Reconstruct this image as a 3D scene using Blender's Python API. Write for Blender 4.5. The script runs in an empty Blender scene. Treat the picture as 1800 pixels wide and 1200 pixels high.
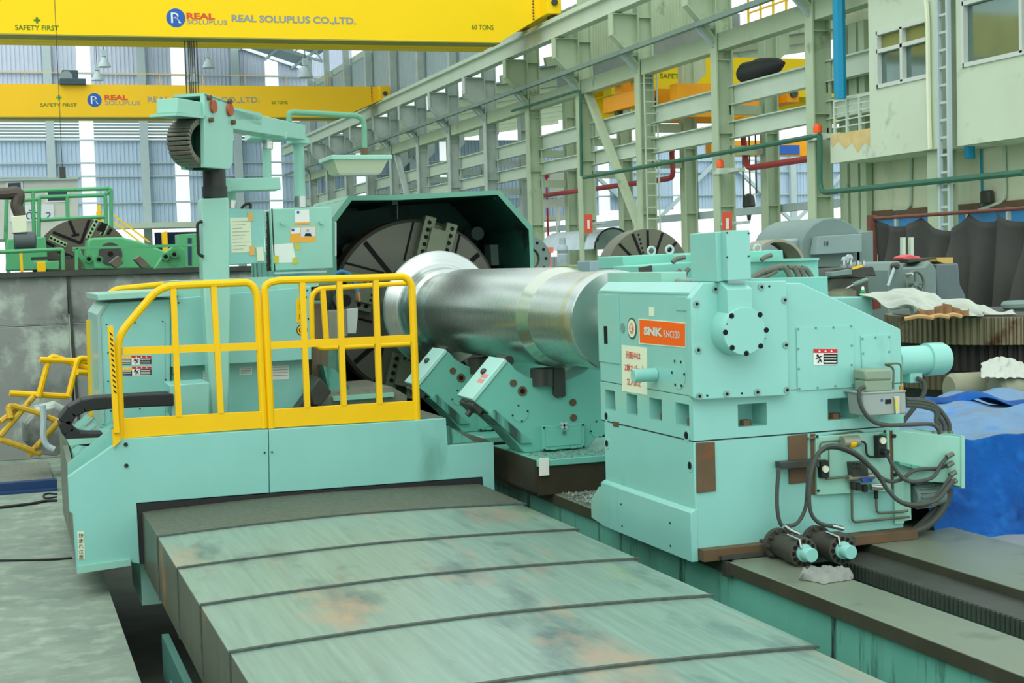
import bpy, bmesh, math, random
from mathutils import Vector as V, Matrix
random.seed(7)
SC = bpy.context.scene
COL = SC.collection
PI = math.pi
# ------------------------------------------------------------------ camera
F, CX, CY, EYE = 2520.0, 900.0, 600.0, 2.1
_dy = V((0 - CX, -(490 - CY), -F)).normalized()
_dx = V((8000 - CX, -(255 - CY), -F)); _dx = (_dx - _dy * _dx.dot(_dy)).normalized()
_dz = _dx.cross(_dy)
CM = Matrix((_dx, _dy, _dz))                       # camera -> world rotation
CAM = V((0, 0, EYE))
cd = bpy.data.cameras.new('camera'); cd.sensor_width = 36; cd.lens = F / 1800 * 36
cd.clip_start = .1; cd.clip_end = 600
cam = bpy.data.objects.new('camera', cd); COL.objects.link(cam)
cam.matrix_world = Matrix.Translation(CAM) @ CM.to_4x4()
SC.camera = cam
# ------------------------------------------------------------------ sky + exposure
w = bpy.data.worlds.new('overcast_sky'); SC.world = w; w.use_nodes = True
bg = w.node_tree.nodes['Background']
bg.inputs[0].default_value = (0.90, 1.0, 0.985, 1); bg.inputs[1].default_value = 1.35
sl = bpy.data.lights.new('hazy_sun', 'SUN'); sl.energy = 1.5; sl.angle = math.radians(60); sl.color = (1, .99, .95)
so = bpy.data.objects.new('hazy_sun', sl); COL.objects.link(so); so.rotation_euler = (math.radians(42), 0, math.radians(-38))
SC.view_settings.view_transform = 'Standard'; SC.view_settings.look = 'None'
SC.view_settings.exposure = -0.03; SC.view_settings.gamma = 1; SC.view_settings.use_curve_mapping = False

# ------------------------------------------------------------------ helpers
def at(px, py, X=None, Y=None, Z=None):
    """the point of a real plane X=, Y= or Z= seen at a pixel of the 1800x1200 photograph"""
    r = CM @ V((px - CX, -(py - CY), -F))
    if X is not None: t = X / r.x
    elif Y is not None: t = Y / r.y
    else: t = (Z - EYE) / r.z
    return CAM + r * t
def atY(poly, Y): return [at(x, y, Y=Y) for x, y in poly]
def atX(poly, X): return [at(x, y, X=X) for x, y in poly]
def lin(c): return tuple(((v / 255 + .055) / 1.055) ** 2.4 if v > 10 else v / 255 / 12.92 for v in c)

class MB:
    def __init__(s): s.v = []; s.f = []
    def add(s, vs, fs):
        n = len(s.v); s.v += [V(p) for p in vs]; s.f += [[i + n for i in f] for f in fs]; return s
    def face(s, *p): return s.add(p, [list(range(len(p)))])
    def prism(s, pts, d):
        n = len(pts); d = V(d); pts = [V(p) for p in pts]
        return s.add(pts + [p + d for p in pts], [list(range(n)), list(range(2 * n - 1, n - 1, -1))] +
                     [[i, (i + 1) % n, (i + 1) % n + n, i + n] for i in range(n)])
    def box(s, x0, x1, y0, y1, z0, z1):
        return s.prism([(x0, y0, z0), (x1, y0, z0), (x1, y0, z1), (x0, y0, z1)], (0, y1 - y0, 0))
    def obox(s, c, a, b, h):                       # centre and three half-edge vectors
        c, a, b, h = V(c), V(a), V(b), V(h)
        return s.prism([c - a - b - h, c + a - b - h, c + a - b + h, c - a - b + h], b * 2)
    def bar(s, a, b, w, h=None, up=(0, 0, 1)):
        a, b = V(a), V(b); h = h or w; d = (b - a)
        if d.length < 1e-6: return s
        dn = d.normalized(); u = V(up)
        if abs(dn.dot(u)) > .98: u = V((0, 1, 0))
        sx = dn.cross(u).normalized() * w / 2; su = sx.cross(dn).normalized() * h / 2
        return s.prism([a - sx - su, a + sx - su, a + sx + su, a - sx + su], d)
    def ring(s, c, ax, r, n):
        ax = V(ax).normalized(); u = ax.orthogonal().normalized()
        if abs(ax.z) < .9: u = ax.cross(V((0, 0, 1))).normalized()
        w_ = ax.cross(u)
        return [V(c) + (u * math.cos(2 * PI * i / n) + w_ * math.sin(2 * PI * i / n)) * r for i in range(n)]
    def lathe(s, o, ax, prof, n=32, cap=True):     # prof: (distance along axis, radius)
        o = V(o); ax = V(ax).normalized(); vs = []; fs = []
        for t, r in prof: vs += s.ring(o + ax * t, ax, max(r, 1e-4), n)
        for k in range(len(prof) - 1):
            for i in range(n):
                j = (i + 1) % n; fs.append([k * n + i, k * n + j, (k + 1) * n + j, (k + 1) * n + i])
        if cap: fs += [list(range(n))[::-1], [(len(prof) - 1) * n + i for i in range(n)]]
        return s.add(vs, fs)
    def cyl(s, a, b, r, r2=None, n=16):
        a, b = V(a), V(b)
        return s.lathe(a, b - a, [(0, r), ((b - a).length, r if r2 is None else r2)], n)
    def tube(s, pts, r, n=8, smooth=0, closed=False):
        pts = [V(p) for p in pts]
        if smooth: pts = spline(pts, smooth)
        vs = []; fs = []; m = len(pts); u = None
        for i, p in enumerate(pts):
            d = (pts[min(i + 1, m - 1)] - pts[max(i - 1, 0)]).normalized()
            u = d.orthogonal() if u is None else u - d * u.dot(d)
            u.normalize(); w_ = d.cross(u)
            vs += [p + (u * math.cos(2 * PI * k / n) + w_ * math.sin(2 * PI * k / n)) * r for k in range(n)]
        for i in range(m - 1):
            for k in range(n):
                j = (k + 1) % n; fs.append([i * n + k, i * n + j, (i + 1) * n + j, (i + 1) * n + k])
        fs += [list(range(n))[::-1], [(m - 1) * n + k for k in range(n)]]
        return s.add(vs, fs)
    def panel(s, mp, u0, u1, v0, v1, holes, dep):  # flat panel with recessed rectangular pockets
        us = sorted({u0, u1, *[h[0] for h in holes], *[h[1] for h in holes]})
        vs = sorted({v0, v1, *[h[2] for h in holes], *[h[3] for h in holes]})
        for a, b in zip(us, us[1:]):
            for c, d in zip(vs, vs[1:]):
                m, n = (a + b) / 2, (c + d) / 2
                if any(h[0] < m < h[1] and h[2] < n < h[3] for h in holes): continue
                s.face(mp(a, c, 0), mp(b, c, 0), mp(b, d, 0), mp(a, d, 0))
        for a, b, c, d in holes:
            s.face(mp(a, c, dep), mp(b, c, dep), mp(b, d, dep), mp(a, d, dep))
            for p, q in (((a, c), (b, c)), ((b, c), (b, d)), ((b, d), (a, d)), ((a, d), (a, c))):
                s.face(mp(*p, 0), mp(*q, 0), mp(*q, dep), mp(*p, dep))
        return s
def spline(p, k):
    out = []
    for i in range(len(p) - 1):
        a, b, c, d = p[max(i - 1, 0)], p[i], p[i + 1], p[min(i + 2, len(p) - 1)]
        for j in range(k):
            t = j / k
            out.append(.5 * ((2 * b) + (c - a) * t + (2 * a - 5 * b + 4 * c - d) * t * t + (3 * b - a - 3 * c + d) * t ** 3))
    return out + [p[-1]]
def rounded(pts, r, k=5):                           # polyline with its corners rounded
    pts = [V(p) for p in pts]; out = [pts[0]]
    for a, b, c in zip(pts, pts[1:], pts[2:]):
        da, dc = (a - b), (c - b); q = min(r, da.length * .48, dc.length * .48)
        p0, p1 = b + da.normalized() * q, b + dc.normalized() * q
        for j in range(k + 1):
            t = j / k; out.append(p0 * (1 - t) ** 2 + b * 2 * t * (1 - t) + p1 * t * t)
    return out + [pts[-1]]

ORG = {}
def org(o): return ORG[o.name] if o is not None else V((0, 0, 0))
def obj(name, mb, mat, parent=None, bevel=0, smooth=32, label=None, kind=None, seg=2, recalc=True):
    me = bpy.data.meshes.new(name); og = org(parent)
    me.from_pydata([p - og for p in mb.v], [], mb.f); me.update()
    if recalc:
        bm = bmesh.new(); bm.from_mesh(me); bmesh.ops.recalc_face_normals(bm, faces=bm.faces); bm.to_mesh(me); bm.free()
    me.shade_smooth(); me.set_sharp_from_angle(angle=math.radians(smooth))
    me.materials.append(mat)
    o = bpy.data.objects.new(name, me); COL.objects.link(o); ORG[o.name] = og
    if parent is not None: o.parent = parent
    if bevel:
        m = o.modifiers.new('bevel', 'BEVEL'); m.width = bevel; m.segments = seg; m.limit_method = 'ANGLE'; m.angle_limit = math.radians(40)
    if label: o['label'] = label
    if kind: o['kind'] = kind
    return o
def thing(name, label, cat, loc=(0, 0, 0), group=None):
    o = bpy.data.objects.new(name, None); COL.objects.link(o); o.location = loc; o.empty_display_size = .2
    ORG[o.name] = V(loc); o['label'] = label; o['category'] = cat
    if group: o['group'] = group
    return o
def tag(o, label, cat, group=None):
    o['label'] = label; o['category'] = cat
    if group: o['group'] = group
    return o
def dup(root, loc, rotz=0, label=None):
    def cp(o, par):
        c = o.copy(); COL.objects.link(c); c.parent = par; ORG[c.name] = ORG[o.name]
        for ch in o.children: cp(ch, c)
        return c
    kids = list(root.children)
    r = root.copy(); COL.objects.link(r); ORG[r.name] = V(loc)
    r.location = loc; r.rotation_euler = (0, 0, rotz)
    for k in kids: cp(k, r)
    if label: r['label'] = label
    return r
def dup1(o, delta, parent=None):                    # share the mesh of one part, shifted
    c = o.copy(); COL.objects.link(c); ORG[c.name] = ORG[o.name]; c.location = o.location + V(delta)
    return c
def text(name, s, p, u, v, mat, parent=None, lift=.004, bold=0, shear=0, kind=None):
    """lettering fitted into the parallelogram with corner p, width vector u and height vector v"""
    cu = bpy.data.curves.new('t', 'FONT'); cu.body = s; cu.size = 1; cu.resolution_u = 3; cu.offset = bold; cu.shear = shear
    to = bpy.data.objects.new('t', cu); COL.objects.link(to)
    bpy.context.view_layer.update()
    dg = bpy.context.evaluated_depsgraph_get(); me = bpy.data.meshes.new_from_object(to.evaluated_get(dg))
    bpy.data.objects.remove(to); bpy.data.curves.remove(cu)
    p, u, v = V(p), V(u), V(v); n = u.cross(v).normalized(); mb = MB()
    if len(me.vertices):
        xs = [q.co.x for q in me.vertices]; ys = [q.co.y for q in me.vertices]
        x0, y0, W, H = min(xs), min(ys), max(xs) - min(xs) or 1, max(ys) - min(ys) or 1
        mb.v = [p + u * ((q.co.x - x0) / W) + v * ((q.co.y - y0) / H) + n * lift for q in me.vertices]
        mb.f = [list(f.vertices) for f in me.polygons]
    bpy.data.meshes.remove(me)
    o = obj(name, mb, mat, parent, recalc=False)
    if kind: o['kind'] = kind
    return o

# ------------------------------------------------------------------ materials
def mat(name, col, rough=.5, metal=0, var=.12, vs=1.5, dirt=None, damt=.5, ds=2.5, bump=0, bs=30, stretch=(1, 1, 1), dstretch=(1, 1, 1), spec=.3, soft=.12, coat=0):
    m = bpy.data.materials.new(name); m.use_nodes = True; nt = m.node_tree; N = nt.nodes; L = nt.links
    b = N['Principled BSDF']; b.inputs['Roughness'].default_value = rough; b.inputs['Metallic'].default_value = metal
    b.inputs['Specular IOR Level'].default_value = spec; b.inputs['Coat Weight'].default_value = coat; b.inputs['Coat Roughness'].default_value = .12
    c = lin(col); tc = N.new('ShaderNodeTexCoord')
    def noise(scale, st, det=4):
        mp = N.new('ShaderNodeMapping'); mp.inputs['Scale'].default_value = st; L.new(tc.outputs['Object'], mp.inputs[0])
        n = N.new('ShaderNodeTexNoise'); n.inputs['Scale'].default_value = scale; n.inputs['Detail'].default_value = det; n.inputs['Roughness'].default_value = .6
        L.new(mp.outputs[0], n.inputs[0]); return n.outputs[0]
    def mix(f, a, bb):
        x = N.new('ShaderNodeMix'); x.data_type = 'RGBA'
        L.new(f, x.inputs[0])
        for i, q in ((6, a), (7, bb)):
            if isinstance(q, tuple): x.inputs[i].default_value = (*q, 1)
            else: L.new(q, x.inputs[i])
        return x.outputs[2]
    def ramp(f, lo, hi):
        r = N.new('ShaderNodeMapRange'); r.inputs[1].default_value = lo; r.inputs[2].default_value = hi; r.clamp = True
        L.new(f, r.inputs[0]); return r.outputs[0]
    out = mix(ramp(noise(vs, stretch), .25, .75), tuple(v * (1 - var) for v in c), tuple(min(1, v * (1 + var)) for v in c))
    for k, (dc, da, dsc) in enumerate(dirt if isinstance(dirt, list) else ([(dirt, damt, ds)] if dirt else [])):
        th = .72 - .3 * da
        out = mix(ramp(noise(dsc, dstretch, 6), th, th + soft), out, lin(dc))
    L.new(out, b.inputs['Base Color'])
    if bump:
        bp = N.new('ShaderNodeBump'); bp.inputs['Strength'].default_value = bump; bp.inputs['Distance'].default_value = .01
        L.new(noise(bs, stretch, 3), bp.inputs['Height']); L.new(bp.outputs[0], b.inputs['Normal'])
    return m
def emit(name, col, s):
    m = bpy.data.materials.new(name); m.use_nodes = True; b = m.node_tree.nodes['Principled BSDF']
    b.inputs['Base Color'].default_value = (*lin(col), 1); b.inputs['Emission Color'].default_value = (*lin(col), 1); b.inputs['Emission Strength'].default_value = s
    return m
def flat(name, col, rough=.5, metal=0): return mat(name, col, rough, metal, var=.03)
TEAL = mat('teal_enamel', (136, 198, 187), .32, var=.05, vs=2, dirt=(112, 168, 154), damt=.35, ds=1.6, dstretch=(1, 1, .35), coat=.35)
TEALD = mat('dirty_teal_enamel', (95, 165, 148), .5, var=.14, vs=2, dirt=(52, 80, 70), damt=.75, ds=4, dstretch=(2, 2, .25))
TEALG = mat('green_teal_enamel', (144, 198, 180), .35, var=.06, vs=2, coat=.2)
YEL = mat('yellow_enamel', (242, 192, 0), .4, var=.05, dirt=(150, 110, 30), damt=.02, ds=9)
CRY = mat('crane_yellow', (248, 208, 0), .6, var=.02, vs=.3)
CRY2 = mat('faded_crane_yellow', (240, 192, 30), .5, var=.03, vs=.3)
ORA = mat('crane_orange', (240, 160, 20), .5, var=.04)
SAGE = mat('sage_column_paint', (172, 190, 160), .6, var=.08, vs=.8, dirt=(120, 128, 100), damt=.3, ds=.9)
SAGEL = mat('pale_sage_paint', (188, 204, 186), .6, var=.05, vs=.8)
BLGR = mat('pale_blue_grey_steel', (176, 194, 196), .6, var=.05)
SHEET = mat('hazed_blue_grey_cladding', (182, 204, 224), .6, var=.04, vs=.1)  # bluish tone of the back wall includes painted distance haze
ROOFM = mat('grey_roof_sheet', (150, 168, 176), .6, var=.05, vs=.2)
DARK = mat('black_rubber', (38, 42, 42), .6, var=.15)
DSTEEL = mat('dark_oily_steel', (70, 74, 68), .45, metal=.3, var=.2, vs=6, dirt=(100, 70, 45), damt=.35, ds=5)
BROWN = mat('rusty_brown_plate', (98, 80, 58), .6, var=.2, vs=6, dirt=(120, 76, 40), damt=.5, ds=8)
GREYM = mat('grey_machine_paint', (112, 134, 128), .5, var=.08)
WHITE = flat('white_paper', (228, 232, 224), .7)
CREAM = mat('cream_paper', (222, 230, 200), .7, var=.05)
BLACK = flat('black_ink', (22, 24, 24), .6)
RED = flat('red_print', (205, 40, 45), .5)
ORED = flat('orange_plate', (248, 98, 8), .4)
BLUEI = flat('blue_print', (40, 95, 180), .5)
GRNP = flat('green_print', (70, 120, 30), .6)
GREYI = flat('grey_print', (140, 150, 150), .5)
GREEN = mat('green_machine_paint', (84, 166, 112), .45, var=.08, dirt=(50, 100, 70), damt=.3, ds=3)
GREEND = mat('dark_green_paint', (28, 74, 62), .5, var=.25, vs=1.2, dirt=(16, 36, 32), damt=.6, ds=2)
FACEP = mat('turned_cast_iron', (104, 106, 94), .42, metal=.35, var=.12, vs=2, dirt=(84, 68, 52), damt=.35, ds=2)
SLOT = flat('slot_black', (14, 15, 14), .8)
CONC = mat('stained_concrete_panel', (138, 144, 138), .85, var=.14, vs=2, dirt=[((82, 90, 84), .68, .8), ((178, 192, 178), .7, 1.9)], bump=.2, bs=12)
WALLP = mat('cream_plaster', (206, 214, 184), .8, var=.05, vs=.6, dirt=(170, 186, 160), damt=.4, ds=.5, dstretch=(1, 1, .4))
WALLG = mat('pale_green_plaster', (196, 210, 186), .8, var=.05, vs=.6, dirt=(158, 174, 154), damt=.45, ds=.9)
CHROME = mat('bare_steel', (190, 196, 190), .25, metal=1, var=.05)
BLUEP = mat('blue_pipe_paint', (20, 140, 178), .4, var=.04)
REDP = mat('red_pipe_paint', (160, 58, 60), .5, var=.06)
GRNPIPE = mat('green_pipe_paint', (54, 104, 84), .5, var=.1)
WOOD = mat('old_timber', (150, 120, 84), .8, var=.2, vs=8)
CURT = mat('black_curtain_cloth', (62, 64, 60), .7, var=.12, vs=2)
CLOTH = mat('white_sack_cloth', (176, 184, 172), .85, var=.08, vs=4, dirt=(150, 132, 104), damt=.2, ds=5)
# ================================================================== THE BUILDING
FLOORM = mat('worn_concrete_floor', (126, 142, 128), .75, var=.16, vs=3, dirt=[((98, 112, 102), .6, 1.6), ((160, 178, 158), .75, 5)], bump=.15, bs=25, soft=.3)
PITM = mat('oily_pit_floor', (74, 82, 72), .8, var=.3, vs=3)
def struct(name, mb, m, parent=None, **k):
    o = obj(name, mb, m, parent, **k)
    o['kind'] = 'structure'
    return o
PX0 = .59                                            # edge of the machine pit in the left floor
BEDX = 3.56
floor = struct('floor', MB().box(-9, PX0, 2, 17.6, -.12, 0).box(-9, 90, 17.6, 240, -.12, 0).box(5.16, 90, 2, 17.6, -.12, .0), FLOORM)
struct('floor_pit', MB().box(PX0 - .3, 5.4, 2, 17.6, -.75, -.62), PITM)
struct('wall_pit_left', MB().box(PX0 - .3, PX0 - .02, 2, 17.6, -.65, -.12), mat('pit_concrete', (96, 104, 96), .85, var=.2))
struct('wall_pit_right', MB().box(5.12, 5.3, 2, 17.6, -.65, -.12), PITM)
struct('wall_pit_end', MB().box(PX0, 5.2, 17.4, 17.6, -.65, -.12), PITM)
# floor strips behind the carriage: chequer plate and a blue kerb
def corr(mb, a, b, z0, z1, pitch, depth, axis='x', at_=0.):
    n = max(2, int((b - a) / pitch)); st = (b - a) / n; row = []
    for i in range(n):
        x = a + i * st
        row += [(x, 0), (x + st * .55, 0), (x + st * .65, -depth), (x + st * .9, -depth)]
    row.append((b, 0))
    f = (lambda u, d, z: (u, at_ + d, z)) if axis == 'x' else (lambda u, d, z: (at_ + d, u, z))
    n0 = len(mb.v); mb.v += [V(f(u, d, z0)) for u, d in row] + [V(f(u, d, z1)) for u, d in row]; k = len(row)
    mb.f += [[n0 + i, n0 + i + 1, n0 + k + i + 1, n0 + k + i] for i in range(k - 1)]
    return mb
PANE = bpy.data.materials.new('translucent_sheet'); PANE.use_nodes = True
_n = PANE.node_tree; _n.nodes.remove(_n.nodes['Principled BSDF'])
_t, _r, _m = _n.nodes.new('ShaderNodeBsdfTransparent'), _n.nodes.new('ShaderNodeBsdfTranslucent'), _n.nodes.new('ShaderNodeMixShader')
_r.inputs[0].default_value = (.95, .97, .97, 1); _m.inputs[0].default_value = .3
_n.links.new(_t.outputs[0], _m.inputs[1]); _n.links.new(_r.outputs[0], _m.inputs[2]); _n.links.new(_m.outputs[0], _n.nodes['Material Output'].inputs[0])
WY = 113.0
WB = bpy.data.objects.new('wall_back', None); COL.objects.link(WB); ORG['wall_back'] = V((0, WY, 0)); WB.location = (0, WY, 0); WB['kind'] = 'structure'
strips = [at(p, 300, Y=WY).x for p in (-16, 155, 320, 484)]
pitch_x = (strips[3] - strips[0]) / 3
strips += [strips[-1] + pitch_x * k for k in range(1, 8)]
zA, zB, zC, zD = 6.0, 12.35, 14.1, 20.5
SW = .52
edges = [-9] + [e for s_ in strips for e in (s_ - SW, s_ + SW)] + [90]
for a, b in zip(edges[::2], edges[1::2]):
    top = zD if a < 24 else 12.3
    obj('cladding_sheet', corr(MB(), a, b, zA if a < 45 else 6.4, zB, .3, .07, at_=WY), SHEET, WB, smooth=10)
    if a < 24:
        lv = MB()
        for k in range(7):
            z = zB + .1 + k * .235
            lv.face((a, WY - .02, z), (b, WY - .02, z), (b, WY - .17, z + .15), (a, WY - .17, z + .15))
        obj('louvre_blade', lv, BLGR, WB, kind='stuff')
        obj('cladding_sheet', corr(MB(), a, b, zC, zD, .3, .07, at_=WY), mat('pale_cladding', (196, 206, 222), .6, var=.03) if 'pale_cladding' not in bpy.data.materials else bpy.data.materials['pale_cladding'], WB, smooth=10)
for s_ in strips:
    obj('translucent_pane', MB().box(s_ - SW, s_ + SW, WY, WY + .02, zA if s_ < 45 else 6.4, zB), PANE, WB)
    if s_ < 24: obj('translucent_pane', MB().box(s_ - SW, s_ + SW, WY, WY + .02, zC, zD), PANE, WB)
for z in (7.6, 9.6, 10.6, 12.3, 14.1, 17.3):
    obj('girt', MB().box(-9, 90 if z < 12.5 else 24.5, WY - .25, WY - .1, z - .06, z + .06), BLGR, WB)
for px in (-92, 75, 240, 405):
    x = at(px, 100, Y=WY).x + .25
    obj('wall_post', MB().box(x - .3, x + .3, WY - .6, WY - .26, 0, zD - .5), BLGR, WB)
for i in range(1, 9):
    x = at(405, 100, Y=WY).x + .25 + pitch_x * i
    obj('wall_post', MB().box(x - .3, x + .3, WY - .6, WY - .26, 0, 12.3), BLGR, WB)
    if i % 2 == 0:
        obj('wind_brace', MB().bar((x, WY - .5, 11), (x + pitch_x, WY - .5, 5), .28), BLGR, WB)
        obj('wind_brace', MB().bar((x, WY - .5, 11), (x - pitch_x, WY - .5, 5), .28), BLGR, WB)
obj('canopy', MB().box(3.5, 44, WY - 3.4, WY - .62, 5.55, 5.95), SAGEL, WB)
# lower part of the end wall: dark shutters and open doors
for x0, x1, z1, m_ in ((11.3, 15.6, 5.3, mat('navy_shutter', (44, 62, 96), .6)), (24.5, 43, 5.6, mat('grey_shutter', (92, 104, 118), .6)), (43.2, 54, 6.2, None), (60, 67, 6.3, None)):
    if m_:
        obj('shutter', corr(MB(), x0, x1, 0, z1, .35, .08, at_=WY), m_, WB, smooth=10)
    else:
        obj('shutter', corr(MB(), x0, x1, 0, 2.6, .35, .08, at_=WY), BLGR, WB, smooth=10)
struct('wall_left_unseen', corr(MB(), -12, WY, 0, 5.5, .5, .08, axis='y', at_=-9), mat('left_cladding', (120, 146, 138), .6), smooth=10)  # out of view; added low to darken the reflection in the roll
# ------------------------------------------------------------------ columns
CYS = [30.07, 35.74, 41.53, 47.45, 53.08] + [58.95 + 5.85 * k for k in range(9)]
XA, XB = 22.0, 23.75
def column_mesh(z1, wd=.6, dp=.42):
    mb = MB()
    mb.box(0, .05, 0, dp, 0, z1); mb.box(wd - .05, wd, 0, dp, 0, z1); mb.box(.05, wd - .05, dp / 2 - .02, dp / 2 + .02, 0, z1)
    z = 1.4
    while z < z1:
        mb.box(.05, wd - .05, 0.03, dp / 2 - .02, z, z + .03); z += 2.35
    return mb
colA = None
BRACK = MB().prism([(-.95, 0, 0), (-.95, 0, -.75), (0, 0, -1.75), (.02, 0, -1.75), (.02, 0, 0)], (0, .04, 0)).box(-.98, -.93, -.16, .2, -.78, 0)\
    .prism([(-.95, -.16, -.75), (0, -.16, -1.75), (0, -.16, -1.8), (-.95, -.16, -.8)], (0, .36, 0)).box(-.95, 0, -.16, .2, -.04, 0)
ZG = 10.95
for i, y in enumerate(CYS):
    sg = SAGE if y < 62 else mat('hazed_column_paint', (178, 192, 186), .6) if 'hazed_column_paint' not in bpy.data.materials else bpy.data.materials['hazed_column_paint']  # far columns paler and bluer: distance haze put into their colour
    mb = column_mesh(ZG + 1.2); mb.v = [p + V((XA, y, 0)) for p in mb.v]
    mb.box(XA + .15, XA + .5, y + .05, y + .4, ZG + 1.2, 17.6)
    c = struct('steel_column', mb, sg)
    b2 = MB(); b2.v = [p + V((XA, y + .2, ZG)) for p in BRACK.v]; b2.f = [f[:] for f in BRACK.f]
    obj('bracket', b2, sg, c)
    if y < 90:
        mb = column_mesh(9.4 if y > 60 else 9.8, .5, .4); mb.v = [p + V((XB, y, 0)) for p in mb.v]
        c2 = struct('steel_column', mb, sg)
        b3 = MB()
        for z in (7.0, 5.7): b3.box(XB - 1.2, XB - .02, y + .12, y + .3, z - .28, z + .02)
        b3.prism([(XB + .5, y + .1, 8.4), (XB + 1.0, y + .1, 8.85), (XB + 1.0, y + .1, 9.4), (XB + .5, y + .1, 9.4)], (0, .22, 0))
        obj('bracket', b3, sg, c2)
    if i % 5 == 4:
        obj('diagonal_brace', MB().bar((XA + .3, y + .2, 9.2), (XA + .3, y - 5.4, 2.5), .3, .2), sg, c)
Y0, Y1 = 20, WY - 1
struct('runway_girder', MB().box(21.1, 21.5, Y0, Y1, ZG + .04, ZG + .08).box(21.28, 21.32, Y0, Y1, ZG + .08, ZG + .66).box(21.1, 21.5, Y0, Y1, ZG + .66, ZG + .72)
       .box(21.24, 21.36, Y0, Y1, ZG + .72, ZG + .9), SAGEL)
struct('conductor_rail', MB().box(21.28, 21.44, Y0, Y1, 9.48, 9.64).box(21.44, 21.85, Y0, Y1, 9.62, 9.66), mat('grey_green_rail', (112, 136, 126), .5, var=.1))
for y in CYS[1:10]:
    struct('rail_hanger', MB().bar((XA, y + .2, 8.9), (21.4, y + .2, 9.5), .09).box(21.4, XA, y + .15, y + .25, 9.45, 9.52), BLGR)
struct('walkway_beam', MB().box(XA + .08, XA + .5, Y0, Y1, 8.75, 9.3), SAGE)
struct('lower_runway_beam', MB().box(XA + .62, XA + .66, 28, Y1, 7.05, 7.6).box(XA + .5, XA + .8, 28, Y1, 7.6, 7.65).box(XA + .5, XA + .8, 28, Y1, 7.02, 7.06), SAGEL)
struct('lower_tie_beam', MB().box(XA + .62, XA + .66, 28, Y1, 5.98, 6.48).box(XA + .5, XA + .8, 28, Y1, 6.46, 6.5).box(XA + .5, XA + .8, 28, Y1, 5.95, 5.99), SAGEL)
struct('far_tie_beam', MB().box(XB + .6, XB + .9, 35, Y1, 3.55, 3.8), BLGR)
# conductor trough lamps hung along the runway, siding, upper wall
struct('wall_upper', corr(MB(), 46, 62, 10.6, 13.5, .28, .06, axis='y', at_=24.6), SAGE, smooth=10)
struct('wall_upper_fascia', MB().box(24.6, 24.8, 45, 62, 9.6, 10.6), mat('grey_fascia', (128, 140, 134), .6))
lv = [MB(), MB()]
for y in range(58, 112, 2):
    corr(lv[0], y, y + 2, 12.2, 15.6, .3, .07, axis='y', at_=22.75)
struct('wall_louvre', lv[0], BLGR, smooth=10)
struct('wall_louvre_sill', MB().box(22.7, 22.95, 56, 112, 15.7, 16.1), SAGEL)
# ------------------------------------------------------------------ roofs
def rz(x): return 18.0 + (22.6 - x) * .32
y = 60.0
while y < WY:
    y1 = min(y + 4.5, WY)
    struct('ceiling', MB().prism([(9, y, rz(9)), (22.9, y, rz(22.9)), (22.9, y, rz(22.9) + .08), (9, y, rz(9) + .08)], (0, y1 - y, 0)), ROOFM)
    if y1 < WY: struct('ceiling_skylight', MB().prism([(9, y1, rz(9)), (22.9, y1, rz(22.9)), (22.9, y1, rz(22.9) + .03), (9, y1, rz(9) + .03)], (0, 1.35, 0)), PANE)
    y += 5.85
pl = MB()
for k in range(7):
    x = 10 + k * 2.05; pl.box(x, x + .12, 60, WY, rz(x) - .22, rz(x) - .04)
struct('ceiling_purlins', pl, BLGR)
for y in [64.8 + 11.7 * k for k in range(4)]:
    t = MB(); n = 7; L_ = [(8 + (22 - 8) * i / n) for i in range(n + 1)]
    bz = lambda x: rz(x) - 2.1 + .55 * (x - 8) / 14
    t.bar((8, y, bz(8)), (22, y, bz(22)), .16); t.bar((8, y, rz(8) - .3), (22, y, rz(22) - .3), .14)
    for i in range(n):
        t.bar((L_[i], y, bz(L_[i])), ((L_[i] + L_[i + 1]) / 2, y, rz((L_[i] + L_[i + 1]) / 2) - .3), .09)
        t.bar(((L_[i] + L_[i + 1]) / 2, y, rz((L_[i] + L_[i + 1]) / 2) - .3), (L_[i + 1], y, bz(L_[i + 1])), .09)
    struct('roof_truss', t, BLGR)
def rz2(x): return 11.3 + (x - 24.4) * .14
y = 58.0
while y < WY - 2:
    struct('ceiling', MB().prism([(24.4, y, rz2(24.4)), (44, y, rz2(44)), (44, y, rz2(44) + .08), (24.4, y, rz2(24.4) + .08)], (0, 4.6, 0)), ROOFM)
    struct('roof_rafter', MB().bar((22.6, y + .3, rz2(22.6) - .3), (44, y + .3, rz2(44) - .3), .25, .4), SAGE)
    y += 5.85
for y in [30 + 11.7 * k for k in range(3)]:
    t = MB(); z0 = 15.4
    for i in range(9):
        x = 25 + i * 2.2; z = z0 + .18 * (x - 25)
        t.bar((x, y, z), (x + 2.2, y, z + .4), .14); t.bar((x, y, z + 1.3), (x + 2.2, y, z + 1.7), .14)
        t.bar((x, y, z), (x + 1.1, y, z + 1.5), .09); t.bar((x + 1.1, y, z + 1.5), (x + 2.2, y, z + .4), .09)
    struct('roof_truss', t, BLGR)
for k in range(6):
    struct('ceiling', MB().prism([(25, 30 + k * 6, 16.8), (48, 30 + k * 6, 21), (48, 30 + k * 6, 21.1), (25, 30 + k * 6, 16.9)], (0, 4.2, 0)), ROOFM)
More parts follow.
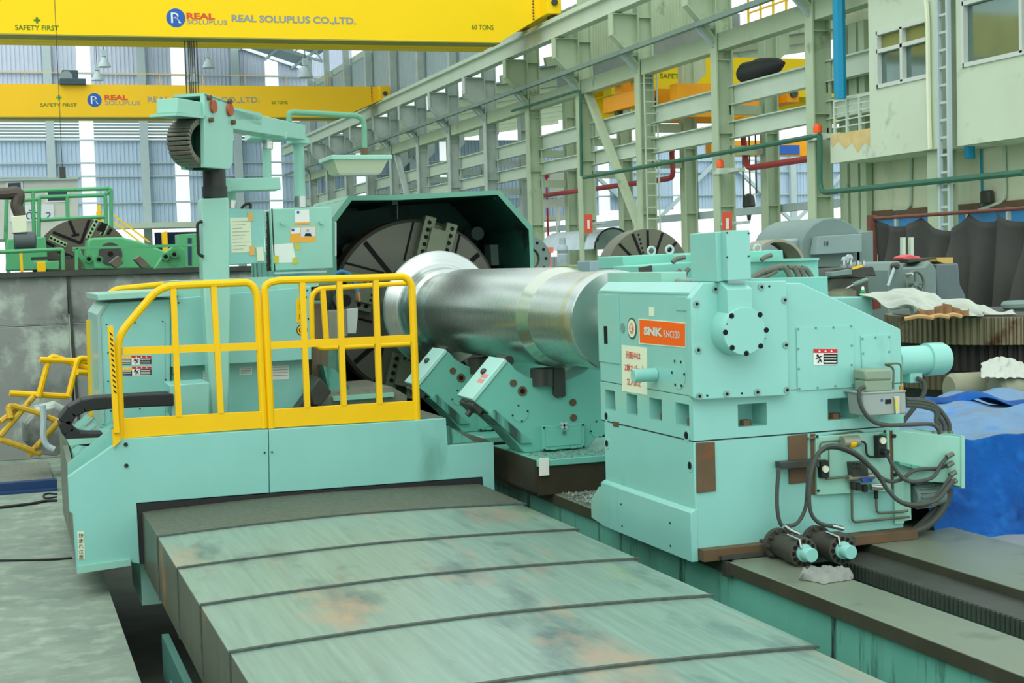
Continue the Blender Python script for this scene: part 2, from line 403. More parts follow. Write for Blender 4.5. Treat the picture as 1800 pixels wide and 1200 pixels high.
# ------------------------------------------------------------------ office block of the right wall
OX = 21.85
def oy(px, py): return at(px, py, X=OX).y
def oz(px, py): return at(px, py, X=OX).z
yb0, yb1 = oy(1650, 262), oy(1530, 275)
zb = oz(1600, 268)
W = bpy.data.objects.new('wall_right', None); COL.objects.link(W); W['kind'] = 'structure'; ORG['wall_right'] = V((0, 0, 0))
wy0, wy1, wz0, wz1 = oy(1632, 118), oy(1543, 140), oz(1600, 140), oz(1600, 43)
def yzp(X): return lambda u, v, d: V((X + d, u, v))
obj('office_front', MB().panel(yzp(OX), yb0, yb1, zb, 16, [(wy0, wy1, wz0, wz1)], .12).box(OX + .13, OX + 4, yb0, yb1, zb, 16), WALLG, W)
ybal = oy(1460, 284)
obj('balcony_wall', MB().box(OX, OX + 2.5, yb1, ybal, zb, oz(1490, 232)), WALLG, W)
obj('water_stain', MB().prism([V((OX - .005, yb1 + (ybal - yb1) * t, oz(1490, 232) - d)) for t, d in ((0, 0), (1, 0), (.95, .35), (.8, .2), (.62, .45), (.45, .3), (.3, .6), (.15, .35), (0, .5))], (.004, 0, 0)), mat('rust_stain', (204, 182, 126), .8, var=.15, vs=3), W)
y20, y21 = oy(1800, 240) - 3, oy(1683, 256)
w2y0, w2y1, w2z0, w2z1 = oy(1800, 95) - 2, oy(1694, 110), oz(1740, 105), oz(1740, 25) + 1.3
obj('office_front', MB().panel(yzp(OX), y20, y21, oz(1740, 249), 16, [(w2y0, w2y1, w2z0, w2z1)], .12).box(OX + .13, OX + 4, y20, y21, oz(1740, 249), 16), WALLG, W)
GLASS = mat('reflecting_window_glass', (112, 134, 128), .06, metal=.55, var=.25, vs=.35)
TINT = mat('olive_tinted_glass', (124, 132, 78), .15, var=.1)
FRAME = flat('aluminium_frame', (196, 206, 196), .4)
def window(n, y0, y1, z0, z1, split):
    o = thing('window_%d' % n, 'x', 'window', (OX + .1, y0, z0)); del o['label']; del o['category']; o['kind'] = 'structure'
    o.parent = None
    ym = (y0 + y1) / 2; zs = z0 + (z1 - z0) * split; X = OX + .1
    obj('pane', MB().box(X, X + .01, y0, ym, z0, zs), GLASS, o); obj('pane', MB().box(X, X + .01, ym, y1, z0, zs), GLASS, o)
    obj('pane', MB().box(X, X + .01, y0, ym, zs, z1), TINT, o); obj('pane', MB().box(X, X + .01, ym, y1, zs, z1), TINT, o)
    f = MB(); e = .05
    for a, b, c, d in ((y0, y1, z0 - e, z0 + e), (y0, y1, z1 - e, z1 + e), (y0, y1, zs - e, zs + e), (y0 - e, y0 + e, z0 - e, z1 + e), (y1 - e, y1 + e, z0 - e, z1 + e), (ym - e, ym + e, z0, z1)):
        f.box(X - .14, X - .003, a, b, c, d)
    obj('window_frame', f, FRAME, o)
window(1, wy0, wy1, wz0, wz1, .66); window(2, w2y0, w2y1, w2z0, w2z1, .62)
LX = 23.2
ylo0, ylo1 = at(1800, 330, X=LX).y - 4, at(1492, 330, X=LX).y
zs = at(1600, 374, X=LX).z
obj('lower_wall', MB().box(LX, LX + .3, ylo0, ylo1, zs, 12), WALLP, W)
obj('lower_wall', MB().box(LX, LX + .3, ylo0, ylo1, 0, zs - 1.1), WALLP, W)
BG = mat('blue_tinted_glass', (70, 140, 196), .15, var=.15, vs=.5)
k = 0; y = ylo0
while y < ylo1 - .5:
    obj('glass_pane', MB().box(LX + .1, LX + .12, y, y + 1.5, zs - 1.1, zs), BG, W); obj('mullion', MB().box(LX + .02, LX + .2, y - .05, y + .05, zs - 1.1, zs), FRAME, W); y += 1.55
obj('sill_rail', MB().box(LX - .08, LX, ylo0, ylo1, zs - .03, zs + .12), BROWN, W)
for q in ((1490, 1503), (1508, 1522), (1526, 1536)):
    ya, yc = at(q[1], 330, X=LX).y, at(q[0], 330, X=LX).y
    obj('drain_pipe', MB().box(LX - .25, LX - .05, ya, yc, 0, 8.6), SAGE, W)
def surf_pipe(pts, r=.05, m=SAGEL, X=LX - .06):
    return obj('wall_pipe', MB().tube(rounded(atX(pts, X), .2), r, 6), m, W)
surf_pipe([(1572, 368), (1600, 366), (1601, 275)]); surf_pipe([(1720, 370), (1767, 352), (1765, 250), (1722, 258)]); surf_pipe([(1724, 262), (1727, 372)], .03, BLUEP)
surf_pipe([(1628, 0), (1631, 35), (1632, 150), (1635, 262)], .06, CREAM, OX - .08)
for p in ((1508, 365), (1737, 346)):
    c = at(*p, X=LX - .1); tag(obj('junction_box', MB().box(c.x - .12, c.x + .05, c.y - .18, c.y + .18, c.z - .16, c.z + .16), DSTEEL, bevel=.04), 'dark box on the plaster wall, %s of the two' % ('left' if p[0] < 1600 else 'right'), 'wall box')
# balcony guard
g = thing('balcony_rail', 'pale grey balcony railing above the rust-stained parapet', 'railing', V((OX, yb1, oz(1490, 232))))
zt = oz(1490, 172); zl = oz(1490, 232)
for k in range(4):
    yy = yb1 + (ybal - yb1 - .1) * k / 3; obj('post', MB().bar((OX + .1, yy, zl), (OX + .1, yy, zt), .07), SAGEL, g)
for k in range(5):
    z = zl + (zt - zl) * (k + 1) / 5; obj('rail', MB().bar((OX + .1, yb1, z), (OX + .1, ybal - .1, z), .06 if k == 4 else .035), SAGEL, g)
# ladder up the column between the office blocks
ly = CYS[0]; t = thing('cable_ladder', 'tall grey ladder rack running up the column between the two office fronts', 'ladder', V((XA - .2, ly + .05, 0)))
ya, yc = at(1668, 200, X=XA - .3).y, at(1651, 200, X=XA - .3).y
for yy in (ya, yc): obj('stile', MB().box(XA - .34, XA - .24, yy - .04, yy + .04, 2, 15), BLGR, t)
r0 = None
for k in range(30):
    if r0 is None: r0 = obj('rung', MB().box(XA - .31, XA - .27, ya, yc, 2.3, 2.36), BLGR, t)
    else: dup1(r0, (0, 0, .42 * k))
# ladder on the fourth column
t = thing('access_ladder', 'white caged access ladder on the sage column left of the beacon', 'ladder', V((XA, CYS[3], 2)))
for xx in (XA + .12, XA + .62): obj('stile', MB().box(xx - .02, xx + .02, CYS[3] - .2, CYS[3] - .15, 2, 9), SAGEL, t)
r0 = None
for k in range(16):
    if r0 is None: r0 = obj('rung', MB().box(XA + .12, XA + .62, CYS[3] - .2, CYS[3] - .16, 2.3, 2.34), SAGEL, t)
    else: dup1(r0, (0, 0, .42 * k))
# ------------------------------------------------------------------ pipes along the columns
def pipe(name, label, pts, r, m, cat='pipe'):
    return tag(obj(name, MB().tube(rounded(pts, .35), r, 8), m), label, cat)
pipe('air_pipe', 'long dark green pipe crossing the columns from the ladder column to the office corner', [at(1026, 312, X=21.7), at(1441, 238, X=21.7)], .075, GRNPIPE)
pipe('air_pipe', 'dark green pipe running in front of the office lower wall', [at(1441, 238, X=21.6), at(1441, 339, X=21.6), at(1800, 303, X=21.6)], .075, GRNPIPE)
pipe('fire_pipe', 'red fire pipe stepping up at the ladder column', [at(945, 345, X=23.2), at(1168, 315, X=23.2), at(1184, 312, X=23.2), at(1180, 258, X=23.2), at(1265, 238, X=23.2)], .1, REDP)
pipe('fire_pipe', 'red fire pipe with a drop right of the beacon column', [at(1306, 235, X=23.2), at(1312, 296, X=23.2), at(1440, 276, X=23.2)], .1, REDP)
pipe('conduit_pipe', 'thin green conduit dropping beside the column above the chuck hood', [at(900, 195, X=21.8), at(1020, 158, X=21.8), at(1022, 310, X=21.8)], .06, GRNPIPE)
pipe('water_pipe', 'thick bright blue pipe hanging beside the office block', [at(1474, -20, X=21.6), at(1477, 174, X=21.6)], .17, BLUEP)
pipe('water_pipe', 'short blue pipe stub under the right office block', [at(1704, 252, X=22.4), at(1705, 279, X=22.4)], .13, BLUEP)
for (px, py), lb in (((1266, 288), 'orange beacon lamp on the column right of the ladder'), ((1437, 226), 'red beacon lamp on the column by the office corner')):
    c = at(px, py, X=21.75); t = thing('beacon_lamp', lb, 'lamp', c)
    obj('dome', MB().lathe(c - V((0, 0, .12)), (0, 0, 1), [(0, .12), (.16, .12), (.24, .08), (.27, .02)], 14), flat('beacon_' + str(px), (240, 90, 30)), t)
    obj('base', MB().box(c.x - .1, c.x + .5, c.y - .1, c.y + .1, c.z - .32, c.z - .13).box(c.x + .2, c.x + .45, c.y - .8, c.y + .9, c.z - .28, c.z - .18), SAGEL, t)
for px, py, lb in ((1034, 393, 'red fire extinguisher sign on the column left of the ladder'), (1278, 392, 'red fire extinguisher sign on the column above the tailstock')):
    c = at(px, py, X=21.75); t = thing('fire_sign', lb, 'sign', c)
    obj('board', MB().box(c.x - .17, c.x + .17, c.y - .02, c.y, c.z - .36, c.z + .36), flat('sign_red', (225, 90, 70)), t)
    obj('bracket', MB().box(c.x - .1, c.x + .5, c.y, c.y + .04, c.z - .05, c.z + .05).box(c.x + .25, c.x + .5, c.y - .6, c.y + .9, c.z - .04, c.z + .04), BLGR, t); obj('symbol', MB().box(c.x - .05, c.x + .05, c.y - .03, c.y - .021, c.z - .2, c.z + .15), WHITE, t); 
c = at(1218, 424, Y=60); t = thing('exit_sign', 'green emergency exit sign beyond the grey faceplate', 'sign', c)
obj('board', MB().box(c.x - .45, c.x + .45, c.y, c.y + .05, c.z - .4, c.z + .4), flat('sign_green', (10, 130, 96)), t); obj('post', MB().box(c.x - .04, c.x + .04, c.y + .06, c.y + .12, 0, c.z + .3), BLGR, t)
text('lettering', 'ทางออก', (c.x - .35, c.y - .01, c.z - .15), (.7, 0, 0), (0, 0, .3), WHITE, t)
# ================================================================== CRANES
def emblem(c, r, parent, n=-1, tilt=None):
    """blue disc with a white letter R drawn in double line, on a plane Y = const"""
    obj('emblem_disc', MB().cyl((c.x, c.y, c.z), (c.x, c.y + .01 * n, c.z), r, n=32), BLUEI, parent)
    text('emblem_letter', 'R', (c.x - r * .5, c.y - .015, c.z - r * .55), (r * 1.05, 0, 0), (0, 0, r * 1.1), WHITE, parent, shear=0)
    text('emblem_letter', 'R', (c.x - r * .3, c.y - .02, c.z - r * .4), (r * .62, 0, 0), (0, 0, r * .75), BLUEI, parent)
def crane_text(t, s, x0, y0, x1, y1, Y, m, bold=.012):   # pixel box of the lettering on the girder face
    a, b, c = at(x0, y1, Y=Y), at(x1, y1, Y=Y), at(x0, y0, Y=Y)
    text('lettering', s, (a.x, Y, a.z), (b.x - a.x, 0, 0), (0, 0, c.z - a.z), m, t, lift=.01, bold=bold)
def crane(label, Y, zbot, ztop, xr, taper, wid, m, xl=-4):
    skew = math.radians(2.6)
    t = thing('bridge_crane', label, 'crane', (xl, Y, zbot))
    xt = xr - taper
    obj('girder', MB().prism([(xl, Y, zbot), (xt, Y, zbot), (xr - .4, Y, zbot + (ztop - zbot) * .52), (xr - .4, Y, ztop), (xl, Y, ztop)], (0, .9, 0)), m, t)
    obj('girder', MB().prism([(xl, Y + wid - .9, zbot), (xt, Y + wid - .9, zbot), (xr - .4, Y + wid - .9, zbot + (ztop - zbot) * .52), (xr - .4, Y + wid - .9, ztop), (xl, Y + wid - .9, ztop)], (0, .9, 0)), m, t)
    obj('soffit_plate', MB().box(xl, xt - .05, Y + .9, Y + wid - .9, zbot + .02, zbot + .06), m, t)
    obj('flange', MB().box(xl, xt, Y - .04, Y + .94, zbot - .05, zbot), mat('olive_flange', (150, 146, 60), .6) if 'olive_flange' not in bpy.data.materials else bpy.data.materials['olive_flange'], t)
    e = obj('end_carriage', MB().box(xr - .45, xr + .15, Y - .9, Y + wid + .9, zbot + (ztop - zbot) * .5, zbot + (ztop - zbot) * .98), m, t, bevel=.03)
    h = zbot + (ztop - zbot) * .72
    obj('buffer', MB().cyl((xr - .15, Y - .9, h), (xr - .15, Y - 1.0, h), .13), DSTEEL, t)
    for i in range(8):
        obj('bolt', MB().cyl((xr - .75, Y, zbot + .95 + i * .12), (xr - .75, Y - .05, zbot + .95 + i * .12), .035, n=6), DSTEEL, t)
    for yy in (Y - .4, Y + wid + .2):
        obj('wheel', MB().cyl((xr - .2, yy, zbot + .95), (xr, yy, zbot + .95), .3, n=20), DSTEEL, t)
    t.rotation_euler = (0, 0, -skew); t.location = (xr - (xr - xl) * math.cos(skew), Y + (xr - xl) * math.sin(skew), zbot)
    return t
c1Y = 54.8; z1 = at(460, 63, Y=c1Y).z
t = crane('yellow 60 ton overhead crane nearest the camera, top left', c1Y, z1, z1 + 2.05, 21.55, 2.2, 2.7, CRY)
crane_text(t, 'SAFETY FIRST', 26, 36, 104, 45, c1Y, GRNP)
c = at(65, 28, Y=c1Y); obj('green_cross', MB().box(c.x - .11, c.x + .11, c1Y - .012, c1Y, c.z - .035, c.z + .035).box(c.x - .035, c.x + .035, c1Y - .014, c1Y, c.z - .11, c.z + .11), GRNP, t)
emblem(at(312, 26, Y=c1Y), .35, t)
crane_text(t, 'REAL', 331, 17, 381, 28, c1Y, flat('brick_red_print', (214, 84, 50)), .04)
crane_text(t, 'SOLUPLUS', 332, 29, 403, 37, c1Y, GREYI)
crane_text(t, 'REAL SOLUPLUS CO.,LTD.', 411, 21, 629, 36, c1Y, GREYI, .03)
crane_text(t, '60 TONS', 831, 42, 869, 51, c1Y, GRNP)
rp = thing('hoist_rope', 'bundle of hoist ropes hanging from the 60 ton crane', 'rope', at(335, 100, Y=c1Y + 1.3))
for px in (324, 330, 333, 336, 340, 345):
    a, b = at(px, 60, Y=c1Y + 1.3), at(px + 8, 300, Y=c1Y + 1.3)
    obj('rope', MB().cyl(V((a.x, a.y, z1 + .5)), (a.x, a.y, b.z), .022, n=6), DSTEEL, rp)
c2Y = at(664, 170, X=21.2).y; z2 = at(350, 204, Y=c2Y).z
z2t = at(350, 148, Y=c2Y).z
t = crane('golden yellow 50 ton overhead crane, second from the camera', c2Y, z2, z2t, 21.6, 2.6, 2.2, CRY2)
crane_text(t, 'SAFETY FIRST', 71, 178, 136, 184, c2Y, GRNP)
c = at(104, 168, Y=c2Y); obj('green_cross', MB().box(c.x - .14, c.x + .14, c2Y - .012, c2Y, c.z - .045, c.z + .045).box(c.x - .045, c.x + .045, c2Y - .014, c2Y, c.z - .14, c.z + .14), flat('cross_green', (30, 150, 80)), t)
emblem(at(167, 173, Y=c2Y), .38, t)
crane_text(t, 'REAL', 185, 164, 226, 173, c2Y, flat('brick_red_print2', (214, 84, 50)), .04)
crane_text(t, 'SOLUPLUS', 186, 174, 248, 182, c2Y, GREYI)
crane_text(t, 'REAL SOLUPLUS CO.,LTD.', 261, 167, 458, 179, c2Y, GREYI)
crane_text(t, '50 TONS', 479, 176, 507, 182, c2Y, GRNP)
t['label'] = 'golden yellow 50 ton overhead crane, second from the camera'
tr = thing('hoist_trolley', 'dark grey hoist trolley on top of the 50 ton crane', 'hoist', at(128, 148, Y=c2Y + 1))
p = at(110, 147, Y=c2Y + .6); q = at(137, 123, Y=c2Y + .6)
HG = mat('dark_hoist_grey', (64, 84, 92), .6)
obj('motor_box', MB().box(p.x, q.x, p.y, p.y + 1.1, p.z, q.z), HG, tr, bevel=.04)
obj('fan_ring', MB().cyl(((p.x + q.x) / 2 - .2, p.y - .03, (p.z + q.z) / 2), ((p.x + q.x) / 2 - .2, p.y, (p.z + q.z) / 2), .32), GREYI, tr)
p2 = at(151, 147, Y=c2Y + .6); obj('trolley_frame', MB().box(p.x - .15, p2.x, p.y - .1, p.y + 1.2, p.z - .05, p.z + .28), HG, tr, bevel=.03)
rail = thing('crane_handrail', 'thin yellow handrail along the top of the 50 ton crane', 'railing', (0, c2Y + 1.6, z2t))
obj('rail', MB().bar((-4, c2Y + 1.6, z2t + .75), (20, c2Y + 1.6, z2t + .75), .025), CRY2, rail)
for k in range(10): obj('post', MB().bar((-3 + k * 2.4, c2Y + 1.6, z2t), (-3 + k * 2.4, c2Y + 1.6, z2t + .75), .025), CRY2, rail)
for px, py, Y, lb in ((183, 108, 95, 'white bell lamp left of the hoist ropes, the higher one'), (171, 132, 100, 'grey bell lamp just right of the hoist trolley'), (366, 110, 95, 'white bell lamp right of the hoist ropes'), (537, 125, 78, 'white bell lamp under the roof truss'), (341, 136, 98, 'dark bell lamp beside the hoist ropes')):
    c = at(px, py, Y=Y); l = thing('high_bay_lamp', lb, 'lamp', c)
    obj('shade', MB().lathe(c, (0, 0, 1), [(-.35, .42), (-.33, .42), (.1, .2), (.3, .1)], 14), BLGR, l)
    obj('ballast', MB().box(c.x - .14, c.x + .14, c.y - .14, c.y + .14, c.z + .32, c.z + .7), BLGR, l)
    obj('stem', MB().cyl(c + V((0, 0, .7)), V((c.x, c.y, 21.0 if c.x > 14 else 22.5)), .02, n=5), DSTEEL, l)
# cranes of the neighbouring bay
c3Y = 56.5; a = at(1300, 205, Y=c3Y); b = at(1300, 101, Y=c3Y)
t = thing('bridge_crane', 'yellow overhead crane of the neighbouring bay, behind the columns on the right', 'crane', (25, c3Y, a.z))
obj('girder', MB().box(24.9, 52, c3Y, c3Y + .9, a.z + .9, b.z), CRY, t); obj('girder', MB().box(24.9, 52, c3Y + 2, c3Y + 2.9, a.z, b.z - .6), CRY, t)
obj('soffit_plate', MB().box(24.9, 52, c3Y + .9, c3Y + 2, a.z + .9, a.z + .95), CRY, t)
crane_text(t, 'SAFETY FIRST', 1160, 129, 1234, 138, c3Y, GRNP); emblem(at(1275, 125, Y=c3Y), .4, t)
Yc = 46.3
t = thing('bridge_crane', 'small orange travelling crane riding the lower runway beam behind the columns', 'crane', (22.9, Yc, 7.65))
ex = 22.75
obj('end_carriage', MB().box(ex - .2, ex + .2, at(1135, 190, X=ex - .2).y, at(1060, 190, X=ex - .2).y, 7.85, 8.45), ORA, t, bevel=.02)
for k in (0, 1): obj('wheel', MB().cyl((ex - .1, 48 + k * 3, 7.85), (ex + .1, 48 + k * 3, 7.85), .2), DSTEEL, t)
obj('motor_bracket', MB().box(ex - .2, ex + .5, 48.9, 49.4, 8.45, 9.3), ORA, t)
obj('motor_bracket', MB().prism([(ex - .2, 50.2, 8.45), (ex - .2, 50.9, 8.45), (ex - .2, 50.7, 9.2), (ex - .2, 50.4, 9.2)], (.6, 0, 0)), ORA, t)
gx = at(1400, 170, Y=Yc).x; gz0, gz1 = at(1200, 205, Y=Yc).z, at(1200, 146, Y=Yc).z
obj('girder', MB().box(ex + .2, gx - .9, Yc, Yc + .6, gz0, gz1), ORA, t); obj('girder', MB().box(ex + .2, gx - .9, Yc + 1.6, Yc + 2.2, gz0, gz1), ORA, t)
p = at(1384, 180, Y=Yc - .5); q = at(1405, 150, Y=Yc - .5)
obj('end_carriage', MB().box(p.x, q.x, Yc - .5, Yc + 2.8, p.z, q.z), ORA, t, bevel=.03)
obj('buffer', MB().cyl(((p.x + q.x) / 2, Yc - .5, (p.z + q.z) / 2), ((p.x + q.x) / 2, Yc - .6, (p.z + q.z) / 2), .14), DSTEEL, t)
obj('maintenance_deck', MB().box(ex + 2.4, gx - 1.5, Yc - .8, Yc + .2, gz0 - .15, gz0 - .02), ORA, t)
t = thing('bridge_crane', 'distant yellow crane seen low between the beacon column and the office', 'crane', at(1380, 262, Y=88))
p, q = at(1250, 274, Y=88), at(1460, 255, Y=88)
obj('girder', MB().box(p.x, q.x, 88, 88.8, p.z, q.z + .3), ORA, t); r = at(1385, 264, Y=88); obj('name_board', MB().box(r.x - .9, r.x + .9, 87.94, 88, r.z - .3, r.z + .35), BLUEI, t)
c = at(1328, 118, X=22.65); hr = thing('hoist_rope', 'hoist ropes and chain hanging from the small orange crane', 'rope', at(1330, 200, Y=Yc + 1))
for px, y1_ in ((1304, 360), (1316, 345), (1327, 340), (1340, 380), (1345, 380)): a = at(px, 200, Y=Yc + 1); obj('rope', MB().cyl((a.x, a.y, gz0 + .3), (a.x, a.y, at(px + 4, y1_, Y=Yc + 1).z), .03, n=6), DSTEEL, hr)
a = at(1316, 345, Y=Yc + 1); obj('hook_block', MB().lathe((a.x, a.y, a.z), (0, 0, -1), [(-.1, .05), (0, .22), (.35, .25), (.6, .1), (.9, .06)], 12), DSTEEL, hr)
cr = thing('pull_chain', 'green pull chains hanging behind the ladder column', 'chain', at(1217, 210, Y=58))
for px in (1214, 1221): a, b = at(px, 150, Y=58), at(px + 6, 378, Y=58); obj('chain', MB().cyl((a.x, 58, a.z), (a.x, 58, b.z), .06, n=6), GRNPIPE, cr)
tb = thing('motor_bundle', 'black tarpaulin-wrapped motor lying on the lower runway beam', 'motor', c)
obj('body', MB().lathe((22.75, 41.2, 7.95), (0, -1, .0), [(0, .05), (.05, .26), (.3, .36), (.8, .33), (1.2, .36), (1.7, .3), (2.2, .22), (2.6, .05)], 16), DARK, tb)
wk = thing('service_walkway', 'yellow railed service walkway high on the second column row', 'walkway', (24.6, 36, 10))
p0, p1 = at(1325, 50, X=24.6), at(1440, 18, X=24.6)
obj('deck', MB().box(24.4, 25.2, p1.y, p0.y, p0.z - .1, p0.z), SAGEL, wk)
obj('rail', MB().bar((24.4, p0.y, p0.z + 1), (24.4, p1.y, p0.z + 1), .06).bar((24.4, p0.y, p0.z + .5), (24.4, p1.y, p0.z + .5), .05), CRY2, wk)
for k in range(6):
    yy = p1.y + (p0.y - p1.y) * k / 5; obj('post', MB().bar((24.4, yy, p0.z), (24.4, yy, p0.z + 1), .06), CRY2, wk)
# ================================================================== THE BIG LATHE
AX, AZ = 3.728, 1.711                                # spindle axis
YC, YT = 9.688, 6.80
BEDTOP = mat('ground_bed_way', (124, 136, 118), .35, metal=.25, var=.12, vs=3, dirt=[((84, 94, 78), .5, 1.5), ((150, 120, 84), .12, 2)], stretch=(1, .2, 1))
BEDEDGE = mat('oily_bed_edge', (72, 74, 60), .45, metal=.2, var=.2, vs=3, dirt=(100, 76, 50), damt=.35, ds=3)
BEDSIDE = mat('stained_bed_side', (104, 178, 158), .45, var=.1, vs=2, dirt=[((40, 52, 46), .5, 9), ((84, 140, 124), .5, 2)], dstretch=(1, 1, .12))
bed = thing('lathe_bed', 'long teal lathe bed with two flat ground ways and a toothed rack, lower right', 'lathe bed', (BEDX, 3, .5))
obj('bed_body', MB().box(BEDX + .02, 3.9, 3, 16, -.62, .43).box(4.44, 5.1, 3, 16, -.62, .43).box(3.9, 4.44, 3, 16, -.62, .26), BEDSIDE, bed)
for k in range(2):
    y = (4.62, 3.7)[k]; obj('side_pocket', MB().prism([(BEDX + .015, y, .05), (BEDX + .015, y, .25), (BEDX + .015, y + .28, .25), (BEDX + .015, y + .33, .2), (BEDX + .015, y + .33, .05)], (.002, 0, 0)), TEALD, bed)
obj('way', MB().box(3.55, 3.886, 3, 16, .43, .5), BEDTOP, bed, bevel=.004); obj('way_edge', MB().box(3.545, 3.549, 3, 16, .432, .496), BEDEDGE, bed)
obj('way', MB().box(4.46, 5.14, 3, 16, .43, .5), BEDTOP, bed, bevel=.004); obj('way_edge', MB().box(4.452, 4.459, 3, 16, .40, .496), BEDEDGE, bed)
RX = 4.2; zr = at(1650, 1042, X=RX).z
obj('rack_body', MB().box(RX + .012, 4.45, 3, 16, .26, zr), DSTEEL, bed)
rk = MB(); y = 3.6
while y < 6.6:
    rk.prism([(RX, y, zr - .075), (RX, y + .017, zr - .075), (RX + .012, y + .021, zr - .075), (RX + .012, y - .004, zr - .075)], (0, 0, .073)); y += .034
obj('rack_teeth', rk, DSTEEL, bed, kind='stuff')
SWARF = mat('steel_swarf', (176, 190, 180), .35, metal=.6, var=.5, vs=60)
def swarf(name, label, n, fx, zfun, sz=.012, rnd=1):
    r = random.Random(rnd); mb = MB()
    for _ in range(n):
        x, y = fx(r); z = zfun(x, y); a = r.random() * PI; s_ = sz * (.5 + r.random())
        d = V((math.cos(a), math.sin(a), r.uniform(-.2, .5))) * s_; e = V((-math.sin(a), math.cos(a), r.uniform(0, .4))) * s_ * .4
        c = V((x, y, z + .004)); mb.face(c - d, c + e, c + d, c - e + V((0, 0, s_ * .3)))
    o = obj(name, mb, SWARF, recalc=False); o['kind'] = 'stuff'; o['label'] = label; o['category'] = 'swarf'; return o
swarf('swarf', 'silvery steel chips lying on the bed way between the tailstock and the steady rest', 1500, lambda r: (r.uniform(3.56, 3.92), 8.02 + 1.1 * r.random() ** 1.4), lambda x, y: .5 + .03 * max(0, math.sin((y - 8) * 2.2)) * random.random(), .014)
# ---- telescopic cover
COVM = mat('brushed_cover_steel', (138, 165, 151), .34, metal=.35, var=.17, vs=4, stretch=(9, .35, 1), dirt=[((96, 118, 114), .62, 2.2), ((178, 158, 134), .52, 1.9), ((156, 168, 118), .25, 1.2)], dstretch=(1.3, .5, 1), soft=.16)
COVS = mat('cover_side_steel', (84, 88, 72), .4, metal=.3, var=.2, vs=3, dirt=(150, 108, 62), damt=.62, ds=1.4, stretch=(1, 3, .3))
TREAD = mat('oily_tread_steel', (92, 98, 84), .5, metal=.25, var=.3, vs=30, bump=.3, bs=60)
LIPM = mat('worn_wiper_lip', (74, 86, 78), .6, var=.3, vs=30)
cov = thing('telescopic_way_cover', 'brushed steel telescopic cover of stepped overlapping sheets, bottom centre', 'machine cover', (1.95, 8, .15))
ys = [YC + .01, 8.74, 7.76, 6.86, 5.96, 5.0, 4.0]
for i in range(6):
    d = .011 * i; xl, xr = .815 + .004 * i, 3.165 - .03 * i; zt = .535 - .004 * i; y0, y1 = ys[i + 1], ys[i] + .05
    prof = [(xl, .15), (xl, zt)] + [(xl + (xr - xl) * k / 12, zt + .032 * (1 - abs(k / 6 - 1) ** 1.7)) for k in range(1, 12)] + [(xr, zt), (xr, .15)]
    s_ = obj('cover_sheet', MB().prism([(x, y0, z) for x, z in prof], (0, y1 - y0, 0)), COVM if i else TREAD, cov, smooth=20, label='dark patterned sheet nearest the carriage' if i == 0 else None)
    obj('side_skin', MB().box(xl - .002, xl, y0 + .012, y1 - .06, .155, zt - .006), COVS, s_)
    lip = MB(); n = len(prof)
    for a, b in zip(prof[1:-1], prof[2:-1]):
        lip.bar((a[0], y0 - .012, a[1] + .001), (b[0], y0 - .012, b[1] + .001), .022, .012, up=(0, 0, 1))
    lip.box(xl - .004, xl + .012, y0 - .02, y0 + .008, .15, zt)
    obj('wiper_lip', lip, LIPM, s_)
GRT = mat('dark_teal_rail', (72, 120, 108), .5, var=.15)
gd = thing('cover_guide_rail', 'teal slotted guide rail with brackets beside the telescopic cover in the pit', 'guide rail', (.8, 8, 0))
obj('rail', MB().box(.775, .815, 4, 8.3, -.2, .05), GRT, gd)
b0 = None
for k in range(4):
    y = 7.75 - k * .75
    br = obj('bracket', MB().prism([(.71, y, -.28), (.71, y, -.2), (.775, y, -.1), (.775, y, -.28)], (0, .12, 0)), GRT, gd)
    for q in (.02, .08): obj('bolt', MB().cyl((.70, y + q + .01, -.24), (.73, y + q + .01, -.24), .012, n=6), DARK, br)
# ---- carriage
car = thing('lathe_carriage', 'teal carriage apron spanning the telescopic cover, below the yellow guard rails', 'lathe carriage', (1.8, YC, .2))
outL = [(198, 783), (119, 838), (122, 899), (128, 903), (135, 1008), (230, 994), (229, 988), (246, 991), (240, 884), (473, 866), (472, 755), (214, 771)]
outR = [(474, 866), (848, 838), (850, 862), (870, 866), (868, 777), (787, 783), (784, 735), (738, 738), (473, 755)]
obj('front_panel', MB().prism(atY(outL, YC), (0, .06, 0)), TEAL, car, bevel=.004, label='left apron panel with a sloping corner'); obj('front_panel', MB().prism(atY(outR, YC), (0, .06, 0)), TEAL, car, bevel=.004, label='right apron panel with a step')
obj('rubber_seal', MB().prism(atY([(241, 885), (848, 839), (849, 852), (252, 899), (257, 990), (247, 991)], YC), (0, .04, 0)), DARK, car)
obj('carriage_body', MB().prism([(.45, YC + .06, .17), (.72, YC + .06, .17), (.72, YC + .06, .58), (3.2, YC + .06, .60), (3.2, YC + .06, .8), (2.9, YC + .06, 1.0), (.74, YC + .06, 1.0), (.45, YC + .06, .8)], (0, 2.9, 0)), TEALD, car)
obj('side_plate', MB().prism([(.40, YC + .07, .17), (.40, YC + .07, .62), (.40, YC + 1.9, .80), (.40, YC + 1.9, .95), (.40, YC + 2.6, .95), (.40, YC + 2.6, .17)], (.04, 0, 0)), mat('scuffed_side_plate', (112, 124, 108), .6, var=.2, vs=4, dirt=(90, 70, 56), damt=.4, ds=3), car)
obj('deck_plate', MB().prism([(.74, YC + .06, 1.005), (2.93, YC + .06, 1.005), (2.93, YC + 1.3, 1.005), (.74, YC + 1.3, 1.005)], (0, 0, .02)), TREAD, car)
obj('step_plate', MB().box(2.95, 3.27, YC + .05, YC + 1.4, .815, .832), TREAD, car)
obj('corner_flap', MB().prism(atY([(198, 783), (119, 838), (119, 815), (190, 756), (198, 756)], YC + .3), (0, .03, 0)), TEAL, car)
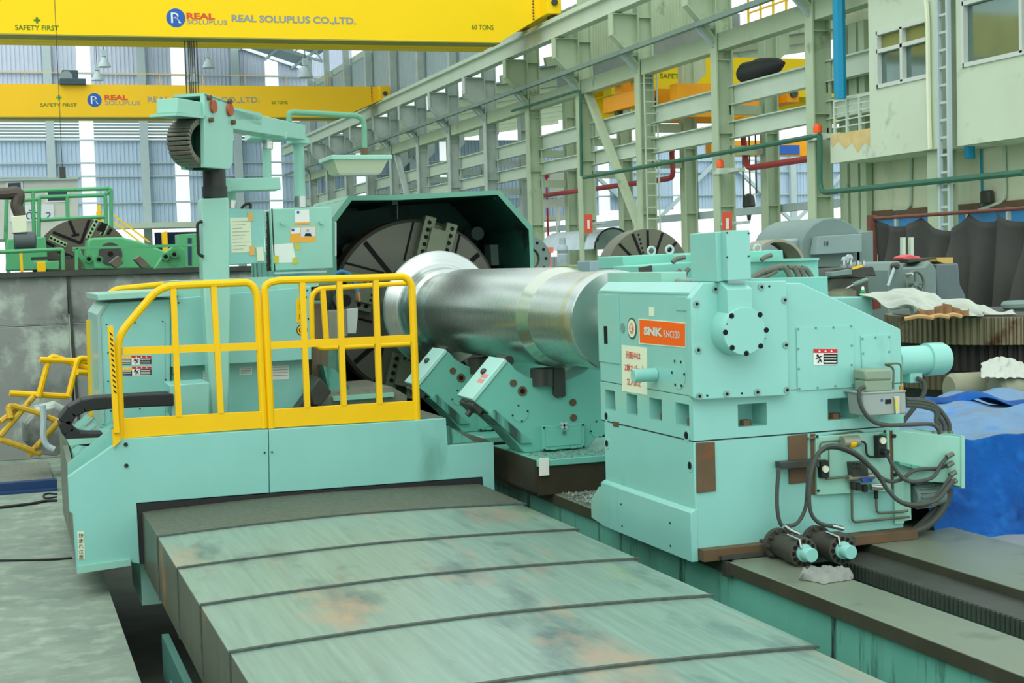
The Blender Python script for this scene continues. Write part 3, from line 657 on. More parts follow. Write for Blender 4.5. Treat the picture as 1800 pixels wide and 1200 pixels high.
obj('support_foot', MB().box(.80, 1.0, YC + .15, YC + .9, -.12, .17), TEALG, car); obj('skid', MB().prism(atY([(137, 995), (230, 983), (230, 994), (136, 1008)], YC - .02), (0, .02, 0)), TEALG, car)
for q in [(221, 781), (222, 818), (465, 795), (478, 794)]:
    c = at(*q, Y=YC); obj('bolt', MB().cyl(c, c + V((0, -.008, 0)), .014 if q[0] < 300 else .006, n=8), DARK, car)
st = obj('warning_strip', MB().prism(atY([(136, 934), (148, 934), (149, 983), (138, 983)], YC), (0, -.002, 0)), CREAM, car)
for k, ch in enumerate('挟まれ注意'):
    a = at(138.2, 944.5 + k * 9.5, Y=YC - .003); b = at(146.8, 944.5 + k * 9.5, Y=YC - .003); c = at(138.2, 936.5 + k * 9.5, Y=YC - .003)
    text('warning_text', ch, a, b - a, c - a, BLACK, st)
# ---- guard railings
def railing(label, Y, outline, mids, bars, kick, r=.026, xtra=None):
    t = thing('guard_railing', label, 'railing', at(*kick[-1], Y=Y))
    obj('frame_tube', MB().tube(rounded(atY(outline, Y), .1), r, 10), YEL, t)
    for m in mids: obj('mid_rail', MB().bar(at(*m[0], Y=Y), at(*m[1], Y=Y), .03, .05), YEL, t)
    for b in bars: obj('baluster', MB().bar(at(*b[0], Y=Y), at(*b[1], Y=Y), .038), YEL, t)
    if kick: obj('kick_plate', MB().prism(atY(kick, Y - .015), (0, .012, 0)), YEL, t, bevel=.003)
    return t
rl = railing('left yellow guard railing with a sloping corner, on the carriage front', YC + .03, [(213, 772), (206, 592), (281, 503), (440, 496), (452, 515), (464, 752)], [((215, 617), (456, 608))],
        [((304, 503), (314, 732)), ((375, 500), (388, 726))], [(217, 735), (464, 722), (467, 752), (214, 771)])
sp = obj('striped_post', MB().bar(at(193.5, 573, Y=YC - .03), at(205, 760, Y=YC - .03), .035), YEL, rl, label='post with a black diagonal stripe decal')
obj('post_foot', MB().prism(atY([(197, 755), (212, 755), (212, 774), (199, 787)], YC - .02), (0, .02, 0)), YEL, rl)
for k in range(12):
    a = at(194.3 + k * .62, 583 + k * 9.2, Y=YC - .05); obj('stripe', MB().prism([a + V((-.006, 0, 0)), a + V((.012, 0, -.018)), a + V((.012, 0, -.03)), a + V((-.006, 0, -.012))], (0, .002, 0)), BLACK, sp)
railing('right yellow guard railing with rounded corners, on the carriage front', YC + .03, [(477, 752), (465, 500), (486, 493), (713, 486), (724, 500), (733, 738)], [((472, 607), (727, 594))],
        [((530.5, 493), (540, 716)), ((596, 491), (604, 712)), ((660, 489), (667, 709))], [(480, 719), (730, 704), (736, 737), (478, 752)])
railing('smaller yellow guard frame behind the right railing, at the tool slide', YC + 1.0, [(728, 604), (562, 612), (549, 600), (547, 508), (722, 497)], [], [((567, 508), (574, 606))], [(562, 611), (728, 603), (728, 604), (562, 612)], r=.02)
bk = thing('guard_railing', 'brown-yellow railing behind the teal carriage cabinet', 'railing', at(160, 740, Y=12.6))
obj('frame_tube', MB().tube(rounded(atY([(188, 520), (203, 508), (312, 497)], 12.6), .08), .026, 8), YEL, bk); obj('post', MB().bar(at(157, 562, Y=12.3), at(163, 738, Y=12.3), .05, .09), YEL, bk)
# ---- saddle cabinet
YK = 11.2
cab = thing('carriage_cabinet', 'large teal sheet metal cabinet on the carriage, behind the yellow railings', 'cabinet', at(380, 740, Y=YK))
fp = [(171, 553), (187, 532), (300, 525), (300, 745), (204, 752), (177, 752)]
obj('side_housing', MB().prism(atY(fp, YK), (0, 1.3, 0)), TEAL, cab, bevel=.01)
obj('side_edge', MB().prism(atY([(171, 553), (186, 532), (190, 534), (176, 555), (184, 745), (178, 745)], YK - .012), (0, .011, 0)), mat('pale_edge', (150, 178, 168), .4, var=.03), cab)
obj('upper_housing', MB().prism(atY([(301, 525), (547, 503), (548, 632), (301, 645)], YK - .03), (0, 1.3, 0)), TEAL, cab, bevel=.006)
obj('lower_housing', MB().prism(atY([(301, 640), (541, 628), (541, 715), (301, 735)], YK + .08), (0, 1.1, 0)), TEAL, cab, bevel=.006)
obj('lid_flange', MB().prism(atY([(171, 517), (312, 509), (312, 520), (172, 528)], YK - .12), (0, 1.5, 0)), TEALG, cab, bevel=.004)
obj('top_box', MB().prism(atY([(312, 494), (560, 484), (560, 503), (312, 524)], YK + .1), (0, 1.0, 0)), TEALG, cab)
obj('access_panel', MB().prism(atY([(193, 570), (290, 565), (290, 735), (196, 742)], YK), (0, -.006, 0)), TEAL, cab, bevel=.002)
for q in [(187, 570), (237, 567), (286, 565), (190, 620), (190, 670), (291, 667), (195, 722), (246, 718), (293, 715), (303, 575), (303, 590), (305, 658), (314, 532), (540, 510), (538, 522), (542, 560)]:
    c = at(*q, Y=YK - .03); obj('screw', MB().cyl(c, c + V((0, -.006, 0)), .007, n=6), DARK, cab)
def sticker(parent, poly, plane, m, t=.002, axis='Y', name='sticker'):
    return obj(name, MB().prism(atY(poly, plane) if axis == 'Y' else atX(poly, plane), (0, -t, 0) if axis == 'Y' else (-t, 0, 0)), m, parent)
def warn(parent, x0, y0, x1, y1, Y, head=RED):
    """white sticker with a coloured heading, a falling figure and a black text block"""
    s_ = sticker(parent, [(x0, y0), (x1, y0 - .4), (x1, y1 - .4), (x0, y1)], Y, WHITE, .001, name='warning_sticker')
    w_, h = x1 - x0, y1 - y0; Yt = Y - .0015
    def q(a, b, c, d, m, n): sticker(s_, [(x0 + w_ * a, y0 + h * b), (x0 + w_ * c, y0 + h * b), (x0 + w_ * c, y0 + h * d), (x0 + w_ * a, y0 + h * d)], Yt, m, .001, name=n)
    q(0, 0, 1, .24, head, 'heading'); q(.42, .3, 1, .92, BLACK, 'text_block')
    for k in range(3): sticker(s_, [(x0 + w_ * .45, y0 + h * (.4 + .18 * k)), (x0 + w_ * .95, y0 + h * (.4 + .18 * k)), (x0 + w_ * .95, y0 + h * (.46 + .18 * k)), (x0 + w_ * .45, y0 + h * (.46 + .18 * k))], Yt - .0015, WHITE, .001, name='text_line')
    for k, (a, b) in enumerate(((.25, .12), (.5, .12), (.75, .12))): sticker(s_, [(x0 + w_ * (a - .05), y0 + h * .18), (x0 + w_ * (a + .05), y0 + h * .18), (x0 + w_ * a, y0 + h * .05)], Yt - .0015, WHITE, .001, name='heading_mark')
    p = lambda a, b: at(x0 + w_ * a, y0 + h * b, Y=Yt - .002)
    f = MB()
    for a, b, c, d in ((.2, .45, .28, .62), (.28, .62, .18, .85), (.28, .62, .34, .8), (.22, .5, .1, .6), (.24, .5, .36, .42)): f.bar(p(a, b), p(c, d), .0042)
    f.cyl(p(.17, .4), p(.17, .4) + V((0, -.001, 0)), .007, n=8); obj('figure', f, BLACK, s_)
warn(cab, 231, 625, 266, 641, YK - .007); warn(cab, 232, 644, 266, 660, YK - .007); warn(cab, 201, 626, 231, 642, YK - .007, YEL); warn(cab, 202, 646, 232, 662, YK - .007, YEL)
yt = sticker(cab, [(520, 525), (539, 524), (539, 566), (521, 567)], YK - .03, YEL, name='caution_sticker')
for k, ch in enumerate('注意'):
    a, b, c = at(525, 543 + k * 18, Y=YK - .034), at(533, 543 + k * 18, Y=YK - .034), at(525, 533 + k * 18, Y=YK - .034); text('caution_text', ch, a, b - a, c - a, BLACK, yt)
c = at(531, 580, Y=YK - .03)
rg = obj('round_sticker', MB().cyl(c, c + V((0, -.002, 0)), .045, n=20), BLACK, cab)
obj('ring', MB().cyl(c, c + V((0, -.003, 0)), .038, n=20), YEL, rg); obj('ring', MB().cyl(c, c + V((0, -.004, 0)), .026, n=20), BLACK, rg); obj('ring', MB().cyl(c, c + V((0, -.005, 0)), .018, n=20), YEL, rg)
for a, b, c_, d in ((421, 646, 443, 659), (478, 643, 508, 667), (357, 651, 366, 673)): 
    pl_ = sticker(cab, [(a, b), (c_, b - 1), (c_, d - 1), (a, d)], YK + .08, WHITE, name='data_plate')
    for k in range(4): sticker(pl_, [(a + 2, b + 2 + k * (d - b) / 5), (c_ - 2, b + 1 + k * (d - b) / 5), (c_ - 2, b + 2 + k * (d - b) / 5), (a + 2, b + 3 + k * (d - b) / 5)], YK + .078, GREYI, .001, name='print_line')
# ---- energy chain
ec = thing('cable_chain', 'black plastic cable chain looping at the left end of the carriage', 'cable chain', at(200, 765, Y=10.4))
path = spline([at(*q, Y=10.35) for q in [(300, 700), (250, 702), (200, 705), (160, 708), (132, 716), (113, 736), (117, 754), (135, 768), (160, 770), (192, 769)]], 6)
acc = 0; last = path[0]; pts = [path[0]]
for p in path[1:]:
    acc += (p - last).length; last = p
    if acc > .075: pts.append(p); acc = 0
l0 = None
for k, (a, b) in enumerate(zip(pts, pts[1:])):
    d = (b - a); up = V((0, 1, 0)).cross(d).normalized()
    m = MB().bar(a - d * .08, b + d * .08, .26, .085, up=up)
    lk = obj('link', m, DARK, ec, bevel=.008)
obj('chain_tray', MB().prism(atY([(118, 772), (196, 768), (196, 776), (122, 783)], 10.2), (0, .35, 0)), TEALG, ec)
cb = tag(obj('chain_end_box', MB().prism(atY([(298, 677), (368, 672), (368, 728), (302, 731)], 10.25), (0, .4, 0)), TEAL, bevel=.006), 'small teal box where the black cable chain ends, behind the left railing', 'box')
# ---- control pedestal with swinging arm
YP = 10.75
ped = thing('control_pedestal', 'tall teal pedestal post with a telescoping dark tube, behind the left railing', 'pedestal', at(385, 725, Y=YP))
obj('post', MB().prism(atY([(353, 349), (402, 347), (404, 497), (400, 725), (372, 727), (357, 497)], YP), (0, .2, 0)), TEALG, ped, bevel=.012)
obj('post', MB().prism(atY([(357, 490), (405, 489), (403, 727), (371, 729)], YP - .005), (0, .2, 0)), TEALG, ped, bevel=.012)
pc = at(378, 347, Y=YP + .1)
zt = at(378, 297, Y=YP + .1).z
obj('tube', MB().cyl((pc.x, pc.y, pc.z - .02), (pc.x, pc.y, zt + .05), .085, n=24), mat('dark_bronze_tube', (62, 62, 60), .35, metal=.6, var=.1), ped)
obj('collar', MB().cyl((pc.x, pc.y, pc.z), (pc.x, pc.y, pc.z + .08), .093, n=24), mat('dark_collar', (56, 60, 56), .4, metal=.4), ped)
obj('handle', MB().tube(rounded(atY([(356, 389), (347, 392), (349, 447), (358, 451)], YP - .02), .04), .012, 6), DARK, ped)
# arm direction: horizontal, swung 36 degrees to the right of the spindle axis
th = math.radians(34); D = V((math.sin(th), math.cos(th), 0)); S = V((math.cos(th), -math.sin(th), 0)); UP = V((0, 0, 1))
arm = thing('boom_arm', 'teal boom arm head with cable chain, swung over the carriage on the pedestal', 'boom arm', (pc.x, pc.y, zt))
def onarm(px, py, off=0.0):                         # point of the vertical plane through the arm (offset sideways)
    r = CM @ V((px - CX, -(py - CY), -F)); o = V((pc.x, pc.y, 0)) + S * off
    t = (o - CAM).dot(S) / r.dot(S); return CAM + r * t
hd = [onarm(*q, off=.17) for q in [(359, 163), (408, 180), (411, 207), (410, 285), (404, 298), (360, 294)]]
obj('head_plate', MB().prism(hd, S * -.035), TEALG, arm, bevel=.006)
hb = [p - S * .24 for p in hd]; hb = [hb[0] + D * .10, hb[1], hb[2], hb[3], hb[4], hb[5] + D * .10]
obj('rear_plate', MB().prism(hb, S * .035), TEALD, arm, bevel=.006)
obj('top_plate', MB().prism([hd[0], hd[1], hd[1] - S * .24, hd[0] - S * .24], UP * -.02), TEALG, arm)
obj('inner_block', MB().prism([p - S * .04 + D * (.22 if k in (0, 5) else -.012) for k, p in enumerate(hd)], S * -.17), GREEND, arm)
bmz = lambda px, py: onarm(px, py, off=.13)
obj('beam', MB().prism([bmz(405, 190), bmz(537, 220), bmz(537, 246), bmz(405, 226)], S * -.17), TEALG, arm, bevel=.006)
obj('beam_rib', MB().prism([bmz(405, 187), bmz(460, 199), bmz(460, 221), bmz(405, 210)], S * -.02), TEALG, arm)
stb = [onarm(*q, off=.15) for q in [(312, 172), (360, 180), (360, 205), (312, 198)]]
obj('stub', MB().prism(stb, S * -.16), TEALG, arm, bevel=.005)
obj('stub_flange', MB().prism([onarm(*q, off=.17) for q in [(310, 198), (361, 203), (361, 208), (310, 203)]], S * -.20), TEALG, arm)
for q in ((373, 187), (402, 193)):
    c = onarm(*q, off=.17); obj('rusty_cover_disc', MB().cyl(c, c + S * .02, .047, n=20), mat('rust_disc', (168, 92, 62), .7, var=.2, vs=20) if 'rust_disc' not in bpy.data.materials else bpy.data.materials['rust_disc'], arm)
for q in ((368, 211), (407, 215), (365, 172), (401, 178)):
    c = onarm(*q, off=.17); obj('bolt', MB().cyl(c, c + S * .03, .018, n=8), BROWN, arm)
CHN = mat('grey_steel_chain', (110, 110, 98), .45, metal=.4, var=.2, vs=20)
cp = [onarm(*q, off=.05) for q in [(362, 212), (345, 212), (328, 216), (317, 230), (314, 248), (320, 270), (332, 284), (345, 288), (362, 289)]]
sp_ = spline(cp, 6)
for a, b in zip(sp_[::2], sp_[2::2]):
    d = (b - a); up = S.cross(d).normalized()
    obj('chain_link', MB().bar(a - d * .02, b - d * .12, .17, .045, up=up), CHN, arm, bevel=.004)
# drop pipe and boxes
e1 = onarm(524, 247, off=.0)
YB = e1.y
dp = thing('control_box', 'teal control box with stickers and a worker badge, hanging from the boom arm', 'control box', at(530, 470, Y=YB - .15))
obj('drop_pipe', MB().cyl(V((e1.x, e1.y, e1.z + .0)), V((e1.x, e1.y, at(524, 352, Y=e1.y).z)), .048, n=16).cyl(V((e1.x, e1.y, e1.z - .03)), V((e1.x, e1.y, e1.z + .02)), .1, n=16), TEALG, dp)
obj('pipe_ferrule', MB().cyl(V((e1.x, e1.y, at(524, 364, Y=e1.y).z)), V((e1.x, e1.y, at(524, 345, Y=e1.y).z)), .052, n=16), CHROME, dp)
YX = YB - .17
obj('box_body', MB().prism(atY([(475, 367), (583, 363), (586, 472), (480, 476)], YX), (0, .34, 0)), TEALG, dp, bevel=.01)
obj('door_seam', MB().prism(atY([(477, 366), (479, 366), (484, 476), (482, 476)], YX - .003), (0, .003, 0)), DARK, dp)
for q in ((496, 392), (564, 391)):
    c = at(*q, Y=YX); obj('latch', MB().cyl(c, c + V((0, -.04, 0)), .016, n=10), TEALG, dp)
obj('door_handle', MB().tube(atY([(588, 391), (590, 391), (590, 449), (588, 449)], YX), .008, 6), BLGR, dp)
obj('drip_bar', MB().bar(at(482, 480, Y=YX), at(574, 477, Y=YX), .015), BLGR, dp)
def paper(parent, poly, Y, m, lines=0, name='paper'):
    o = sticker(parent, poly, Y, m, .002, name=name)
    (x0, y0), (x1, y1), (x2, y2), (x3, y3) = poly
    for k in range(lines):
        f = (k + 1) / (lines + 1); a = (x0 + (x3 - x0) * f + 3, y0 + (y3 - y0) * f); b = (x1 + (x2 - x1) * f - 3 - 6 * (k % 3), y1 + (y2 - y1) * f)
        sticker(o, [a, b, (b[0], b[1] + .7), (a[0], a[1] + .7)], Y - .0025, GREYI, .001, name='print_line')
    return o
p_ = paper(dp, [(518, 369), (543, 368), (544, 394), (519, 395)], YX, WHITE); sticker(p_, [(519, 391), (544, 390), (544, 394), (519, 395)], YX - .0025, flat('orange_print', (236, 158, 60)), .001, name='print_line')
c = at(524, 373, Y=YX - .003); obj('logo', MB().cyl(c, c + V((0, -.002, 0)), .012, n=12), BLUEI, p_)
p_ = paper(dp, [(510, 400), (555, 397), (555, 425), (510, 427)], YX, flat('orange_badge', (238, 168, 60)), name='badge')
sticker(p_, [(511, 401), (528, 400), (528, 410), (511, 411)], YX - .0025, WHITE, .001, name='badge_header'); c = at(515, 404, Y=YX - .004); obj('logo', MB().cyl(c, c + V((0, -.002, 0)), .013, n=12), BLUEI, p_)
sticker(p_, [(529, 400), (554, 398), (554, 415), (529, 417)], YX - .0025, mat('badge_photo_ground', (206, 214, 220), .6), .001, name='badge_photo')
c = at(541, 405, Y=YX - .004); obj('portrait_head', MB().cyl(c, c + V((0, -.002, 0)), .012, n=12), flat('skin_print', (200, 160, 130)), p_)
sticker(p_, [(535, 415), (537, 410), (546, 410), (548, 415)], YX - .004, BLACK, .001, name='portrait_shirt')
p_ = paper(dp, [(479, 430), (514, 427), (521, 461), (481, 462)], YX, WHITE, 0)
TAPE = flat('yellow_tape', (200, 190, 70), .6)
for poly in ([(517, 429), (526, 428), (528, 438), (520, 440)], [(481, 449), (490, 449), (490, 462), (482, 463)], [(514, 453), (523, 452), (523, 463), (514, 464)]): sticker(p_, poly, YX - .003, TAPE, .001, name='tape')
for k in range(14):
    z0 = k * 7.4; obj('hose_segment', MB().tube(spline(atY([(475 - 4 + 2 * (k % 2), 372 + z0), (472, 375 + z0), (471 + 2 * (k % 2), 380 + z0)], YX + .1), 3), .018, 6), DARK, dp)
# second arm, lower, with the left box
am = thing('swing_arm', 'lower teal swing arm with a pipe hanger, right of the pedestal tube', 'swing arm', at(440, 325, Y=YP + .5))
YS = YP + .45
obj('beam', MB().prism(atY([(398, 314), (492, 311), (494, 333), (402, 336)], YS), (0, .22, 0)), TEALG, am, bevel=.006)
obj('beam_root', MB().prism(atY([(393, 313), (406, 313), (406, 337), (395, 337)], YS - .12), (0, .3, 0)), TEALG, am, bevel=.006)
a, b = at(470, 312, Y=YS + .6), at(469, 262, Y=YS + .6)
obj('hanger_pipe', MB().cyl(a, b, .035, n=14), TEALG, am); obj('hanger_ferrule', MB().cyl(at(470, 262, Y=YS + .6), at(470, 246, Y=YS + .6), .045, n=14), CHROME, am); obj('hanger_flange', MB().box(a.x - .15, a.x + .15, a.y - .15, a.y + .15, at(470, 247, Y=YS + .6).z, at(470, 235, Y=YS + .6).z), TEALG, am, bevel=.01)
lb = thing('control_box', 'teal control box with a yellowed paper taped on, right behind the pedestal', 'control box', at(435, 468, Y=YS + .1))
obj('box_body', MB().prism(atY([(400, 366), (463, 368), (467, 462), (402, 466)], YS + .1), (0, .3, 0)), TEAL, lb, bevel=.008)
a, b = at(406, 366, Y=YS + .25), at(406, 335, Y=YS + .25)
obj('drop_pipe', MB().cyl(a, b, .04, n=14), TEALG, lb)
obj('pipe_ferrule', MB().cyl(at(406, 366, Y=YS + .24), at(406, 352, Y=YS + .24), .045, n=14), CHROME, lb)
paper(lb, [(404, 383), (440, 382), (443, 443), (407, 444)], YS + .1, CREAM, 9)
TAN = flat('tan_tape', (224, 176, 104), .6)
for poly in ([(435, 373), (444, 373), (444, 388), (437, 389)], [(438, 432), (448, 432), (448, 448), (439, 449)]): sticker(lb, poly, YS + .096, TAN, .002, name='tape')
sticker(lb, [(450, 435), (462, 434), (464, 458), (452, 459)], YS + .1, CREAM, .012, name='notepad')
obj('cable_clip', MB().tube(spline(atY([(424, 367), (430, 360), (440, 358), (440, 367)], YS + .2), 4), .012, 6), DSTEEL, lb)
# work lamp on a bent pipe
wl = thing('work_lamp', 'pale green trough work lamp hanging from a bent green pipe', 'lamp', at(637, 285, Y=12.2))
e2 = onarm(508, 214, off=0)
PL = mat('weathered_green_pipe', (106, 160, 130), .45, var=.1)
yl = e2.y + .15
obj('bent_pipe', MB().tube(rounded([e2, onarm(508, 197), at(640, 204, Y=yl), at(641, 270, Y=yl)], .1, 6), .025, 10), PL, wl)
obj('pipe_union', MB().cyl(at(640, 260, Y=yl), at(640, 274, Y=yl), .03, n=12), BROWN, wl)
a, b = at(582, 274, Y=yl - .25), at(690, 281, Y=yl - .25)
zt_, zm, zb_ = at(640, 272, Y=yl - .25).z, at(640, 280, Y=yl - .25).z, at(640, 303, Y=yl - .25).z
obj('hood_top', MB().box(a.x, b.x, yl - .25, yl + .25, zm, zt_), TEALG, wl, bevel=.006)
xm = a.x + .03; xM = b.x - .03
obj('trough', MB().add([(xm, yl - .22, zm), (xM, yl - .22, zm), (xM, yl + .22, zm), (xm, yl + .22, zm), (xm + .05, yl - .15, zb_), (xM - .05, yl - .15, zb_), (xM - .05, yl + .15, zb_), (xm + .05, yl + .15, zb_)],
    [[0, 1, 5, 4], [1, 2, 6, 5], [2, 3, 7, 6], [3, 0, 4, 7], [4, 5, 6, 7]]), mat('cream_lamp_trough', (206, 216, 186), .5, var=.04), wl)
obj('lamp_glass', MB().box(xm + .06, xM - .06, yl - .14, yl + .14, zb_ - .008, zb_ - .001), WHITE, wl)
# ================================================================== HOOD, CHUCK, WORKPIECE
YH = 12.75
hood = thing('chuck_guard', 'big octagonal dark green splash hood around the chuck', 'machine guard', at(760, 470, Y=YH))
rim = atY([(584, 500), (583, 384), (613, 344), (700, 342), (879, 334), (936, 398), (941, 500)], YH)
rim = [V((rim[0].x, YH, .55))] + rim[1:-1] + [V((rim[-1].x, YH, .55))]
cc = V((AX, YH, 1.6))
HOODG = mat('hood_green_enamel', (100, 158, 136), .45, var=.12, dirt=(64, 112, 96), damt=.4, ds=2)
inn = [p + (cc - p).normalized() * .05 for p in rim]
dp = V((0, 1.5, 0))
sh = MB(); shi = MB()
for a, b, c, d in zip(rim, rim[1:], inn, inn[1:]):
    sh.prism([a, b, d, c], dp) if False else sh.face(a, b, b + dp, a + dp)
    sh.face(a, b, d, c); shi.face(c, d, d + dp, c + dp)
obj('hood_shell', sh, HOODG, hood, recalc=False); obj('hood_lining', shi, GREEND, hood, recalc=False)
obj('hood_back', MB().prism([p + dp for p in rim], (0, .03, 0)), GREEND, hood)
for q in ((612, 344), (700, 342), (879, 334)):
    p = at(*q, Y=YH); obj('hood_rib', MB().bar(p + V((0, .12, -.06)), p + dp * .97 + V((0, 0, -.06)), .05), GREEND, hood)
obj('inner_bracket', MB().prism(atY([(862, 430), (883, 430), (884, 466), (864, 466)], YH + .9), (0, .2, 0)), GREYM, hood)
obj('seam_gap', MB().prism(atY([(697, 345), (700, 345), (700, 385), (698, 385)], YH + 1.4), (0, .01, 0)), SAGEL, hood)
for q in ((614, 440), (650, 432), (840, 410)):
    c = at(*q, Y=YH + 1.2); obj('inner_fitting', MB().cyl(c, c + V((0, .25, 0)), .07, n=12), GREYM, hood)
obj('headstock_block', MB().box(AX - 1.1, AX + 1.0, YH + 1.5, YH + 3.2, .5, 2.3), TEALD, hood)
# ---- chuck
YF = 13.15; RC = .84
ch = thing('chuck', 'large round four-jaw faceplate chuck with dark slots, holding the steel roll', 'chuck', (AX, YF, AZ))
obj('faceplate', MB().lathe((AX, YF, AZ), (0, 1, 0), [(0, .05), (0, RC - .03), (.03, RC), (.3, RC), (.33, RC - .03), (.33, .3)], 72), FACEP, ch)
obj('faceplate_rim', MB().lathe((AX, YF + .05, AZ), (0, 1, 0), [(0, RC + .002), (.22, RC + .002)], 72, cap=False), mat('rusty_rim', (128, 92, 72), .5, metal=.2, var=.2, vs=4), ch)
def polar(a, r, y=0): return V((AX + math.cos(a) * r, YF + y, AZ + math.sin(a) * r))
s0 = None
for k in range(4):
    a = math.radians(128 + 90 * k); b = math.radians(74 + 90 * k)
    obj('slot', MB().bar(polar(a, .42, -.002), polar(a, .80, -.002), .045, .006, up=(0, 1, 0)), SLOT, ch)
    rd = V((math.cos(b), 0, math.sin(b))); tg = V((-rd.z, 0, rd.x)); N_ = V((0, -1, 0))
    for off in (-.19, .19):
        obj('slot', MB().bar(polar(b, .4, -.002) + tg * off * 1.25, polar(b, .78, -.002) + tg * off * 1.25, .02, .006, up=(0, 1, 0)), SLOT, ch)
    j = obj('jaw', MB().obox(polar(b, .66, -.06) + tg * .11, rd * .2, N_ * .06, tg * .055).obox(polar(b, .66, -.06) - tg * .11, rd * .19, N_ * .06, tg * .055)
            .obox(polar(b, .62, -.08), rd * .14, N_ * .08, tg * .09), mat('worn_jaw_steel', (112, 122, 100), .45, metal=.25, var=.2, vs=6, dirt=(140, 120, 70), damt=.3, ds=6) if 'worn_jaw_steel' not in bpy.data.materials else bpy.data.materials['worn_jaw_steel'], ch, bevel=.006)
    for sgn in (-.115, .115):
        for r in (.52, .59, .66, .73, .8):
            c = polar(b, r, -.119) + tg * sgn; obj('bolt_hole', MB().cyl(c, c + N_ * .003, .021, n=10), SLOT, j)
    for r in (-.05, 0, .05):
        c = polar(b, .5, -.16) + tg * r; obj('bolt_hole', MB().cyl(c, c + N_ * .003, .014, n=8), SLOT, j)
# ---- the roll being turned
ROLL = bpy.data.materials.new('turned_roll_steel'); ROLL.use_nodes = True
nt = ROLL.node_tree; B = nt.nodes['Principled BSDF']; B.inputs['Metallic'].default_value = 1
tc = nt.nodes.new('ShaderNodeTexCoord'); mp = nt.nodes.new('ShaderNodeMapping'); mp.inputs['Scale'].default_value = (.05, 60, .05)
nz = nt.nodes.new('ShaderNodeTexNoise'); nz.inputs['Scale'].default_value = 1; nz.inputs['Detail'].default_value = 5
nt.links.new(tc.outputs['Object'], mp.inputs[0]); nt.links.new(mp.outputs[0], nz.inputs[0])
r1 = nt.nodes.new('ShaderNodeMapRange'); r1.inputs[3].default_value = .20; r1.inputs[4].default_value = .36; nt.links.new(nz.outputs[0], r1.inputs[0]); nt.links.new(r1.outputs[0], B.inputs['Roughness'])
mx = nt.nodes.new('ShaderNodeMix'); mx.data_type = 'RGBA'; mx.inputs[6].default_value = (.50, .56, .53, 1); mx.inputs[7].default_value = (.68, .74, .70, 1)
nt.links.new(nz.outputs[0], mx.inputs[0]); nt.links.new(mx.outputs[2], B.inputs['Base Color'])
bp = nt.nodes.new('ShaderNodeBump'); bp.inputs['Strength'].default_value = .12; bp.inputs['Distance'].default_value = .002; nt.links.new(nz.outputs[0], bp.inputs['Height']); nt.links.new(bp.outputs[0], B.inputs['Normal'])
GOLD = mat('golden_reflection_steel', (206, 208, 180), .28, metal=1, var=.08, vs=3)  # golden reflections on the roll, put into the band colour
roll = thing('steel_roll', 'huge shiny turned steel roll clamped in the lathe, centre', 'steel roll', (AX, 8.45, AZ))
def rl_(name, prof, m=ROLL, n=112): return obj(name, MB().lathe((AX, 0, AZ), (0, 1, 0), prof, n, cap=True), m, roll, smooth=24)
rl_('end_journal', [(7.9, .13), (8.44, .13)])
rl_('end_collar', [(8.44, .16), (8.445, .322), (8.455, .328), (8.52, .333), (8.56, .333)])
rl_('reflection_band', [(8.56, .333), (8.64, .331)], GOLD)
rl_('roll_neck', [(8.64, .331), (8.66, .322), (9.25, .322)])
rl_('reflection_chamfer', [(9.25, .322), (9.40, .354)], mat('reflection_chamfer_steel', (206, 212, 196), .26, metal=1, var=.05))  # chamfer colour carries the golden reflection as well
rl_('roll_barrel', [(9.40, .354), (9.42, .356), (11.68, .356), (11.72, .352)])
rl_('roll_groove', [(11.72, .352), (11.80, .335), (12.05, .325), (12.13, .33), (12.16, .36), (12.30, .375), (12.33, .40)])
rl_('roll_flange', [(12.33, .39), (12.36, .41), (12.41, .515), (12.425, .526), (12.52, .526), (12.53, .515), (12.54, .3), (13.14, .3)])
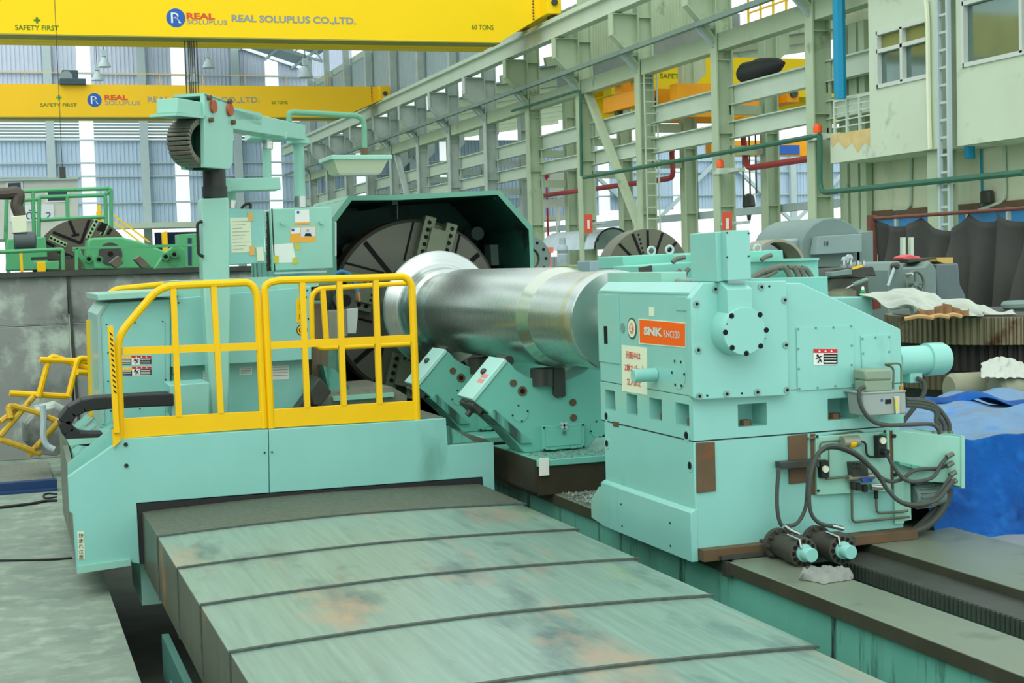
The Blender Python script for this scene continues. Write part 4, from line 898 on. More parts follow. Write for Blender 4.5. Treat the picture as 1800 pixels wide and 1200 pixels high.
# ---- steady rests
ST = mat('steady_rest_enamel', (112, 186, 168), .4, var=.06, dirt=(84, 130, 116), damt=.3, ds=2)
def steady(label, YS, first):
    t = thing('steady_rest', label, 'steady rest', (AX, YS, .5), 'steady rests under the roll')
    f = atY([(922, 790), (862, 728), (834, 706), (892, 635), (899, 640), (907, 650), (927, 662), (948, 669), (966, 672)], 9.6)
    pts = [V((p.x, YS, p.z)) for p in f]; pts[0].z = .745
    mir = [V((2 * AX - p.x, YS, p.z)) for p in pts[::-1]]
    obj('body', MB().prism(pts + mir, (0, .32, 0)), ST, t, bevel=.008)
    # arm end caps
    a, b = pts[2], pts[3]
    for sg in (1, -1):
        m = lambda p: V((AX + (p.x - AX) * sg, p.y, p.z))
        d = (b - a); nrm = V((-.73, 0, .68)); 
        obj('arm_cap', MB().prism([m(a + V((0, -.01, 0))), m(b + V((0, -.01, 0))), m(b + nrm * .035 + V((0, -.01, 0))), m(a + nrm * .035 + V((0, -.01, 0)))], (0, .34, 0)), mat('arm_cap_lit', (170, 220, 208), .35, var=.03) if 'arm_cap_lit' not in bpy.data.materials else bpy.data.materials['arm_cap_lit'], t, bevel=.006)  # upward arm faces get a paler enamel, top light put into the colour
        c = m(a + d * .62 + nrm * .05 + V((0, .16, 0))); obj('eyebolt', MB().lathe(c, m(V((AX, 0, 0)) + nrm) - V((AX, 0, 0)), [(-.02, .022), (.0, .026), (.012, .014)], 10), DSTEEL, t)
        e = m(a + d * -.02); f2 = m(a + V((.05, 0, -.06)))
        dn = m(V((AX + .66, 0, -.75))) - V((AX, 0, 0))
        obj('screw_housing', MB().lathe(m(a + d * .1 + V((.05, .16, -.05))), -(m(V((AX, 0, 0)) + d.normalized()) - V((AX, 0, 0))), [(0, .085), (.05, .085), (.06, .05), (.08, .022), (.12, .022)], 16), DSTEEL, t)
        e0, e1 = a + V((0, .01, 0)), a + (pts[1] - a) * .62 + V((0, .01, 0)); out = V((-.6, 0, -.8)) * .05
        obj('end_guard', MB().prism([m(e0), m(e0 + out * .7), m(e1 + out), m(e1)], (0, .3, 0)), DSTEEL, t, bevel=.008)
        q = m(b + d.normalized() * .01 + V((.03, .16, 0)))
        obj('roller', MB().cyl(m(b + V((.035, .06, .0))), m(b + V((.035, .26, .0))), .036, n=20), DSTEEL, t)
    obj('brace_channel', MB().prism([V((pts[1].x - .02, YS - .03, pts[1].z)), V((pts[1].x + .03, YS - .03, pts[1].z + .03)), V((pts[0].x + .05, YS - .03, .82)), V((pts[0].x - .04, YS - .03, .82))], (0, .38, 0)), TEALD, t)
    def disc(px, py, r, m, d=.006, nm='cover_disc'):
        c = at(px, py, Y=9.6); c = V((c.x, YS, c.z)); return obj(nm, MB().cyl(c, c + V((0, -d, 0)), r, n=20), m, t)
    disc(902, 673, .026, BROWN); disc(918, 687, .035, BROWN); disc(918, 687, .018, SLOT, .009, 'oil_hole'); disc(1007, 707, .026, BROWN); disc(1008, 734, .026, BROWN)
    for q in ((914, 726), (1051, 754)):
        c = at(*q, Y=9.6); c = V((c.x, YS, c.z)); o = disc(*q, .062, ST, .004, 'round_cover')
        for k in range(4):
            p = c + V((math.cos(k * PI / 2 + .2), 0, math.sin(k * PI / 2 + .2))) * .058; obj('screw', MB().cyl(p, p + V((0, -.008, 0)), .007, n=6), DARK, o)
    q0, q1 = at(950, 782, Y=9.6), at(1022, 742, Y=9.6)
    dr = obj('hatch', MB().box(q0.x, q1.x, YS - .05, YS, .76, q1.z), ST, t, bevel=.005)
    obj('hatch_inset', MB().box(q0.x + .025, q1.x - .025, YS - .056, YS - .051, .785, q1.z - .03), ST, dr, bevel=.003)
    xm = (q0.x + q1.x) / 2
    obj('wing_knob', MB().obox((xm, YS - .065, q1.z - .005), (.022, 0, .022), (0, .006, 0), (-.006, 0, .006)).obox((xm, YS - .065, q1.z - .005), (.022, 0, -.022), (0, .006, 0), (.006, 0, .006)), BLGR, dr)
    obj('padlock', MB().box(xm - .012, xm + .012, YS - .07, YS - .057, q1.z - .07, q1.z - .045), CHROME, dr)
    for a_, b_ in ((.03, .03), (.97, .03), (.03, .93), (.97, .93)):
        c = V((q0.x + (q1.x - q0.x) * a_, YS - .05, .76 + (q1.z - .76) * b_)); obj('screw', MB().cyl(c, c + V((0, -.012, 0)), .008, n=6), DARK, dr)
    for s_ in (.25, .72):
        c = q0.x + (q1.x - q0.x) * s_; obj('hinge', MB().box(c - .02, c + .02, YS - .062, YS - .05, .76, .776), ST, dr)
    c0 = at(971, 640, Y=9.75)
    rb = obj('roller_block', MB().cyl((AX - .09, YS + .02, 1.345), (AX - .09, YS + .02, 1.22), .085, n=24), DSTEEL, t)
    obj('plunger', MB().prism([(AX - .02, YS - .035, 1.34), (AX + .07, YS - .035, 1.34), (AX + .07, YS - .035, 1.14), (AX + .05, YS - .035, 1.13), (AX, YS - .035, 1.13), (AX - .02, YS - .035, 1.15)], (0, .2, 0)), DSTEEL, t, bevel=.006)
    if first:
        s0 = pts[2] + (pts[3] - pts[2]) * .38 + V((-.73, 0, .68)) * .036 + V((0, .03, 0)); dd = (pts[3] - pts[2]).normalized()
        for k in (0, 1): obj('red_sticker', MB().prism([s0 + dd * .045 * k + V((0, .0, 0)), s0 + dd * (.045 * k + .03), s0 + dd * (.045 * k + .03) + V((0, .12, 0)), s0 + dd * .045 * k + V((0, .12, 0))], V((-.73, 0, .68)) * .002), flat('pink_sticker', (230, 140, 130)) if k == 0 else bpy.data.materials['pink_sticker'], t)
    # saddle
    zs = .72
    obj('saddle_plate', MB().box(3.42, 4.9, YS - .42, YS + .55, .70, .745), ST, t, bevel=.005)
    obj('saddle_block', MB().box(3.425, 4.9, YS - .40, YS + .55, .50, .70), mat('oily_saddle', (62, 58, 44), .5, metal=.2, var=.25, vs=3, dirt=(40, 44, 36), damt=.4, ds=3) if 'oily_saddle' not in bpy.data.materials else bpy.data.materials['oily_saddle'], t)
    obj('saddle_side', MB().box(3.405, 3.423, YS - .40, YS + .55, .52, .745), bpy.data.materials['oily_saddle'], t)
    obj('name_plate', MB().box(3.43, 3.50, YS - .432, YS - .42, .64, .76), WHITE, t)
    return t
steady('front steady rest, fully visible, next to the tailstock', 9.6, True)
steady('rear steady rest, half hidden behind the yellow railing', 11.05, False)
swarf('swarf', 'loose chips scattered on the front steady rest saddle plate', 700, lambda r: (r.uniform(3.45, 4.1), r.uniform(9.2, 9.55)), lambda x, y: .745, .01, 3)
# ---- tool slide in front of the chuck
YS_ = 11.6
tp = thing('tool_slide', 'tool post and cross slide beside the chuck, seen through the yellow railing', 'tool slide', at(600, 720, Y=YS_))
GRY = mat('worn_slide_way', (136, 138, 122), .4, metal=.3, var=.15, vs=5, stretch=(6, 1, .6))
obj('vertical_way', MB().prism(atY([(546, 535), (575, 533), (577, 650), (563, 668), (549, 668)], YS_), (0, .5, 0)), mat('brown_slide_way', (120, 104, 84), .5, metal=.2, var=.2, vs=5, stretch=(6, 1, .4)), tp)
obj('tool_block', MB().prism(atY([(575, 546), (612, 543), (612, 590), (577, 600)], YS_ - .02), (0, .45, 0)), GRY, tp, bevel=.006)
obj('tool_holder', MB().prism(atY([(610, 543), (629, 541), (629, 560), (626, 586), (611, 586)], YS_ - .04), (0, .3, 0)), mat('pale_tool_steel', (176, 186, 180), .4, metal=.3, var=.05), tp, bevel=.004)
c = at(607, 528, Y=YS_); obj('spindle_nose', MB().cyl(c, c + V((0, .4, 0)), .09, n=20), DSTEEL, tp); obj('spindle_bore', MB().cyl(c + V((0, -.004, 0)), c, .05, n=16), SLOT, tp)
obj('motor_head', MB().prism(atY([(582, 500), (625, 505), (625, 545), (582, 548)], YS_ + .1), (0, .4, 0)), mat('dark_head', (58, 66, 60), .5, metal=.2), tp, bevel=.01)
obj('guide_cone', MB().prism(atY([(568, 642), (590, 650), (622, 690), (622, 700), (580, 695)], YS_ - .2), (0, .5, 0)), TEALD, tp)
obj('slide_plate', MB().prism(atY([(556, 692), (690, 680), (715, 695), (715, 709), (560, 722)], YS_ - .35), (0, .9, 0)), GRY, tp)
obj('slide_rail', MB().prism(atY([(585, 697), (693, 690), (693, 697), (586, 705)], YS_ - .4), (0, .1, 0)), TEALG, tp)
obj('tool_turret', MB().prism(atY([(544, 689), (562, 663), (583, 689), (564, 712), (552, 712)], YS_ - .6), (0, .35, 0)), DSTEEL, tp, bevel=.008)
obj('turret_arm', MB().prism(atY([(520, 722), (545, 688), (556, 695), (535, 722)], YS_ - .5), (0, .2, 0)), DSTEEL, tp)
bl = mat('blue_coolant_hose', (40, 110, 150), .4)
obj('coolant_hose', MB().tube(spline(atY([(584, 488), (592, 480), (603, 478), (615, 484), (624, 500), (628, 514)], YS_ - .1), 5), .018, 8), bl, tp)
obj('coolant_nozzle', MB().cyl(at(628, 514, Y=YS_ - .1), at(632, 530, Y=YS_ - .1), .02, .01, n=8), mat('copper_nozzle', (190, 130, 80), .4, metal=.5), tp)
obj('valve_cluster', MB().box(*[v for p in zip(at(550, 528, Y=YS_ - .15), at(562, 500, Y=YS_)) for v in sorted(p)]), BROWN, tp, bevel=.01)
# ================================================================== TAILSTOCK
XL = 3.42
ts = thing('tailstock', 'massive teal lathe tailstock with an orange nameplate, right of centre', 'tailstock', (4.05, 7.4, .5))
zl, zm_, zt0 = .50, 1.132, 1.92
# lower slide
obj('base', MB().prism([(XL, YT, .555), (XL, YT, zm_), (4.70, YT, zm_), (4.72, YT, .555)], (0, 1.2, 0)), TEAL, ts, bevel=.006)
obj('skirt', MB().prism([(XL + .01, YT - .004, .775), (XL - .03, YT - .004, .755), (XL - .03, YT - .004, .49), (XL + .01, YT - .004, .49)], (0, 1.21, 0)), TEAL, ts, bevel=.003)
obj('skirt_wiper', MB().prism([(XL - .02, 8.0, .49), (XL - .02, 8.0, .72), (XL - .02, 8.06, .72), (XL - .02, 8.19, .62), (XL - .02, 8.19, .51)], (.08, 0, 0)), TEALG, ts)
def onX(px, py, X=XL): return at(px, py, X=X)
for q in ((1092, 886), (1094, 924), (1178, 919), (1179, 959)):
    c = onX(*q, X=XL - .03); obj('screw', MB().cyl(c, c + V((-.004, 0, 0)), .006, n=8), DARK, ts)
obj('slide_gib', MB().prism([(XL + .01, YT - .07, .5), (XL + .01, YT - .07, .56), (3.90, YT - .07, .56), (3.90, YT - .07, .5)], (0, .2, 0)), BROWN, ts)
obj('slide_gib', MB().box(3.52, 3.88, YT - .10, YT - .06, .505, .525).box(3.53, 3.58, YT - .13, YT - .08, .42, .50), DSTEEL, ts)
obj('slide_gib', MB().box(4.25, 4.76, YT - .08, YT + 1, .5, .555), BROWN, ts, bevel=.004)
obj('clamp_beam', MB().box(3.80, 4.30, YT - .16, YT + .1, .45, .575), DSTEEL, ts, bevel=.004)
def pad(poly, m=BROWN, d=.012, nm='brown_plate'): return obj(nm, MB().prism(atY(poly, YT), (0, -d, 0)), m, ts, bevel=.003)
pad([(1223, 778), (1255, 776), (1257, 862), (1224, 866)]); pad([(1384, 766), (1418, 762), (1418, 847), (1386, 850)]); pad([(1424, 762), (1432, 762), (1434, 868), (1426, 869)]); pad([(1560, 757), (1568, 756), (1570, 858), (1562, 858)])
# lower band of the housing with bolt pockets on two sides
yb = YT + 1.24; zb2 = 1.37
def hole(poly, X=None, Y=None):
    p = [at(*q, X=X) if X else at(*q, Y=Y) for q in poly]; k = 1 if X else 0
    return (min(v[k] for v in p), max(v[k] for v in p), sum(v.z for v in p if v.z < sum(w_.z for w_ in p) / len(p)) / 2, sum(v.z for v in p if v.z > sum(w_.z for w_ in p) / len(p)) / 2)
hs = [hole(p, X=XL) for p in ([(1064, 687), (1081, 691), (1081, 727), (1064, 723)], [(1101, 694), (1120, 698), (1121, 735), (1102, 731)], [(1142, 702), (1163, 706), (1164, 745), (1142, 741)], [(1187, 710), (1211, 714), (1212, 753), (1188, 750)])]
hs = [(a, b, 1.205, 1.325) for a, b, _, _ in hs]
mb = MB().panel(lambda u, v, d: V((XL + d, u, v)), YT, yb, zm_ + .004, zb2, hs, .13)
fh = [(at(1297, 730, Y=YT).x, at(1348, 730, Y=YT).x, at(1320, 749, Y=YT).z, at(1320, 709, Y=YT).z), (at(1455, 720, Y=YT).x, at(1505, 720, Y=YT).x, at(1480, 737, Y=YT).z, at(1480, 699, Y=YT).z)]
fh = [(a, b, min(c, 1.23), min(d, zb2 - .012)) for a, b, c, d in fh]
xr = at(1588, 700, Y=YT).x
mb.panel(lambda u, v, d: V((u, YT + d, v)), XL, xr, zm_ + .004, zb2, fh, .16)
mb.face((XL, YT, zm_ + .004), (xr, YT, zm_ + .004), (xr, yb, zm_ + .004), (XL, yb, zm_ + .004)); mb.face((xr, YT, zm_ + .004), (xr, yb, zm_ + .004), (xr, yb, zb2), (xr, YT, zb2)); mb.face((XL, yb, zm_), (xr, yb, zm_), (xr, yb, zb2), (XL, yb, zb2))
bmesh_band = obj('bolt_band', mb, TEAL, ts, recalc=False)
for a, b, c, d in hs: obj('clamp_bolt', MB().cyl((XL + .05, a * .4 + b * .6 - .02, c), (XL + .05, a * .4 + b * .6 - .02, c + .035), .022, n=6), BROWN, ts)
for a, b, c, d in fh: obj('clamp_bolt', MB().cyl(((a + b) / 2 - .01, YT + .06, c), ((a + b) / 2 - .01, YT + .06, c + .03), .032, n=6), BROWN, ts)
obj('seam', MB().box(XL - .001, XL + .3, YT - .001, YT + .001, zm_ - .002, zm_ + .004).box(XL - .0015, XL, YT, yb, zm_ - .002, zm_ + .004).box(XL, xr, YT - .0015, YT, zm_ - .002, zm_ + .004), DARK, ts)
# upper housing
ch_ = at(1232, 497, Y=YT); tr_ = at(1408, 497, Y=YT); sl_ = at(1583, 578, Y=YT)
obj('housing', MB().prism([V((XL, YT, zb2)), V((XL, YT, zt0)), V((ch_.x, YT, ch_.z)), V((tr_.x, YT, tr_.z)), V((sl_.x, YT, sl_.z)), V((xr, YT, zb2))], (0, 1.24, 0)), TEAL, ts, bevel=.006)
obj('chamfer_cap', MB().prism([V((XL - .002, YT + .02, zt0 - .012)), V((XL - .002, YT + .02, zt0 + .002)), V((ch_.x + .0, YT + .02, ch_.z + .003)), V((ch_.x + .03, YT + .02, ch_.z + .003)), V((ch_.x + .03, YT + .02, ch_.z - .02))], (0, 1.2, 0)), TEAL, ts, bevel=.003)
obj('end_hatch', MB().box(XL - .006, XL, at(1090, 600, X=XL).y, 8.04, at(1070, 637, X=XL).z, zt0 - .02), TEAL, ts, bevel=.002)
obj('corner_plate', MB().box(XL - .005, XL, YT + .0, at(1189, 545, X=XL).y, at(1200, 546, X=XL).z, zt0 - .02), TEAL, ts, bevel=.002)
obj('slot_hole', MB().prism(atX([(1061, 573), (1067, 573), (1068, 604), (1062, 604)], XL - .007), (.002, 0, 0)), SLOT, ts)
# front plate
YPn = YT - .055
plate = [(1214, 524), (1236, 496), (1382, 493), (1388, 692), (1385, 695), (1224, 703), (1218, 698)]
obj('front_plate', MB().prism(atY(plate, YPn), (0, .055, 0)), TEAL, ts, bevel=.006)
for q in ((1257, 508), (1224, 534), (1227, 615), (1229, 696), (1277, 692), (1331, 689), (1383, 685), (1381, 606), (1379, 527), (1338, 504)):
    c = at(*q, Y=YPn); b = obj('bolt', MB().lathe(c, (0, -1, 0), [(0, .019), (.006, .019), (.006, .013)], 14), mat('bolt_grey_teal', (132, 170, 158), .4, metal=.2) if 'bolt_grey_teal' not in bpy.data.materials else bpy.data.materials['bolt_grey_teal'], ts)
    obj('socket', MB().cyl(c + V((0, -.007, 0)), c + V((0, -.009, 0)), .009, n=6), SLOT, b)
for q in ((1243, 695), (1304, 691), (1352, 503)):
    c = at(*q, Y=YPn); obj('dowel', MB().cyl(c, c + V((0, -.003, 0)), .006, n=8), SLOT, ts)
# quill cap
YQ = YPn - .13; qc = at(1309, 582, Y=YQ); qc = V((qc.x, YQ, qc.z))
rq = .128
qp = obj('quill_cap', MB().lathe(V((qc.x, YPn, qc.z)), (0, -1, 0), [(0, rq + .004), (.12, rq), (.13, rq - .006)], 56), TEAL, ts)
for k, (px, py) in enumerate(((1286, 555), (1336, 553), (1275, 584), (1347, 580), (1287, 611), (1337, 608), (1312, 621))):
    c = at(px, py, Y=YQ); obj('bolt_hole', MB().cyl(c, c + V((0, -.002, 0)), .0145, n=14), SLOT, qp)
for px, py in ((1278, 569), (1345, 595)):
    c = at(px, py, Y=YQ); obj('pin_hole', MB().cyl(c, c + V((0, -.002, 0)), .004, n=8), SLOT, qp)
key = [V((at(1281, 0, Y=YQ).x, YQ, at(1300, 508, Y=YQ).z)), ]
kx0, kx1 = at(1282, 520, Y=YQ).x, at(1326, 520, Y=YQ).x; kz0, kz1 = at(1300, 541, Y=YQ).z - .03, at(1300, 508, Y=YQ).z
obj('key_block', MB().add([(kx0, YQ + .02, kz0), (kx1, YQ + .02, kz0), (kx1, YQ + .02, kz1), (kx0, YQ + .02, kz1), (kx0, YPn, kz0), (kx1, YPn, kz0), (kx1, YPn, kz1 + .055), (kx0, YPn, kz1 + .055)],
    [[0, 1, 2, 3], [0, 4, 7, 3], [1, 5, 6, 2], [3, 2, 6, 7], [4, 5, 6, 7], [0, 1, 5, 4]]), TEAL, ts, bevel=.003)
ql = [(1258, 405), (1319, 403), (1322, 492), (1260, 495)]
obj('quill_box', MB().prism(atY([(1277, 405), (1318, 404), (1321, 491), (1279, 493)], YQ + .03), (0, .06, 0)), TEAL, ts, bevel=.004)
obj('quill_box_side', MB().prism(atY([(1258, 408), (1280, 406), (1282, 493), (1261, 495)], YQ + .09), (0, .30, 0)), TEAL, ts, bevel=.004)
for q in ((1278, 409), (1278, 452), (1316, 410), (1316, 450)):
    c = at(*q, Y=YQ + .029); obj('screw', MB().cyl(c, c + V((0, -.004, 0)), .005, n=6), DARK, ts)
# cover panels on the wing
def cover(poly, scr):
    o = obj('access_cover', MB().prism(atY(poly, YT), (0, -.008, 0)), TEAL, ts, bevel=.002)
    for q in scr:
        c = at(*q, Y=YT - .008); obj('screw', MB().cyl(c, c + V((0, -.004, 0)), .006, n=8), mat('screw_teal', (96, 150, 136), .4) if 'screw_teal' not in bpy.data.materials else bpy.data.materials['screw_teal'], o)
cover([(1399, 576), (1499, 571), (1501, 680), (1401, 687)], [(1403, 578), (1434, 576), (1465, 575), (1496, 573), (1403, 613), (1404, 648), (1405, 683), (1437, 681), (1468, 678), (1497, 641), (1497, 607), (1498, 676)])
cover([(1512, 590), (1563, 586), (1566, 655), (1515, 660)], [(1516, 595), (1539, 593), (1563, 592), (1517, 621), (1563, 618)])
warn(ts, 1430, 613, 1472, 642, YT - .009)
# left side: nameplate, emblem, notice, plug, cover
pl_ = sticker(ts, [(1123, 560), (1205, 567), (1205, 611), (1124, 604)], XL, CREAM, .003, 'X', 'nameplate')
sticker(pl_, [(1124, 561.5), (1204, 568.5), (1204, 609), (1125, 602)], XL - .0035, ORED, .001, 'X', 'plate_face')
def sideText(s, x0, y0, x1, y1, h, m, par, name='lettering', X=XL - .006, bold=.015):  # bottom-left, bottom-right and letter height (px)
    a, b, c = at(x0, y0, X=X), at(x1, y1, X=X), at(x0, y0 - h, X=X)
    text(name, s, a, V((0, b.y - a.y, b.z - a.z)), V((0, 0, c.z - a.z)), m, par, lift=.001, bold=bold)
sideText('SNK', 1132, 588.5, 1165, 592, 15, flat('plate_silver', (206, 210, 196), .5), pl_, bold=.06)
sideText('RNC130', 1167, 592.5, 1195, 595, 12.5, bpy.data.materials['plate_silver'], pl_)
c = at(1111.5, 577, X=XL)
em = obj('round_badge', MB().cyl(c, c + V((-.004, 0, 0)), .062, n=32), mat('badge_green', (60, 96, 80), .5), ts)
for r, m_, d in ((.052, CREAM, .005), (.032, flat('badge_red', (214, 80, 40)), .006), (.026, CREAM, .007), (.022, bpy.data.materials['badge_red'], .008)):
    obj('badge_ring', MB().cyl(c, c + V((-d, 0, 0)), r, n=28), m_, em)
obj('badge_figure', MB().cyl(c + V((-.008, 0, .008)), c + V((-.009, 0, .008)), .009, n=12).cyl(c + V((-.008, 0, -.008)), c + V((-.009, 0, -.008)), .009, n=12), CREAM, em)
nt_ = sticker(ts, [(1093, 606), (1137, 611), (1138, 694), (1094, 687)], XL, CREAM, .002, 'X', 'notice_sign')
REDT = flat('red_lettering', (214, 88, 66), .6)
for s, x0, y0, x1, y1, h in (('回転中は', 1101, 629.5, 1126, 633, 13), ('Z軸カバー上', 1098, 651.5, 1133, 656, 13), ('立入禁止', 1102, 676, 1127, 680, 13)): sideText(s, x0, y0, x1, y1, h, REDT, nt_, 'red_text', XL - .003)
c = at(1153, 658, X=XL); obj('plug', MB().cyl(c, c + V((-.14, 0, 0)), .038, n=24), TEAL, ts, bevel=.004)
c = at(1193, 656, X=XL); o = obj('round_cover', MB().cyl(c, c + V((-.003, 0, 0)), .085, n=36), TEAL, ts)
for k in range(6):
    p = c + V((0, math.cos(k * PI / 3), math.sin(k * PI / 3))) * .074; obj('screw', MB().cyl(p, p + V((-.006, 0, 0)), .008, n=8), DARK, o)
c = at(1095, 576, X=XL); obj('vent_disc', MB().cyl(c, c + V((-.003, 0, 0)), .03, n=20), mat('vent_teal', (110, 150, 140), .5), ts)
c = at(1145, 548, X=XL); sticker(ts, [(1141, 539), (1150, 540), (1150, 555), (1141, 555)], XL, CREAM, .001, 'X', 'faded_label')
for q in ((1066, 731), (1207, 765), (1067, 779), (1213, 818)):
    c = at(*q, X=XL); o = obj('lifting_hole_rim', MB().cyl(c, c + V((-.002, 0, 0)), .036, n=24), TEAL, ts); obj('lifting_hole', MB().cyl(c, c + V((-.004, 0, 0)), .021, n=18), SLOT, o)
c = at(1083, 746, X=XL); obj('paint_chip', MB().prism(atX([(1078, 740), (1088, 742), (1088, 751), (1078, 749)], XL), (-.002, 0, 0)), BROWN, ts)
# top boxes behind the chamfer
zc = ch_.z
tb = [at(1068, 497, X=3.56), at(1163, 497, X=3.56)]
obj('top_box', MB().box(3.56, 3.72, tb[1].y, tb[0].y, zc - .01, at(1110, 479, X=3.56).z), TEALG, ts, bevel=.004)
obj('top_cable', MB().tube(spline(atX([(1165, 492), (1200, 495), (1230, 492), (1262, 491)], 3.66), 4), .016, 8), mat('grey_conduit', (136, 150, 140), .4, metal=.2), ts)
# clamp cylinders
IRON = mat('blackened_iron', (74, 72, 64), .5, metal=.3, var=.15, vs=6)
for k, (px, py) in enumerate(((1413, 971), (1481, 966))):
    yf = 6.40; c = at(px, py, Y=yf); ax = V((0, -1, 0)); b0 = V((c.x, YT - .13, c.z))
    o = obj('clamp_cylinder', MB().lathe(b0, ax, [(0, .086), (.035, .086), (.036, .066), (.17, .066), (.171, .078), (.27, .078), (.272, .074)], 32), IRON, ts, label='%s clamp cylinder with a teal cap' % ('left', 'right')[k])
    ye = b0.y - .272
    for j in range(12):
        a = 2 * PI * j / 12; p = V((c.x + math.cos(a) * .060, ye, c.z + math.sin(a) * .060)); obj('bolt_hole', MB().cyl(p, p + V((0, -.003, 0)), .011, n=8), SLOT, o)
    for j in range(10):
        a = 2 * PI * j / 10; p = V((c.x + math.cos(a) * .076, b0.y - .036, c.z + math.sin(a) * .076)); obj('bolt_head', MB().cyl(p, p + V((0, -.02, 0)), .009, n=8), DSTEEL, o)
    obj('end_cap', MB().lathe(V((c.x, ye, c.z)), ax, [(0, .046), (.012, .046), (.013, .037), (.075, .037), (.08, .034)], 24), TEAL, o)
    obj('fitting', MB().tube([V((c.x - .03, ye - .02, c.z + .03)), V((c.x - .03, ye - .01, c.z + .07)), V((c.x - .06, ye + .06, c.z + .088))], .008, 6), CHROME, o)
rag = MB(); n = 14; rr = random.Random(5); g_ = [[None] * (n + 1) for _ in range(9)]
c0 = at(1405, 1015, Z=.5); u_ = at(1500, 1014, Z=.5) - c0; v_ = at(1443, 1000, Z=.5) - at(1440, 1024, Z=.5)
for j in range(9):
    for i in range(n + 1):
        e = 1 - .5 * abs(i / n - .5) * 2 * (1 if j not in (0, 8) else 1.3)
        p = c0 + u_ * (i / n) + v_ * ((j / 8 - .5) * e + rr.uniform(-.04, .04)); p.z = .503 + (.0 if j in (0, 8) or i in (0, n) else .012 + .022 * abs(math.sin(i * .9 + j * .7)) + rr.uniform(0, .01)); g_[j][i] = p
rag.v = [p for r in g_ for p in r]; rag.f = [[j * (n + 1) + i, j * (n + 1) + i + 1, (j + 1) * (n + 1) + i + 1, (j + 1) * (n + 1) + i] for j in range(8) for i in range(n)]
tag(obj('rag', rag, mat('dirty_grey_rag', (132, 138, 130), .9, var=.2, vs=12), smooth=80), 'crumpled grey rag lying on the bed way below the clamp cylinders', 'rag')
# manifold, hydraulic plate
def Yb(poly, Y, d, m, nm, par=ts, **k): return obj(nm, MB().prism(atY(poly, Y), (0, -d, 0)), m, par, **k)
Yb([(1362, 810), (1430, 805), (1431, 818), (1363, 822)], YT - .012, .06, DSTEEL, 'manifold_bar', bevel=.003)
hp = Yb([(1430, 766), (1559, 757), (1562, 862), (1432, 869)], YT - .004, .025, TEALG, 'hydraulic_plate', bevel=.003)
YH2 = YT - .03
for q in ((1436, 767), (1555, 758), (1438, 862)):
    c = at(*q, Y=YH2); obj('bolt', MB().cyl(c, c + V((0, -.006, 0)), .008, n=8), DARK, hp)
c = at(1494, 777, Y=YH2 - .04); obj('pump', MB().cyl(c - V((.05, 0, -.004)), c + V((.05, 0, .004)), .033, n=16), mat('aluminium_pump', (146, 150, 130), .4, metal=.4), hp); obj('pump_band', MB().cyl(c - V((.012, 0, 0)), c + V((.022, 0, 0)), .0335, n=16), YEL, hp)
obj('valve_block', MB().prism(atY([(1535, 765), (1549, 764), (1550, 802), (1536, 803)], YH2), (0, -.05, 0)), DARK, hp, bevel=.003)
obj('green_tag_plate', MB().prism(atY([(1546, 762), (1558, 761), (1559, 800), (1547, 801)], YH2), (0, -.006, 0)), mat('green_tag', (70, 150, 110), .5), hp)
for q in ((1551, 774), (1450, 824)):
    c = at(*q, Y=YH2 - .05); obj('pressure_gauge', MB().cyl(c, c + V((0, -.012, 0)), .019, n=16), CREAM, hp)
c = at(1552, 793, Y=YH2 - .05); obj('gauge_knob', MB().cyl(c, c + V((0, -.04, 0)), .018, n=12), DARK, hp)
Yb([(1488, 811), (1516, 809), (1518, 834), (1490, 836)], YH2, .05, DSTEEL, 'solenoid_valve', hp, bevel=.003)
for j in range(6):
    c = at(1500 + 5 * (j % 3), 815 + 8 * (j // 3), Y=YH2 - .05); obj('port', MB().cyl(c, c + V((0, -.002, 0)), .004, n=6), SLOT, hp)
Yb([(1436, 808), (1449, 807), (1450, 838), (1438, 839)], YH2, .04, DARK, 'valve_block', hp, bevel=.003)
a, b = at(1490, 840, Y=YH2 - .03), at(1536, 836, Y=YH2 - .03); obj('check_valve', MB().cyl(a, b, .018, n=12), mat('zinc_valve', (150, 150, 130), .35, metal=.6), hp)
obj('blue_lever', MB().prism(atY([(1512, 840), (1532, 838), (1530, 846), (1514, 847)], YH2 - .05), (0, -.02, 0)), mat('blue_lever', (60, 90, 170), .4), hp, bevel=.003)
a, b = at(1530, 856, Y=YH2 - .03), at(1550, 855, Y=YH2 - .03); obj('line_filter', MB().cyl(a, b, .019, n=12), CHROME, hp)
for q in ((1500, 853), (1508, 855), (1520, 858)):
    c = at(*q, Y=YH2 - .03); obj('elbow', MB().obox(c, (.013, 0, 0), (0, .013, 0), (0, 0, .02)), DARK, hp, bevel=.003)
PIPE = mat('steel_tube_line', (110, 112, 92), .35, metal=.6)
def line(pts, r, m, nm, par, Y, sm=0, rd=.03): return obj(nm, MB().tube(spline(atY(pts, Y), sm) if sm else rounded(atY(pts, Y), rd), r, 8), m, par)
line([(1441, 806), (1441, 777), (1476, 774)], .005, PIPE, 'tube_line', hp, YH2 - .02); line([(1505, 775), (1522, 776), (1523, 802), (1540, 803)], .006, DARK, 'tube_line', hp, YH2 - .02)
line([(1420, 771), (1510, 757), (1520, 762), (1540, 763)], .005, PIPE, 'tube_line', ts, YT - .02); line([(1452, 841), (1490, 838)], .007, PIPE, 'tube_line', hp, YH2 - .03); line([(1457, 840), (1457, 790)], .004, PIPE, 'tube_line', hp, YH2 - .02)
line([(1497, 850), (1498, 918), (1590, 909), (1598, 908)], .007, PIPE, 'tube_line', ts, YT - .03); line([(1540, 872), (1541, 902), (1588, 899), (1596, 897)], .007, PIPE, 'tube_line', ts, YT - .03); line([(1540, 862), (1540, 876)], .012, DARK, 'tube_nut', ts, YT - .03)
